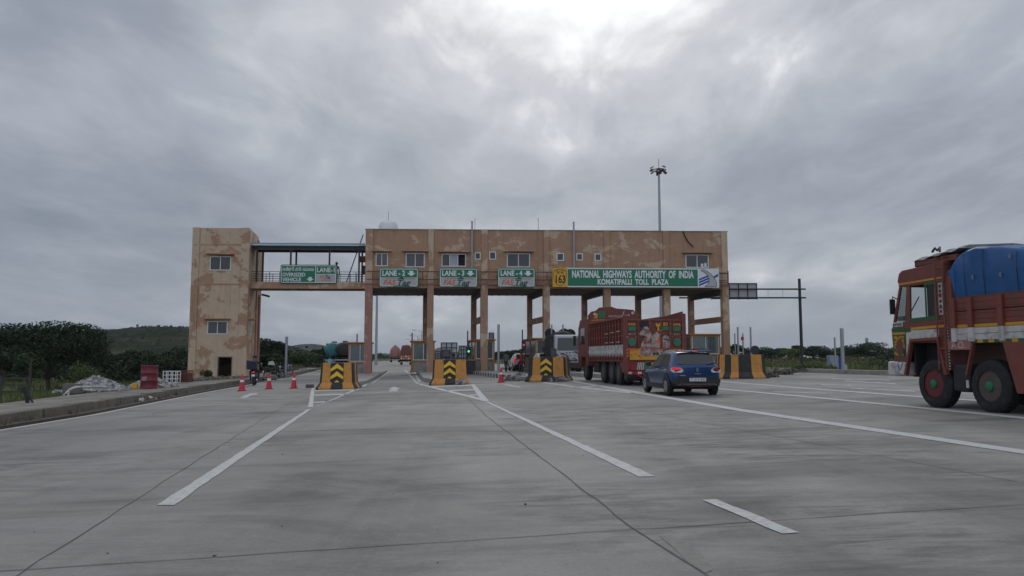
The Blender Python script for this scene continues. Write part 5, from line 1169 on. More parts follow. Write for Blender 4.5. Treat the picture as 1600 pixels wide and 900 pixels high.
# ---------------------------------------------------------------- cars
def car(name, label, loc, rz, paint, Lc, Wc, Hc, lamps, suv=False, plate=None, group=None, lit=True):
    c_ = thing(name, label, 'car', loc, rz, group); hw = Wc / 2; gcl = .24
    belt = .60 * Hc + .03
    #   y, half width, z bottom, z shoulder, z top, half width top, shear at top (rear glass lean)
    st = [(0.00, .84, .40, belt - .10, belt + .01, .72), (.05, .94, .34, belt - .08, belt + .06, .74), (.16, .985, .30, belt - .06, Hc * .77, .70), (.38, 1.0, .27, belt - .05, Hc * .925, .675), (.64, 1.0, .25, belt - .05, Hc * .955, .675), (1.2, 1.0, .24, belt - .06, Hc * .965, .685), (1.75, 1.0, .24, belt - .07, Hc * .955, .68), (2.1, 1.0, .24, belt - .08, Hc * .92, .67), (2.45, 1.0, .24, belt - .09, Hc * .79, .73), (2.80, .99, .25, belt - .11, belt + .03, .78), (3.2, .97, .27, belt - .16, belt - .05, .76), (3.52, .90, .30, belt - .24, belt - .12, .70), (3.66, .76, .36, belt - .36, belt - .30, .6)]
    k = Lc / 3.68; rings = []
    for y, wf, zb, zs, zt, wt in st:
        w_ = hw * wf; t_ = hw * wt; y *= k
        half = [(0, zb), (w_ * .86, zb), (w_ * .97, zb + .07), (w_ * 1.0, zb + .22), (w_ * .985, zs - .10), (w_ * .965, zs), (t_ + (w_ * .93 - t_) * .42, zs + (zt - zs) * .55), (t_, zt - .045), (t_ * .86, zt - .008), (0, zt + .012)]
        rings.append([(x, y, z) for x, z in half] + [(-x, y, z) for x, z in half[::-1][1:-1]])
    mb = MB(); mb.loft(rings); bo = mb.build('body', paint, c_, smooth=True); bo.modifiers.new('s', 'SUBSURF').levels = 1; bo.modifiers['s'].render_levels = 2
    def on(x, y, z): return (x, y, z)
    # rear glass and side glass follow the leaning upper body
    yr0, yr1 = .105 * k, .30 * k
    g_ = MB(); zt, zb = Hc * .905, belt + .07
    pts = [(-.61, yr0 - .045, zb + .01), (-.32, yr0 - .068, zb - .008), (0, yr0 - .075, zb - .014), (.32, yr0 - .068, zb - .008), (.61, yr0 - .045, zb + .01)]
    top = [(-.50, yr1 - .03, zt), (-.27, yr1 - .045, zt + .012), (0, yr1 - .05, zt + .016), (.27, yr1 - .045, zt + .012), (.50, yr1 - .03, zt)]
    sc = hw / .79; g_.add([(x * sc, y, z) for x, y, z in pts + top], [(i, i + 1, i + 6, i + 5) for i in range(4)]); g_.build('rear_glass', M['carglass'], c_, smooth=True)
    sp = MB(); sp.box(-.53 * sc, .53 * sc, yr1 - .13, yr1 + .15, Hc * .925, Hc * .952); sp.build('spoiler', paint, c_, bevel=.014)
    hl = MB(); hl.box(-.07, .07, yr1 - .139, yr1 - .131, Hc * .93, Hc * .948); hl.build('brake_lamp', M['lamp_red'] if lit else M['lamp_dim'], c_)
    for s_ in (-1, 1):
        def sec(y):
            y /= k
            for p_, q_ in zip(st, st[1:]):
                if p_[0] <= y <= q_[0]: break
            t_ = (y - p_[0]) / (q_[0] - p_[0]); return [u_ + (v_ - u_) * t_ for u_, v_ in zip(p_, q_)]
        for ya, yb, yc, yd in ((.62, 1.28, 1.28, .86), (1.34, 2.42, 2.02, 1.34)):
            sg_ = MB(); vs_ = []; fs_ = []; NF, NY = 5, 6
            for j in range(NF + 1):
                f_ = .10 + .74 * j / NF; y0_, y1_ = (ya + (yd - ya) * j / NF) * k, (yb + (yc - yb) * j / NF) * k
                for i in range(NY + 1):
                    y = y0_ + (y1_ - y0_) * i / NY; _, wf, zb_, zs, zt_, wt = sec(y); w_ = hw * wf; t_ = hw * wt
                    p0, p1, p2 = (w_ * .965, zs), (t_ + (w_ * .93 - t_) * .42, zs + (zt_ - zs) * .55), (t_, zt_ - .045)
                    x_, z_ = (p0[0] + (p1[0] - p0[0]) * f_ / .55, p0[1] + (p1[1] - p0[1]) * f_ / .55) if f_ < .55 else (p1[0] + (p2[0] - p1[0]) * (f_ - .55) / .45, p1[1] + (p2[1] - p1[1]) * (f_ - .55) / .45)
                    vs_.append((s_ * (x_ + .006), y, z_))
            for j in range(NF):
                for i in range(NY): fs_.append((j * (NY + 1) + i, j * (NY + 1) + i + 1, (j + 1) * (NY + 1) + i + 1, (j + 1) * (NY + 1) + i))
            sg_.add(vs_, fs_); sg_.build('side_glass', M['carglass'], c_, smooth=True)
        o = MB(); o.box(min(s_ * (hw + .02), s_ * (hw + .19)), max(s_ * (hw + .02), s_ * (hw + .19)), 2.18 * k, 2.32 * k, belt + .0, belt + .13); o.build('mirror', M['clad'], c_, bevel=.03)
        o = MB(); [o.box(min(s_ * hw * .985, s_ * (hw + .03)), max(s_ * hw * .985, s_ * (hw + .03)), y * k, (y + .17) * k, belt - .13, belt - .095) for y in (.62, 1.48)]; o.build('door_handle', M['silver'], c_, bevel=.008)
        cl_ = MB(); cl_.box(min(s_ * hw * .94, s_ * (hw + .012)), max(s_ * hw * .94, s_ * (hw + .012)), .95 * k, 2.75 * k, .20, .36); cl_.build('sill', M['clad'], c_, bevel=.02)
        for yw in (.62 * k, 3.02 * k):
            ar = MB(); n = 20; ro_, ri_ = .395, .30
            ar.poly([(s_ * (hw + .004), yw + ro_ * math.cos(math.pi * i / n), .30 + ro_ * math.sin(math.pi * i / n)) for i in range(n + 1)]); ar.build('wheel_arch', M['clad'], c_)
            wheel(c_, s_ * (hw + .018), yw, .30, .19, M['silver'], None, s_, rimr=.62, spokes=8)
        rl_ = MB(); rl_.tube([(s_ * hw * .60, .45 * k, Hc * .955), (s_ * hw * .60, .55 * k, Hc * .995), (s_ * hw * .60, 1.75 * k, Hc * .995), (s_ * hw * .60, 1.9 * k, Hc * .95)], .018, 6); rl_.build('roof_rail', M['clad'], c_)
        lm = MB()
        if not suv:
            o_ = [(.44, .00), (.52, .065), (.74, .085), (.795, .05), (.80, -.03), (.74, -.085), (.50, -.085), (.44, -.05)]
            lm.add([(s_ * x * sc, -.018 + (.055 if x > .7 else 0) + (.06 if x > .79 else 0), belt - .10 + z) for x, z in o_], [tuple(range(8))], 0)
            i_ = [(.49, .015), (.55, .05), (.74, .066), (.785, .04), (.788, -.005), (.70, -.005), (.52, -.005)]
            lm.add([(s_ * x * sc, -.026 + (.055 if x > .7 else 0) + (.06 if x > .78 else 0), belt - .10 + z) for x, z in i_], [tuple(range(7))], 1)
        else:
            lm.box(min(s_ * hw * .80, s_ * hw * .985), max(s_ * hw * .80, s_ * hw * .985), -.01, .10, belt - .28, belt + .12, 1)
        lm.build('tail_lamp', [M['lamp_clear'], lamps if (s_ < 0 or suv) else M['lamp_dim']], c_)
    bp_ = MB(); W2 = hw * .985
    bp_.loft([[(-W2 * .84, -.045, .30), (-W2 * .95, -.03, .44), (-W2 * .94, -.02, .52), (-W2 * .70, -.03, .60), (W2 * .70, -.03, .60), (W2 * .94, -.02, .52), (W2 * .95, -.03, .44), (W2 * .84, -.045, .30), (0, -.06, .27)],
              [(-W2 * .90, .36, .27), (-W2 * .985, .34, .40), (-W2 * .985, .30, .50), (-W2 * .7, .3, .58), (W2 * .7, .3, .58), (W2 * .985, .30, .50), (W2 * .985, .34, .40), (W2 * .90, .36, .27), (0, .4, .25)]]); bp_.build('bumper', M['clad'], c_, bevel=.02)
    if plate:
        o = MB(); o.box(-.26, .26, -.064, -.05, .455, .555); pl_ = o.build('number_plate', M['white'], c_)
        o = MB(); gv, _ = glyphs(plate, .01, 'CENTER'); ww = max(v[0] for v in gv) - min(v[0] for v in gv); o.text(plate, lambda x, y: (x, -.0665, .505 + y), .085, .46 / (ww * .085), 0, .01); o.build('plate_text', M['black'], pl_)
    un = MB(); un.box(-hw * .8, hw * .8, .3, Lc - .4, .20, .30); un.build('underbody', M['dark'], c_)
    return c_
cx_, cy_ = 5.40, 22.55
kw = car('blue_hatchback', 'shiny dark blue hatchback with lit red tail lamp, waiting behind the red truck', (cx_, cy_, gz(cx_)), math.atan(.10), M['bluecar'], 3.68, 1.58, 1.46, M['lamp_red'], False, 'TS 20 B 0650')
kw.scale = (.95,) * 3
o = MB(); b0 = .60 * 1.46 + .03
o.add([(x * .055, -.055, b0 - .10 + z * .085) for x, z in ((0, 1), (.75, 0), (0, -1), (-.75, 0), (0, .55), (.40, 0), (0, -.55), (-.40, 0))], [(0, 1, 5, 4), (1, 2, 6, 5), (2, 3, 7, 6), (3, 0, 4, 7)]); o.box(-.10, .10, -.052, -.045, b0 - .235, b0 - .215); o.build('tailgate_emblem', M['silver'], kw)
o = MB(); o.box(-.55, -.38, -.046, -.03, .615, .64); o.build('badge', M['silver'], kw)
o = MB(); o.loft([[(-.60, -.07, .335), (-.56, -.075, .375), (.56, -.075, .375), (.60, -.07, .335), (.57, -.07, .335), (.54, -.072, .36), (-.54, -.072, .36), (-.57, -.07, .335)], [(-.60, -.05, .335), (-.56, -.05, .375), (.56, -.05, .375), (.60, -.05, .335), (.57, -.05, .335), (.54, -.05, .36), (-.54, -.05, .36), (-.57, -.05, .335)]]); o.build('skid_strip', M['silver'], kw)
o = MB(); [o.box(-.45 + k * .31, -.20 + k * .31, -.064, -.05, .338, .355) for k in range(3)]; o.build('reflector', M['lamp_dim'], kw)
o = MB(); o.bar((.33, .03, .985), (.60, .065, 1.06), .03, .02); o.build('rear_wiper', M['silver'], kw)
car('white_car', 'white car with glowing red tail lamps beyond the striped kerb', (.98, 68, gz(1)), math.atan(.15), M['white'], 3.9, 1.65, 1.62, M['lamp_red'], True)
car('white_car', 'white car whose pale roof shows above the smashed barrier', (2.62, 57.0, gz(2.6)), math.atan(.15), M['white'], 3.8, 1.65, 1.56, M['lamp_dim'], True, None, None, False)
# ---------------------------------------------------------------- other lorries
def far_truck(name, label, loc, rz, kind, paint, group=None, Ht=3.2):
    t_ = thing(name, label, 'truck', loc, rz, group); h_ = 1.2
    o = MB(); o.box(-.45, .45, .1, 8.2, .55, .9); o.build('chassis', M['dark'], t_)
    if kind == 'tank':
        o = MB(); r_ = (Ht - .95) / 2; rings = []
        for y, s_ in ((0, .55), (.08, .85), (.25, .98), (.5, 1), (5.8, 1), (6.05, .9), (6.1, .6)):
            rings.append([(1.18 * s_ * math.cos(2 * math.pi * k / 22), y, .95 + r_ + r_ * s_ * math.sin(2 * math.pi * k / 22)) for k in range(22)])
        o.loft(rings); o.build('tank', paint, t_, smooth=True)
        o = MB(); [o.lathe([(.3, 0), (.3, .18), (0, .2)], (0, y, Ht - .03), n=14) for y in (1.2, 3, 4.8)]; o.tube([(-.5, .3, Ht), (-.5, 5.8, Ht)], .03, 5); o.build('hatch', M['steel_dark'], t_)
        o = MB(); o.bar((.4, -.04, 1.0), (.35, .12, Ht - .2), .04, .04); o.bar((.75, -.04, 1.0), (.7, .12, Ht - .3), .04, .04); [o.bar((.38, -.02, 1.2 + k * .3), (.74, -.02, 1.2 + k * .3), .03, .03) for k in range(5)]; o.build('ladder', M['steel_dark'], t_)
    else:
        o = MB(); o.box(-h_, h_, 0, 6, .95, 1.9, 0); 
        rings = []
        for y, s_ in ((.0, .9), (.3, 1), (3, 1.02), (5.8, 1)): rings.append([(-1.15, y, 1.9), (-1.18 * s_, y, 2.4), (-.8 * s_, y, Ht * s_), (.0, y, Ht * s_ + .15), (.8 * s_, y, Ht * s_), (1.18 * s_, y, 2.4), (1.15, y, 1.9)])
        o.build('cargo_body', paint, t_, bevel=.02); MB().loft(rings).build('load_cover', M['rust'], t_, smooth=True)
        o = MB(); [o.box(-1.1 + k * .46, -.75 + k * .46, -.012, -.002, 1.05 + .4 * j, 1.38 + .4 * j, (k + j) % 3) for k in range(5) for j in range(2)]; o.build('tailgate_art', [M['truckwhite'], M['truckyellow'], M['pinktank']], t_)
    o = MB(); o.box(-1.15, 1.15, -.05, .05, .5, .62); o.build('bumper', M['truckwhite'], t_)
    o = MB(); side(o, [(6.3, .7), (6.3, 2.7), (7.9, 2.7), (8.3, 1.6), (8.3, .6)], -1.15, 1.15); o.build('cab', paint, t_, bevel=.05)
    for y in (1.3, 2.5, 7.3):
        for s_ in (-1, 1): wheel(t_, s_ * 1.14, y, .5, .3 if y > 5 else .5, M['rimdark'], None, s_)
    return t_
q = P(617.5, 566, 172); far_truck('tanker_truck', 'faded pink tanker with a round end far down lane 2', (q.x, 172, q.z), R(9), 'tank', M['pinktank'], Ht=3.6)
q = P(634.5, 570, 150); far_truck('decorated_truck', 'far truck with painted tail panels and domed load, near the lane 2 booth', (q.x, 150, q.z), R(8), 'cargo', M['truckred'], Ht=3.7)
q = P(512.5, 570, 92); far_truck('tanker_truck', 'teal tanker passing behind the clean chevron barrier', (q.x, 95, q.z), R(12), 'tank', M['teal'], Ht=2.7)
q = P(530, 570, 90); far_truck('tanker_truck', 'black ended tanker beside the teal one', (q.x, 93, q.z), R(12), 'tank', M['black'], Ht=2.7)
# black tanker whose white cab faces the camera, behind the red tipper
q = P(895.5, 560, 50); bt = thing('black_tanker', 'black tanker with a white decorated cab facing the camera, behind the red tipper', 'truck', (q.x - .22, 50, gz(q.x)), 0)
o = MB(); side(o, [(0, .45), (-.02, 1.5), (.16, 2.55), (.3, 2.62), (1.6, 2.62), (1.6, .45)], -.95, .75); o.build('cab', M['signgrey'], bt, bevel=.04)
o = MB(); o.add([(-.82, -.012, 1.58), (.62, -.012, 1.58), (.56, .135, 2.42), (-.76, .135, 2.42)], [(0, 1, 2, 3)]); o.build('windscreen', M['carglass'], bt)
gr = MB(); random.seed(3)
for _ in range(80): x, z, q_ = random.uniform(-.85, .65), random.uniform(.85, 1.5), random.uniform(.03, .1); gr.poly([(x - q_, -.03, z), (x + q_, -.03, z), (x + q_ * .6, -.03, z + q_ * .6), (x - q_ * .7, -.03, z + q_ * .7)], random.choice((0, 0, 0, 0, 0, 1, 2)))
gr.box(-.7, .5, -.028, -.02, .9, 1.0, 0); gr.build('grille', [M['steel_dark'], M['lamp_dim'], M['teal']], bt)
o = MB(); o.box(-.98, .78, -.14, .1, .42, .82); o.build('bumper', M['black'], bt, bevel=.03)
for q in (-1, 1): o = MB(); o.box(-.06 + q * 1.08 - .08, -.06 + q * 1.08 + .08, .1, .2, 1.7, 2.2); o.bar((-.06 + q * 1.06, .15, 2.1), (-.1 + q * .8, .2, 2.3), .03, .03); o.build('mirror', M['black'], bt)
rings = []
for y, s_ in ((1.75, .9), (1.9, 1), (7.5, 1), (7.7, .8)): rings.append([(-.35 + 1.2 * s_ * math.cos(2 * math.pi * k / 22), y, 1.95 + .98 * s_ * math.sin(2 * math.pi * k / 22)) for k in range(22)])
MB().loft(rings).build('tank', M['black'], bt, smooth=True)
o = MB(); o.box(-1.5, .8, 1.65, 1.74, .7, 2.6); o.build('bulkhead', M['black'], bt, bevel=.02)
for x, y in ((-1.15, 2.2), (-.2, 2.2), (.3, 3.4)):
    o = MB(); o.lathe([(.2, -.11), (.34, -.12), (.37, -.08), (.37, .08), (.34, .12), (.2, .11)], (x, y, 2.74), 'y', 22); o.build('spare_tyre', M['rubber'], bt, smooth=True)
for y in (.75, 4.6, 5.8):
    for s_ in (-1, 1): wheel(bt, -.1 + s_ * .88, y, .48, .28, M['rimdark'], None, s_)
o = MB(); o.tube([(.3, 1.8, 2.95), (.3, 7.5, 2.95)], .03, 5); o.tube([(-1.0, 1.8, 2.95), (-1.0, 7.5, 2.95)], .03, 5); [o.tube([(x, y, 2.6), (x, y, 2.98)], .02, 5) for x in (.3, -1.0) for y in (1.9, 3.5, 5, 6.5)]; o.build('guard_rail', M['steel_dark'], bt)

# ================================================================ motorcycles and people
def motorcycle(label, loc, rz, paint, group='motorcycles near the tower', lit=False):
    m_ = thing('motorcycle', label, 'motorcycle', loc, rz, group)
    for y, wn in ((0.0, 1), (1.26, 0)):
        o = MB(); o.lathe([(.24, -.05), (.28, -.055), (.305, -.02), (.305, .02), (.28, .055), (.24, .05)], (0, y, .305), 'x', 26, caps=False); ty = o.build('tyre', M['rubber'], m_, smooth=True)
        o = MB(); o.lathe([(.255, -.03), (.23, -.035), (.23, .035), (.255, .03)], (0, y, .305), 'x', 24, caps=False)
        for k in range(6): t_ = k * math.pi / 3; o.bar((0, y, .305), (0, y + .235 * math.cos(t_), .305 + .235 * math.sin(t_)), .02, .035, 0, (1, 0, 0))
        o.lathe([(.0, -.06), (.05, -.06), (.05, .06), (0, .06)], (0, y, .305), 'x', 10); o.build('rim', M['silver'], ty)
    o = MB(); o.box(-.13, .13, .42, .80, .28, .56); o.bar((0, .0, .31), (0, .5, .38), .05, .07); o.bar((0, .78, .5), (0, 1.02, .85), .06, .06); o.build('engine', M['steel_dark'], m_, bevel=.03)
    o = MB(); o.loft([[(-.09, .52, .72), (.09, .52, .72), (.07, .52, .84), (-.07, .52, .84)], [(-.15, .72, .68), (.15, .72, .68), (.11, .72, .95), (-.11, .72, .95)], [(-.11, .98, .72), (.11, .98, .72), (.08, .98, .94), (-.08, .98, .94)]]); o.build('fuel_tank', paint, m_, smooth=False, bevel=.03)
    o = MB(); o.loft([[(-.10, -.22, .80), (.10, -.22, .80), (.08, -.22, .88), (-.08, -.22, .88)], [(-.13, .15, .74), (.13, .15, .74), (.11, .15, .83), (-.11, .15, .83)], [(-.10, .54, .72), (.10, .54, .72), (.09, .54, .80), (-.09, .54, .80)]]); o.build('seat', M['black'], m_, bevel=.03)
    o = MB(); o.box(-.09, .09, -.25, .45, .62, .735); o.bar((0, -.2, .72), (0, -.34, .5), .16, .03); o.build('tail_panel', paint, m_, bevel=.03)
    o = MB(); [o.bar((s_ * .09, 1.26, .31), (s_ * .09, 1.02, 1.0), .04, .04) for s_ in (-1, 1)]; o.box(-.07, .07, 1.08, 1.5, .615, .64); o.build('fork', M['silver'], m_)
    o = MB(); o.tube([(-.36, .86, 1.03), (-.2, .98, 1.02), (0, 1.0, 1.0), (.2, .98, 1.02), (.36, .86, 1.03)], .015, 6); o.tube([(-.28, .94, 1.02), (-.30, .98, 1.18)], .008, 5); o.tube([(.28, .94, 1.02), (.30, .98, 1.18)], .008, 5); o.build('handlebar', M['steel_dark'], m_)
    for s_ in (-1, 1): MB().box(s_ * .30 - .06, s_ * .30 + .06, .97, .99, 1.15, 1.23).build('mirror', M['silver'], m_)
    o = MB(); o.lathe([(0, .14), (.09, .12), (.10, .05), (.06, 0), (0, 0)], (0, 1.02, .92), 'y', 16); o.build('headlamp', M['white'], m_, smooth=True)
    o = MB(); o.box(-.06, .06, -.30, -.255, .70, .78); o.build('tail_lamp', M['lamp_red'] if lit else M['lamp_dim'], m_)
    o = MB(); o.box(-.09, .09, -.345, -.33, .50, .62); o.build('number_plate', M['white'], m_)
    o = MB(); o.tube([(.15, .6, .3), (.17, .2, .28), (.18, -.15, .34)], .04, 8); o.build('exhaust', M['silver'], m_)
    o = MB(); o.bar((-.1, .45, .3), (-.28, .55, .02), .025, .025); o.build('side_stand', M['steel_dark'], m_)
    return m_
def person(label, loc, rz, J, mats, name='person', hair=True, scale=1.0, group=None):
    """J: joint name -> (x, y, z); one continuous skinned body"""
    order = ['pelvis', 'waist', 'chest', 'neck', 'head', 'crown', 'shl', 'ell', 'wrl', 'pml', 'shr', 'elr', 'wrr', 'pmr', 'hpl', 'knl', 'anl', 'tol', 'hpr', 'knr', 'anr', 'tor']
    rad = dict(pelvis=(.15, .115), waist=(.135, .10), chest=(.16, .115), neck=(.058, .058), head=(.088, .10), crown=(.062, .07), sh=(.068, .07), el=(.045, .045), wr=(.030, .030), pm=(.034, .020), hp=(.092, .095), kn=(.062, .062), an=(.042, .045), to=(.04, .032))
    E_ = [(0, 1), (1, 2), (2, 3), (3, 4), (4, 5), (2, 6), (6, 7), (7, 8), (8, 9), (2, 10), (10, 11), (11, 12), (12, 13), (0, 14), (14, 15), (15, 16), (16, 17), (0, 18), (18, 19), (19, 20), (20, 21)]
    vs = [Vector(J[n]) for n in order]; rd = [rad.get(n) or rad[n[:-1]] for n in order]; nm = list(order); ed = list(E_)
    for w_, p_ in ((8, 9), (12, 13)):      # five fingers on each hand
        d = (vs[p_] - vs[w_]).normalized(); a = d.cross(Vector((0, 1, .2))).normalized()
        for k, (o_, ln_) in enumerate(((-.030, .07), (-.011, .085), (.010, .08), (.029, .065), (-.05, .045))):
            b0 = len(vs); vs.append(vs[p_] + d * (.035 if k < 4 else -.01) + a * o_); vs.append(vs[p_] + d * (.035 + ln_ if k < 4 else .04) + a * o_ * (1.15 if k < 4 else 1.3) + d.cross(a) * -.02)
            rd += [(.011, .011), (.008, .008)]; nm += ['finger', 'finger']; ed += [(p_, b0), (b0, b0 + 1)]
    me = bpy.data.meshes.new('b'); me.from_pydata(vs, ed, []); me.update()
    ob = bpy.data.objects.new('b', me); COL.objects.link(ob)
    sk_ = ob.modifiers.new('skin', 'SKIN'); sk_.use_smooth_shade = True
    if not me.skin_vertices:
        bpy.context.view_layer.objects.active = ob; me.skin_vertices.new() if hasattr(me.skin_vertices, 'new') else None
    lay = me.skin_vertices[0].data
    for i, r_ in enumerate(rd): lay[i].radius = r_; lay[i].use_root = (i == 0)
    ob.modifiers.new('ss', 'SUBSURF').levels = 1
    dg = bpy.context.evaluated_depsgraph_get(); dg.update(); nm_ = bpy.data.meshes.new_from_object(ob.evaluated_get(dg)); bpy.data.objects.remove(ob)
    root = thing(name, label, 'person', loc, rz, group); root.scale = (scale,) * 3
    for x in mats: nm_.materials.append(x)
    seg = []
    for a, b in ed: seg.append((vs[a], vs[b], nm[a], nm[b]))
    def cls(c):
        best = (9, 'x', 'x', 0)
        for a, b, na, nb in seg:
            ab = b - a; t_ = max(0, min(1, (c - a).dot(ab) / max(ab.length_squared, 1e-9))); d = (a + ab * t_ - c).length
            if d < best[0]: best = (d, na, nb, t_)
        _, na, nb, t_ = best; s = {na, nb}
        if 'finger' in s or nb.startswith('pm') or na in ('neck', 'head'): return 2
        if nb.startswith('wr'): return 2 if t_ > .1 else 0
        if nb.startswith('to') or (nb.startswith('an') and t_ > .95): return 3
        if nb[:2] in ('hp', 'kn', 'an'): return 1
        return 0
    for p_ in nm_.polygons: p_.material_index = cls(p_.center); p_.use_smooth = True
    bo = bpy.data.objects.new('body', nm_); COL.objects.link(bo); bo.parent = root
    hd = Vector(J['head']); cr = Vector(J['crown']); up = (cr - hd).normalized(); fw = Vector(J.get('look', (0, 1, 0))).normalized()
    if hair:
        mb = MB(); mb.lathe([(.108, -.01), (.112, .04), (.095, .10), (.055, .14), (0, .152)], (0, 0, 0), 'z', 14); h_ = mb.build('hair', M['hair'], root, smooth=True); h_.location = hd + up * .02 - fw * .012
    fc = MB(); fc.lathe([(0, 0), (.016, .0), (.012, .03), (0, .035)], (0, 0, 0), 'y', 8, 0)
    for s_ in (-1, 1): fc.lathe([(0, 0), (.011, 0), (0, .008)], (s_ * .034, -.01, .035), 'y', 8, 1); fc.lathe([(0, -.012), (.024, 0), (0, .012)], (s_ * .093, -.10, .0), 'x', 8, 0)
    fc.box(-.022, .022, -.004, .004, -.052, -.044, 2); f_ = fc.build('face', [M['skin'], M['black'], M['lamp_dim']], root); f_.location = hd + fw * .098; f_.rotation_euler = (0, 0, math.atan2(-fw.x, fw.y))
    return root
def ride(lean=.12):
    J = dict(pelvis=(0, .15, .86), waist=(0, .19, 1.02), chest=(0, .19 + lean * 1.6, 1.24), neck=(0, .20 + lean * 2.0, 1.40), head=(0, .24 + lean * 2.1, 1.52), crown=(0, .245 + lean * 2.1, 1.61))
    for s, k in ((-1, 'l'), (1, 'r')):
        J.update({'sh' + k: (s * .19, .20 + lean * 1.7, 1.31), 'el' + k: (s * .30, .45 + lean, 1.14), 'wr' + k: (s * .33, .78, 1.07), 'pm' + k: (s * .335, .85, 1.06), 'hp' + k: (s * .11, .2, .84), 'kn' + k: (s * .24, .56, .74), 'an' + k: (s * .20, .45, .33), 'to' + k: (s * .21, .60, .29)})
    return J
def stand(stride=.0, armsw=.1, lean=0, look=(0, 1, 0)):
    J = dict(pelvis=(0, 0, .93), waist=(0, .01, 1.08), chest=(0, .02 + lean * .25, 1.32), neck=(0, .03 + lean * .4, 1.48), head=(0, .05 + lean * .5, 1.60), crown=(0, .055 + lean * .52, 1.69), look=look)
    for s, k in ((-1, 'l'), (1, 'r')):
        f = s * stride; J.update({'sh' + k: (s * .19, .02 + lean * .3, 1.40), 'el' + k: (s * .24, -.02 - f * armsw + lean * .3, 1.13), 'wr' + k: (s * .25, .08 - f * armsw * 2 + lean * .4, .90), 'pm' + k: (s * .25, .10 - f * armsw * 2 + lean * .4, .82), 'hp' + k: (s * .10, 0, .90), 'kn' + k: (s * .11, .05 + f * .5, .49), 'an' + k: (s * .11, f, .08), 'to' + k: (s * .12, f + .16, .04)})
    return J
q = G(396, 602.5); mz = gz(q.x)
motorcycle('motorcycle with red tail lamp ridden by the person in dark clothes near the tower', (q.x, q.y, mz), R(14), M['black'], lit=True)
person('person in dark green and navy clothes sitting astride a motorcycle by the tower', (q.x, q.y, mz), R(14), ride(.05), [M['cl_dark'], M['cl_navy'], M['skin'], M['black']])
o = thing('bag', 'large dark bag on the back of the ridden motorcycle', 'bag', (q.x, q.y, mz + .82), R(14)); MB().loft([[(-.34, -.34, .07), (.12, -.34, .07), (.12, -.34, .50), (-.34, -.34, .54)], [(-.38, -.12, .07), (.14, -.12, .07), (.15, -.12, .54), (-.40, -.12, .58)], [(-.34, .06, .07), (.1, .06, .07), (.12, .06, .5), (-.34, .06, .52)]]).build('sack', M['cl_navy'], o, smooth=True, bevel=.05)
MB().bar((-.4, -.23, .3), (.16, -.23, .3), .05, .012).build('strap', M['cl_grey'], o)
for k, (px, py, rz, pt, lb) in enumerate([(417, 592, R(-42), 'cl_dark', 'parked motorcycle with white fairing next to the ridden one'), (431, 588, R(-58), 'black', 'parked motorcycle seen side on, middle of the parked three'), (441, 585, R(-30), 'steel_dark', 'parked motorcycle closest to the grey kerb pole')]):
    q = G(px, py); motorcycle(lb, (q.x, q.y, gz(q.x)), rz, M[pt])
q = G(424, 590); o = thing('white_windshield', 'white sheet draped over a parked motorcycle handlebar', 'cover', (q.x, q.y, gz(q.x) + 1.0), .4); MB().loft([[(-.3, 0, .05), (.3, 0, .0), (.3, .12, .02), (-.3, .12, .05)], [(-.26, .02, .3), (.1, .02, .38), (.1, .1, .38), (-.26, .1, .3)]]).build('sheet', M['white'], o, bevel=.02)
q = P(514.5, 576, 57); mz = gz(q.x); motorcycle('motorcycle mostly hidden behind the clean chevron barrier', (q.x, 57, mz), R(10), M['teal'], None); person('person in a cyan shirt riding behind the clean chevron barrier', (q.x, 57, mz), R(10), ride(.1), [M['cl_cyan'], M['cl_jeans'], M['skin'], M['black']])
q = P(816, 578, 62); mz = gz(q.x); motorcycle('motorcycle with the red shirted rider beside the smashed barrier', (q.x, 62, mz), R(8), M['cone_red'], None, True); person('person in a red shirt riding beside the smashed barrier', (q.x, 62, mz), R(8), ride(.08), [M['cl_red'], M['cl_navy'], M['skin'], M['black']])
q = P(739 + 51.5, 578, 62.5); person('person in a grey shirt and jeans walking between the booth and white car', (q.x, 62.5, gz(q.x) + .0), R(200), stand(.24, .5), [M['cl_grey'], M['cl_jeans'], M['skin'], M['black']])
u = FP(524.6, 420, FV + .55)[0]; p_ = BW(u, FV + .6, zb1 - .12); person('person in dark clothes leaning on the footbridge rail behind the sign', p_, R(205), stand(.05, .1, .5), [M['hair'], M['cl_navy'], M['hair'], M['black']])
# ================================================================ vegetation, hills
random.seed(21)
def leaf_cloud(mb, clumps, n, size, flat=.6):
    """leaf-sized faces spread through overlapping clumps (x, y, z, rx, rz)"""
    tot = sum(c[3] ** 2 * c[4] for c in clumps) or 1
    for cx, cy, cz, rx, rz in clumps:
        for _ in range(max(6, int(n * rx * rx * rz / tot))):
            while True:
                a, b_, c = random.uniform(-1, 1), random.uniform(-1, 1), random.uniform(-1, 1)
                d = a * a + b_ * b_ + c * c
                if d <= 1 and random.random() < .25 + .75 * d: break
            p = Vector((cx + a * rx, cy + b_ * rx, cz + c * rz)); s_ = size * random.uniform(.5, 1.3)
            x = Vector((random.gauss(0, 1), random.gauss(0, 1), random.gauss(0, flat))).normalized(); y = x.cross(Vector((random.gauss(0, 1), random.gauss(0, 1), random.gauss(0, 1)))).normalized()
            mb.add([p - x * s_ * .6, p - y * s_ * .32 + x * s_ * .05, p + x * s_ * .6, p + y * s_ * .32], [(0, 1, 2, 3)])
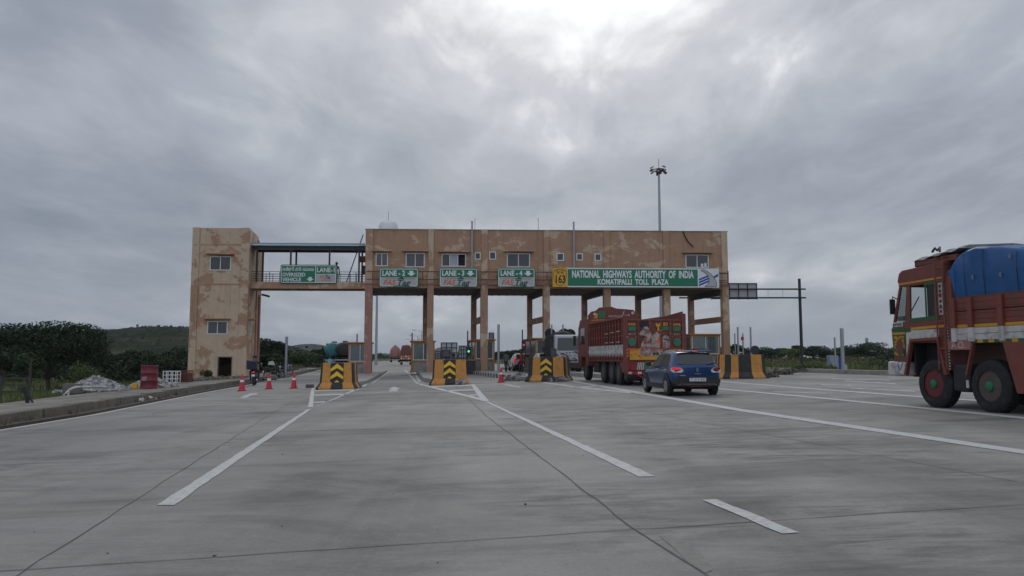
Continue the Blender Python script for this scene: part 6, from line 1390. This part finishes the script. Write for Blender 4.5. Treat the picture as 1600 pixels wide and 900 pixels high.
def make_tree(name, label, loc, h, wdt, leaf, n, size, trunk_h=.28, style='round', group=None, rz=0, nlimb=6):
    t_ = thing(name, label, name.replace('_', ' ').split()[-1], loc, rz, group)
    tk = MB(); r0 = h * .022 + .03; lean = random.uniform(-.06, .06) * h
    tk.tube([(0, 0, -.6), (lean * .3, 0, h * trunk_h * .6), (lean * .6, lean * .2, h * trunk_h), (lean, 0, h * (trunk_h + .25))], [r0 * 1.5, r0, r0 * .85, r0 * .45], 8)
    cl = []
    for k in range(nlimb):
        a = 6.283 * k / nlimb + random.uniform(-.4, .4); rr = wdt * .5 * random.uniform(.45, .72); zz = h * random.uniform(trunk_h + .22, .80 if style == 'round' else .72)
        e = Vector((rr * math.cos(a), rr * math.sin(a), zz)); m_ = Vector((e.x * .45, e.y * .45, h * trunk_h + (zz - h * trunk_h) * .6))
        tk.tube([(lean * .6, 0, h * trunk_h * .9), m_, e], [r0 * .5, r0 * .34, r0 * .12], 6)
        cl.append((e.x, e.y, e.z + .04 * h, wdt * random.uniform(.19, .30), h * random.uniform(.10, .17)))
    for _ in range(nlimb + 3):
        a = random.uniform(0, 6.283); rr = wdt * .5 * math.sqrt(random.random()) * .78; top = .92 if style == 'round' else .86
        zz = h * (top - .30 * (rr / (wdt * .5)) ** 2 - random.uniform(0, .18 if style == 'round' else .08))
        cl.append((rr * math.cos(a), rr * math.sin(a), zz, wdt * random.uniform(.13, .24), h * random.uniform(.06, .12)))
    tk.build('trunk', M['bark'], t_, smooth=True)
    cm = MB(); leaf_cloud(cm, cl, n, size); cm.build('crown', M[leaf], t_)
    return t_
def bush(name, label, loc, h, wdt, leaf, n, size, group=None):
    o = thing(name, label, 'bush', loc, random.uniform(0, 6), group); cm = MB(); st = MB()
    cl = [(random.uniform(-.3, .3) * wdt, random.uniform(-.3, .3) * wdt, h * random.uniform(.35, .7), wdt * random.uniform(.2, .34), h * random.uniform(.2, .36)) for _ in range(6)]
    leaf_cloud(cm, cl, n, size)
    for k in range(5): a = k * 1.25; st.tube([(0, 0, -.05), (.25 * wdt * math.cos(a), .25 * wdt * math.sin(a), h * .6)], [.02, .008], 5)
    st.build('stem', M['bark'], o); cm.build('foliage', M[leaf], o); return o
# the big spreading tree in the field
ZF = -1.5
make_tree('spreading_tree', 'big dark flat topped tree standing alone in the green field', (-38.6, 64.5, tz(-38.6, 64.5)), 6.2, 8.6, 'leaf_dark', 22000, .19, .15, 'flat', None, 0, 17)
def behind(px, py_top, Y, wpx, leaf, label, n, size, group, proto=None, style='round'):
    x = P(px, 560, Y).x; zg = tz(x, min(Y, 420)); zt = P(px, py_top, Y).z; h = zt - zg; wd = wpx * Y / FPX
    return make_tree('field_tree', label, (x, Y, zg), h, wd, leaf, n, size, .18, style, group, random.uniform(0, 6))
GL = 'trees beyond the field behind the tower'
for a in [(8, 555, 80, 44, 'leaf_dark', 'dark rounded tree at the frame edge beside the big spreading tree', 3500, .26), (48, 550, 58, 44, 'leaf_mid', 'grey green small tree before the big spreading tree', 3000, .18),
          (176, 552, 88, 52, 'leaf_dark', 'dark tree directly beside the crown of the big spreading tree', 3500, .26), (206, 545, 110, 66, 'leaf_dark', 'tallish dark tree behind the red drum', 4000, .3),
          (243, 549, 92, 64, 'leaf_mid', 'mid green rounded tree above the red drum', 4000, .26), (276, 540, 105, 64, 'leaf_dark', 'dark tall tree touching the tower outline', 4200, .3),
          (262, 560, 78, 50, 'leaf_dark', 'low dark tree above the white steel crate', 3000, .22), (150, 560, 100, 56, 'leaf_mid', 'mid green tree deep behind the big spreading trunk', 3000, .26),
          (310, 548, 100, 60, 'leaf_dark', 'dark tree behind the stair tower', 2500, .3), (222, 562, 76, 40, 'leaf_mid', 'low mid green tree just above the red drum top', 2600, .22),
          (425, 531, 84, 48, 'leaf_dark', 'tall dark tree rising beside the tower column', 4200, .24), (418, 548, 80, 40, 'leaf_dark', 'dark tree behind the parked motorcycles', 3500, .22),
          (452, 545, 100, 56, 'leaf_mid', 'mid green tree behind the grey kerb pole', 3800, .26), (436, 552, 78, 34, 'leaf_mid', 'low mid green tree before the taller ones at the kerb pole', 2600, .2),
          (478, 549, 125, 52, 'leaf_mid', 'mid green tree between kerb pole and the round dark tree', 3200, .3), (517, 542, 135, 52, 'leaf_dark', 'round dark tree above the teal tanker', 4200, .3),
          (545, 552, 140, 40, 'leaf_dark', 'dark tree partly behind the first booth', 2600, .3), (500, 556, 150, 30, 'leaf_mid', 'small tree left of the round dark tree', 2000, .3)]:
    behind(*a, GL)
GR_ = 'trees of the far line beyond the field kerb'
random.seed(4)
looks = ['leaf_dark', 'leaf_dark', 'leaf_mid']
def far_trees(x0, x1, n, Y0, Y1, top0, top1, grp, lb):
    for k in range(n):
        px = x0 + (x1 - x0) * (k + .5) / n + random.uniform(-5, 5); Y = random.uniform(Y0, Y1); t_ = random.uniform(top0, top1)
        behind(px, t_, Y, random.uniform(26, 46), looks[k % 3], lb, 1500, .42, grp)
far_trees(1140, 1395, 13, 190, 235, 533, 543, GR_, 'dark bushy tree in the far line beyond the field kerb')
far_trees(1185, 1400, 9, 160, 185, 543, 550, GR_, 'dark bushy tree in the far line beyond the field kerb')
behind(1236, 543, 120, 34, 'leaf_pale', 'pale yellowish green young tree beside the dark gantry pole', 1800, .24, None)
behind(1340, 541, 130, 34, 'leaf_dark', 'rounder dark tree standing alone before the far line', 2400, .28, None)
far_trees(770, 850, 6, 150, 190, 541, 549, 'trees seen through lane 4', 'dark tree seen between booths beyond the walking person')
far_trees(560, 600, 3, 330, 380, 551, 554, 'trees far down lane 2', 'tiny far tree at the end of lane 2')
far_trees(1400, 1700, 9, 190, 235, 533, 545, GR_, 'dark bushy tree in the far line beyond the field kerb')
far_trees(880, 1140, 12, 160, 210, 540, 549, 'trees seen beyond the columns behind the trucks', 'dark tree beyond the columns behind the trucks')
random.seed(14)
q = G(171, 604, .2); bush('flowering_bush', 'bush with pale yellow tops behind the concrete rubble', (-20.6, 37.5, tz(-20.6, 37.5)), 1.65, 1.7, 'leaf_pale', 1500, .10)
for k, (px, Y, w_, h_, lf, lb) in enumerate([(258, 50, 2.2, 1.3, 'leaf_mid', 'low green bush behind the white steel crate'), (1300, 70, 6, .9, 'dry', 'low dry scrub patch beyond the field kerb near the blue cabinet'), (1365, 62, 3.4, 1.0, 'leaf_mid', 'low green bush beyond the field kerb near the lorry'), (1230, 95, 6, 1.1, 'dry', 'dry scrub near the gantry pole base'), (1275, 44.8, 2.6, .38, 'leaf_mid', 'grassy weed patch on the road edge before the blue cabinet'), (324, 57.9, .9, .9, 'leaf_mid', 'small weeds growing beside the tower door'), (452, 90, 4, 1.4, 'dry', 'dry shrub beyond the kerb behind the grey pole'), (1200, 88, 5, 1.0, 'dry', 'dry scrub beyond the wide barrier'), (1335, 110, 6, 1.4, 'dry', 'dry scrub beneath the lone round tree')]):
    x = P(px, 570, Y).x; bush('bush', lb, (x, Y, (gz(x) if lf != 'dry' and Y in (44.8, 57.9) else tz(x, Y)) + (.02 if Y == 44.8 else -.02 if Y == 57.9 else 0)), h_, w_, lf, 900, .11 if h_ < 1.2 else .14)
# grass in the fields
gm = MB(); random.seed(31)
def tuft(x, y, h, n):
    z = tz(x, y)
    for _ in range(n):
        a = random.uniform(0, 6.28); dx_, dy_ = random.uniform(-.3, .3), random.uniform(-.3, .3); hh = h * random.uniform(.5, 1.2)
        bx_, by_ = x + dx_, y + dy_; wd = hh * .16
        gm.add([(bx_ - wd * math.cos(a), by_ - wd * math.sin(a), z - .03), (bx_ + wd * math.cos(a), by_ + wd * math.sin(a), z - .03), (bx_ + random.uniform(-.4, .4) * hh, by_ + random.uniform(-.4, .4) * hh, z + hh)], [(0, 1, 2)])
for _ in range(5200):
    y = 18 + 75 * random.random() ** 1.3; l = XL(y) - FW(y); x = l - .4 - 34 * random.random() ** 1.4
    if mnoise.noise((x * .12, y * .12, 3)) > -.25: tuft(x, y, random.uniform(.16, .42), 5)
for _ in range(4200):
    y = 38 + 110 * random.random() ** 1.3; x = XR(y) + .6 + 45 * random.random() ** 1.2
    if mnoise.noise((x * .1, y * .1, 7)) > -.3: tuft(x, y, random.uniform(.2, .5), 4)
for _ in range(260):
    y = random.uniform(8, 56); x = XL(y) - random.uniform(.30, .36) - (.0 if random.random() < .5 else FW(y) - .7); 
    if random.random() < .4: continue
o = gm.build('field_grass', M['grass']); tag(o, 'rough green grass and weeds covering the open fields', 'grass', None, 'stuff')
# hills
def hill(name, prof, Yh, depth, zb, mtl, nx=150, ny=22, amp=1.0):
    f_ = interp([(a, b_) for a, b_ in prof]); vs, fs = [], []
    for j in range(ny):
        t_ = j / (ny - 1) * 2 - 1
        for i in range(nx):
            px = prof[0][0] + (prof[-1][0] - prof[0][0]) * i / (nx - 1); x = P(px, 500, Yh).x; hz_ = max(.5, P(px, f_(px), Yh).z - zb)
            y = Yh + t_ * depth; k = max(0, 1 - abs(t_) ** 1.5) 
            n_ = mnoise.fractal((x * .02, y * .02, 2.2), 1.0, 2.0, 5) * amp * (1 - .6 * (abs(t_) < .08))
            vs.append((x * (1 + .0 * t_), y, zb - 1 + hz_ * k + n_ * k))
    for j in range(ny - 1):
        for i in range(nx - 1): fs.append((j * nx + i, j * nx + i + 1, (j + 1) * nx + i + 1, (j + 1) * nx + i))
    o = MB().add(vs, fs).build(name, mtl, smooth=True); o['kind'] = 'structure'; return vs
hm = bpy.data.materials.new('scrub_hill'); hm.use_nodes = True; t = hm.node_tree; b = t.nodes['Principled BSDF']
hc = tramp(t, tnoise(t, .05, 9, .68), [(.36, (.014, .020, .010)), (.52, (.026, .034, .017)), (.62, (.06, .056, .038)), (.72, (.14, .11, .09))])
t.links.new(tmix(t, 1.0, hc, tramp(t, tnoise(t, .35, 6, .7), [(.3, .55), (.7, 1.3)]), 'MULTIPLY'), b.inputs['Base Color']); b.inputs['Roughness'].default_value = 1; b.inputs['Specular IOR Level'].default_value = 0
hv = hill('near_hill', [(-260, 552), (-100, 545), (0, 536), (60, 528), (120, 524), (150, 520), (165, 518), (186, 520), (200, 516), (222, 513), (240, 510), (262, 509), (285, 510), (305, 510), (330, 513), (360, 519), (395, 526), (420, 532), (450, 541), (475, 549), (500, 556)], 560, 200, -2, hm, 170, 26, 2.0)
hill('far_hill', [(380, 557), (420, 551), (455, 547), (466, 543), (478, 538), (488, 536.5), (498, 536.5), (506, 541), (515, 546), (530, 550), (545, 553), (570, 557)], 1700, 420, -3, hm, 60, 16, 3.0)
hill('far_hill', [(560, 557.5), (590, 555.5), (606, 553.5), (614, 552), (622, 553.5), (640, 556), (660, 557.5)], 2600, 500, -4, hm, 40, 12, 3.0)
hill('far_hill', [(672, 557), (680, 548), (686, 543), (694, 541), (702, 545), (720, 552), (745, 557)], 2300, 450, -4, hm, 40, 12, 3.0)
sc_ = MB(); random.seed(9)
for _ in range(7500):
    v_ = random.choice(hv); 
    if v_[1] > 590: continue
    x, y = v_[0] + random.uniform(-3, 3), v_[1] + random.uniform(-8, 8); s_ = random.uniform(.7, 2.0)
    if mnoise.noise((x * .03, y * .03, 8)) < -.18: continue
    for _k in range(2):
        p = Vector((x + random.uniform(-1, 1), y, v_[2] + random.uniform(-.2, 1.1) * s_ * .6)); a = random.uniform(0, 3.14)
        sc_.add([p + Vector((-s_ * math.cos(a) * .6, -s_ * math.sin(a) * .5, -.3 * s_)), p + Vector((s_ * math.cos(a) * .6, s_ * math.sin(a) * .5, -.35 * s_)), p + Vector((s_ * .4 * math.cos(a), 0, .35 * s_)), p + Vector((-s_ * .3 * math.cos(a), 0, .5 * s_))], [(0, 1, 2, 3)])
o = sc_.build('hillside_scrub', M['leaf_dark']); tag(o, 'dark scrub and small trees covering the near hillside', 'scrub', None, 'stuff')
us_ = MB(); random.seed(23)
for _ in range(520):        # dense dark understory between the field and the hill
    px = random.choice((random.uniform(-60, 300), random.uniform(100, 300), random.uniform(395, 545))); Y = random.uniform(84, 140); x = P(px, 560, Y).x; z = tz(x, Y)
    if XL(Y) - FW(Y) - 1 < x: continue
    h_ = random.uniform(1.2, 3.4); leaf_cloud(us_, [(x, Y, z + h_ * .45, h_ * .75, h_ * .52)], 70, .34)
o = us_.build('understory', M['leaf_dark']); tag(o, 'dense dark undergrowth between the trees behind the tower', 'undergrowth', None, 'stuff')
wd_ = MB(); random.seed(19)
for _ in range(2600):       # wood along the foot of the hill, and low scrub beyond the open field
    Y = random.uniform(150, 330); px = random.uniform(-150, 500); x = P(px, 560, Y).x; z = tz(x, min(Y, 420)); h_ = random.uniform(1.5, 4.5)
    leaf_cloud(wd_, [(x, Y, z + h_ * .5, h_ * .6, h_ * .55)], 6, 1.0)
for _ in range(1500):
    Y = random.uniform(120, 330); px = random.uniform(1120, 1750); x = P(px, 560, Y).x; z = tz(x, min(Y, 420)); h_ = random.uniform(.5, 1.9)
    leaf_cloud(wd_, [(x, Y, z + h_ * .4, h_ * .9, h_ * .5)], 6, .5)
for _ in range(900):
    Y = random.uniform(240, 420); px = random.uniform(640, 1120); x = P(px, 560, Y).x; z = tz(x, min(Y, 420)); h_ = random.uniform(1.5, 4)
    if XL(Y) < x < XR(Y): continue
    leaf_cloud(wd_, [(x, Y, z + h_ * .45, h_ * .8, h_ * .5)], 6, .9)
o = wd_.build('far_scrub', M['leaf_mid']); tag(o, 'low far scrub and wood merging along the field edges', 'scrub', None, 'stuff')

# ================================================================ clutter on the footpath
random.seed(2)
def fz(x): return gz(x) + FH
x, y = -15.3, 32.6
d_ = thing('drum', 'dented dull red steel drum standing on the footpath', 'drum', (x, y, fz(x)), .4)
MB().lathe([(0, 0), (.30, 0), (.31, .02), (.30, .04), (.295, .30), (.31, .32), (.295, .34), (.295, .60), (.31, .62), (.295, .64), (.30, .88), (.31, .90), (.30, .92), (.28, .9), (0, .885)], n=28).build('drum_body', M['drum'], d_, smooth=True)
o = MB(); sgn_ = lambda a, c: (.302 * math.sin(a / .3 + .0), -.302 * math.cos(a / .3), c)
for k, (w_, z) in enumerate(((.22, .44), (.18, .38), (.2, .33))): [o.poly([sgn_(-.05 + w_ * i / 5, z), sgn_(-.05 + w_ * i / 5 + w_ / 7, z), sgn_(-.05 + w_ * i / 5 + w_ / 7, z + .035), sgn_(-.05 + w_ * i / 5, z + .035)]) for i in range(5)]
o.build('painted_letters', M['truckwhite'], d_); d_.rotation_euler = (0, 0, -.35); d_.scale = (1.12, 1.12, 1.05)
o = thing('yellow_can', 'small yellow can at the foot of the red drum', 'can', (x - .47, y - .25, fz(x)), .2); MB().box(-.11, .11, -.09, .09, 0, .22).build('can', M['signyellow'], o, bevel=.02); MB().lathe([(.03, .22), (.03, .25), (0, .25)], n=10).build('cap', M['black'], o)
rubble('rubble_heap', 'heap of grey white broken concrete on the footpath by the drum', [(1500, -17.0, 31.6, 1.15, .8, .115, .52, None), (420, -15.9, 34.2, 1.0, 1.2, .10, .38, None), (160, -16.6, 30.5, 1.5, .7, .09, .04, None)], M['rubble'])
for o_ in bpy.data.objects:
    if o_.name.startswith('rubble_heap'): o_.location.z += FH
rubble('tower_rubble', 'low brown rubble lying along the foot of the stair tower', [(420, -20.3, 54.5, 2.6, 1.6, .15, .18), (140, -17.6, 53.5, 1.2, 2.5, .12, .05)], M['rubble_brown'])
bpy.data.objects['tower_rubble'].location.z += FH - .16
rubble('kerb_litter', 'stones, paper and dirt scattered along the kerb gutter', [(5, -11.2 - .16 * k, 16.4 + 1.05 * k, .32, .5, .10, .02, gz(-12) + .05) for k in range(16)] + [(14, -11.3, 18.0, .45, .25, .12, .05, gz(-12) + .05)], M['rubble_brown'])
rubble('paper_litter', 'pale paper scraps lying in the kerb gutter', [(2, -11.2 - .16 * k, 16.4 + 1.3 * k, .3, .4, .13, .02, gz(-12) + .08) for k in range(9)], M['truckwhite'])
wr_ = MB(); random.seed(8)
for k in range(26):
    y = random.uniform(16, 32); x = XL(y) - random.uniform(.05, .3); a = random.uniform(0, 6.28); hh = random.uniform(.12, .35)
    for j in range(4): wr_.add([(x - .01, y, gz(x) + .03), (x + .012, y, gz(x) + .03), (x + random.uniform(-.15, .15), y + random.uniform(-.15, .15), gz(x) + hh * random.uniform(.5, 1))], [(0, 1, 2)])
tag(wr_.build('gutter_weeds', M['dry']), 'thin dry weeds growing in the kerb gutter', 'weeds', None, 'stuff')
for k, (px, lb) in enumerate(((107.5, 'dark grey concrete block under the bent white pipe, further from the rubble'), (120, 'dark grey concrete block under the bent white pipe, against the rubble'))):
    q = P(px, 616, 28.6); o = thing('concrete_block', lb, 'block', (q.x, 28.6, fz(q.x)), .1); MB().box(-.15, .14, -.2, .2, 0, .36).build('block', M['greyblock'], o, bevel=.015)
pz_ = lambda px, py, Y: tuple(P(px, py, Y))
o = thing('bent_pipe', 'long bent off white pipe resting over grey blocks and rubble', 'pipe', pz_(92, 628, 27.4))
MB().tube([pz_(89, 627, 27.2), pz_(100, 618, 27.4), pz_(110, 608, 27.8), pz_(118, 605, 28.0), pz_(140, 604.5, 28.6), pz_(165, 604.5, 29.4)], .045, 8).build('pipe_tube', M['truckwhite'], o, world=True, smooth=True)
o = thing('perforated_sheet', 'white perforated broken panel beneath the pipe end', 'panel', pz_(98, 628, 27)); MB().prism([(-.28, 0), (.2, 0), (.2, .38), (.05, .30), (-.28, .06)], lambda a, c, t: (a, t, c), 0, .04).build('panel', M['truckwhite'], o); hh = MB(); [hh.box(a - .035, a + .035, -.004, -.001, c - .025, c + .025) for a, c in ((-.1, .1), (.05, .14), (.1, .25), (-.02, .2), (.12, .06))]; hh.build('hole', M['dark'], o)
def crate(px, py, Y, w_, h_, mt, lb, rz):
    q = P(px, py, Y); o = thing('steel_crate', lb, 'crate', (q.x, Y, fz(q.x)), rz, None); m_ = MB(); d = .5
    for yy in (-d / 2, d / 2):
        for k in range(4): m_.bar((-w_ / 2 + w_ * k / 3, yy, 0), (-w_ / 2 + w_ * k / 3, yy, h_), .035, .035)
        for k in range(4): m_.bar((-w_ / 2, yy, h_ * k / 3), (w_ / 2, yy, h_ * k / 3), .035, .03)
    for xx in (-w_ / 2, w_ / 2):
        for z in (.015, h_ - .015): m_.bar((xx, -d / 2, z), (xx, d / 2, z), .033, .031)
    m_.build('frame', M[mt], o); return o
crate(268, 600, 42.5, .75, .62, 'white', 'white steel grid crate on the footpath before the tower', .1)
o = crate(288, 600, 43.2, .72, .62, 'rust', 'brown rusty crate next to the white one by the tower', -.05); MB().box(-.34, .34, -.20, .2, .03, .5).build('fill', M['rust'], o)
# broken railing and post at the frame edge
rq = lambda px, py, Y: tuple(P(px, py, Y))
o = thing('broken_railing', 'broken three bar steel railing at the footpath edge', 'railing', rq(5, 640, 24))
m_ = MB(); m_.bar(rq(-60, 592, 24.2), rq(46, 591, 24.6), .045, .045); m_.bar(rq(-60, 601.5, 24.2), rq(43, 601.5, 24.6), .04, .04); m_.bar(rq(-60, 612.5, 24.2), rq(40, 611.5, 24.6), .04, .04)
for px in (-50, 1.5, 46): m_.bar(rq(px, 588, 24.3), rq(px, 640, 24.3), .045, .045)
m_.build('rail', M['railgreen'], o, world=True)
o = thing('steel_stand', 'dark steel post on splayed feet at the end of the broken railing', 'post', rq(44, 637, 22.2))
m_ = MB(); m_.bar(rq(40, 604, 22.2), rq(44, 637, 22.2), .09, .07); m_.bar(rq(37, 606, 22.2), rq(37, 614, 22.2), .1, .1); a = Vector(rq(45, 635.5, 22.2)); m_.bar(a, a + Vector((.28, .1, -.03)), .07, .05); m_.bar(a, a + Vector((-.24, .1, -.03)), .07, .05); m_.bar(a + Vector((0, 0, .3)), a + Vector((.14, .05, .0)), .05, .05)
m_.build('post', M['black'], o, world=True)
o = thing('white_pole', 'thin white pole lying flat on the footpath beside the dark post', 'pole', rq(30, 640, 21.6)); MB().tube([rq(14, 640.5, 21.4), rq(50, 638, 22.0)], .025, 6).build('rod', M['truckwhite'], o, world=True)
x = P(48, 560, 40).x; o = thing('field_pole', 'old dark wooden pole in the field before the big tree', 'pole', (x, 40, tz(x, 40))); MB().tube([(0, 0, -.2), (.03, 0, P(48, 561, 40).z - tz(x, 40))], [.07, .05], 8).build('shaft', M['bark'], o); [MB().bar((-.02, -.06, 2.0 + k * .3), (.12, -.1, 2.0 + k * .3), .04, .04).build('peg', M['bark'], o) for k in range(2)]
# dark leaves / stones on the carriageway
rubble('road_debris', 'small dark stones and leaves lying on the carriageway', [(1, *tuple(G(px, py).xy), .02, .02, .014, 0) for px, py in ((52, 831), (172, 865), (440, 822), (590, 699), (545, 640), (443, 710), (240, 648), (152, 664), (120, 652), (820, 789), (612, 772), (913, 712), (300, 640), (1035, 602), (1228, 597), (680, 880), (335, 870), (900, 640))], M['black'])
# ---------------------------------------------------------------- a seam in the concrete, patched with mortar
MB().poly([lift(G(*q), .003) for q in ((1030, 838), (1046, 836), (1062, 843), (1078, 851), (1096, 866), (1108, 880), (1113, 892), (1100, 896), (1082, 886), (1066, 870), (1050, 854))]).build('mortar_patch', mat('mortar_patch', (.215, .205, .18), .9, var=.2, scale=6))['kind'] = 'structure'
HAZE = True
if HAZE:
    hzm = bpy.data.materials.new('haze_air'); hzm.use_nodes = True; t = hzm.node_tree; t.nodes.clear()
    v = t.nodes.new('ShaderNodeVolumePrincipled'); v.inputs['Density'].default_value = .00013; v.inputs['Color'].default_value = (.86, .92, 1.0, 1); v.inputs['Anisotropy'].default_value = .3
    oo = t.nodes.new('ShaderNodeOutputMaterial'); t.links.new(v.outputs[0], oo.inputs['Volume'])
    o = MB().box(-5200, 5200, -400, 6300, -9, 80).build('haze', hzm); o['kind'] = 'stuff'; o['label'] = 'thin bluish haze over the far hills'; o['category'] = 'haze'
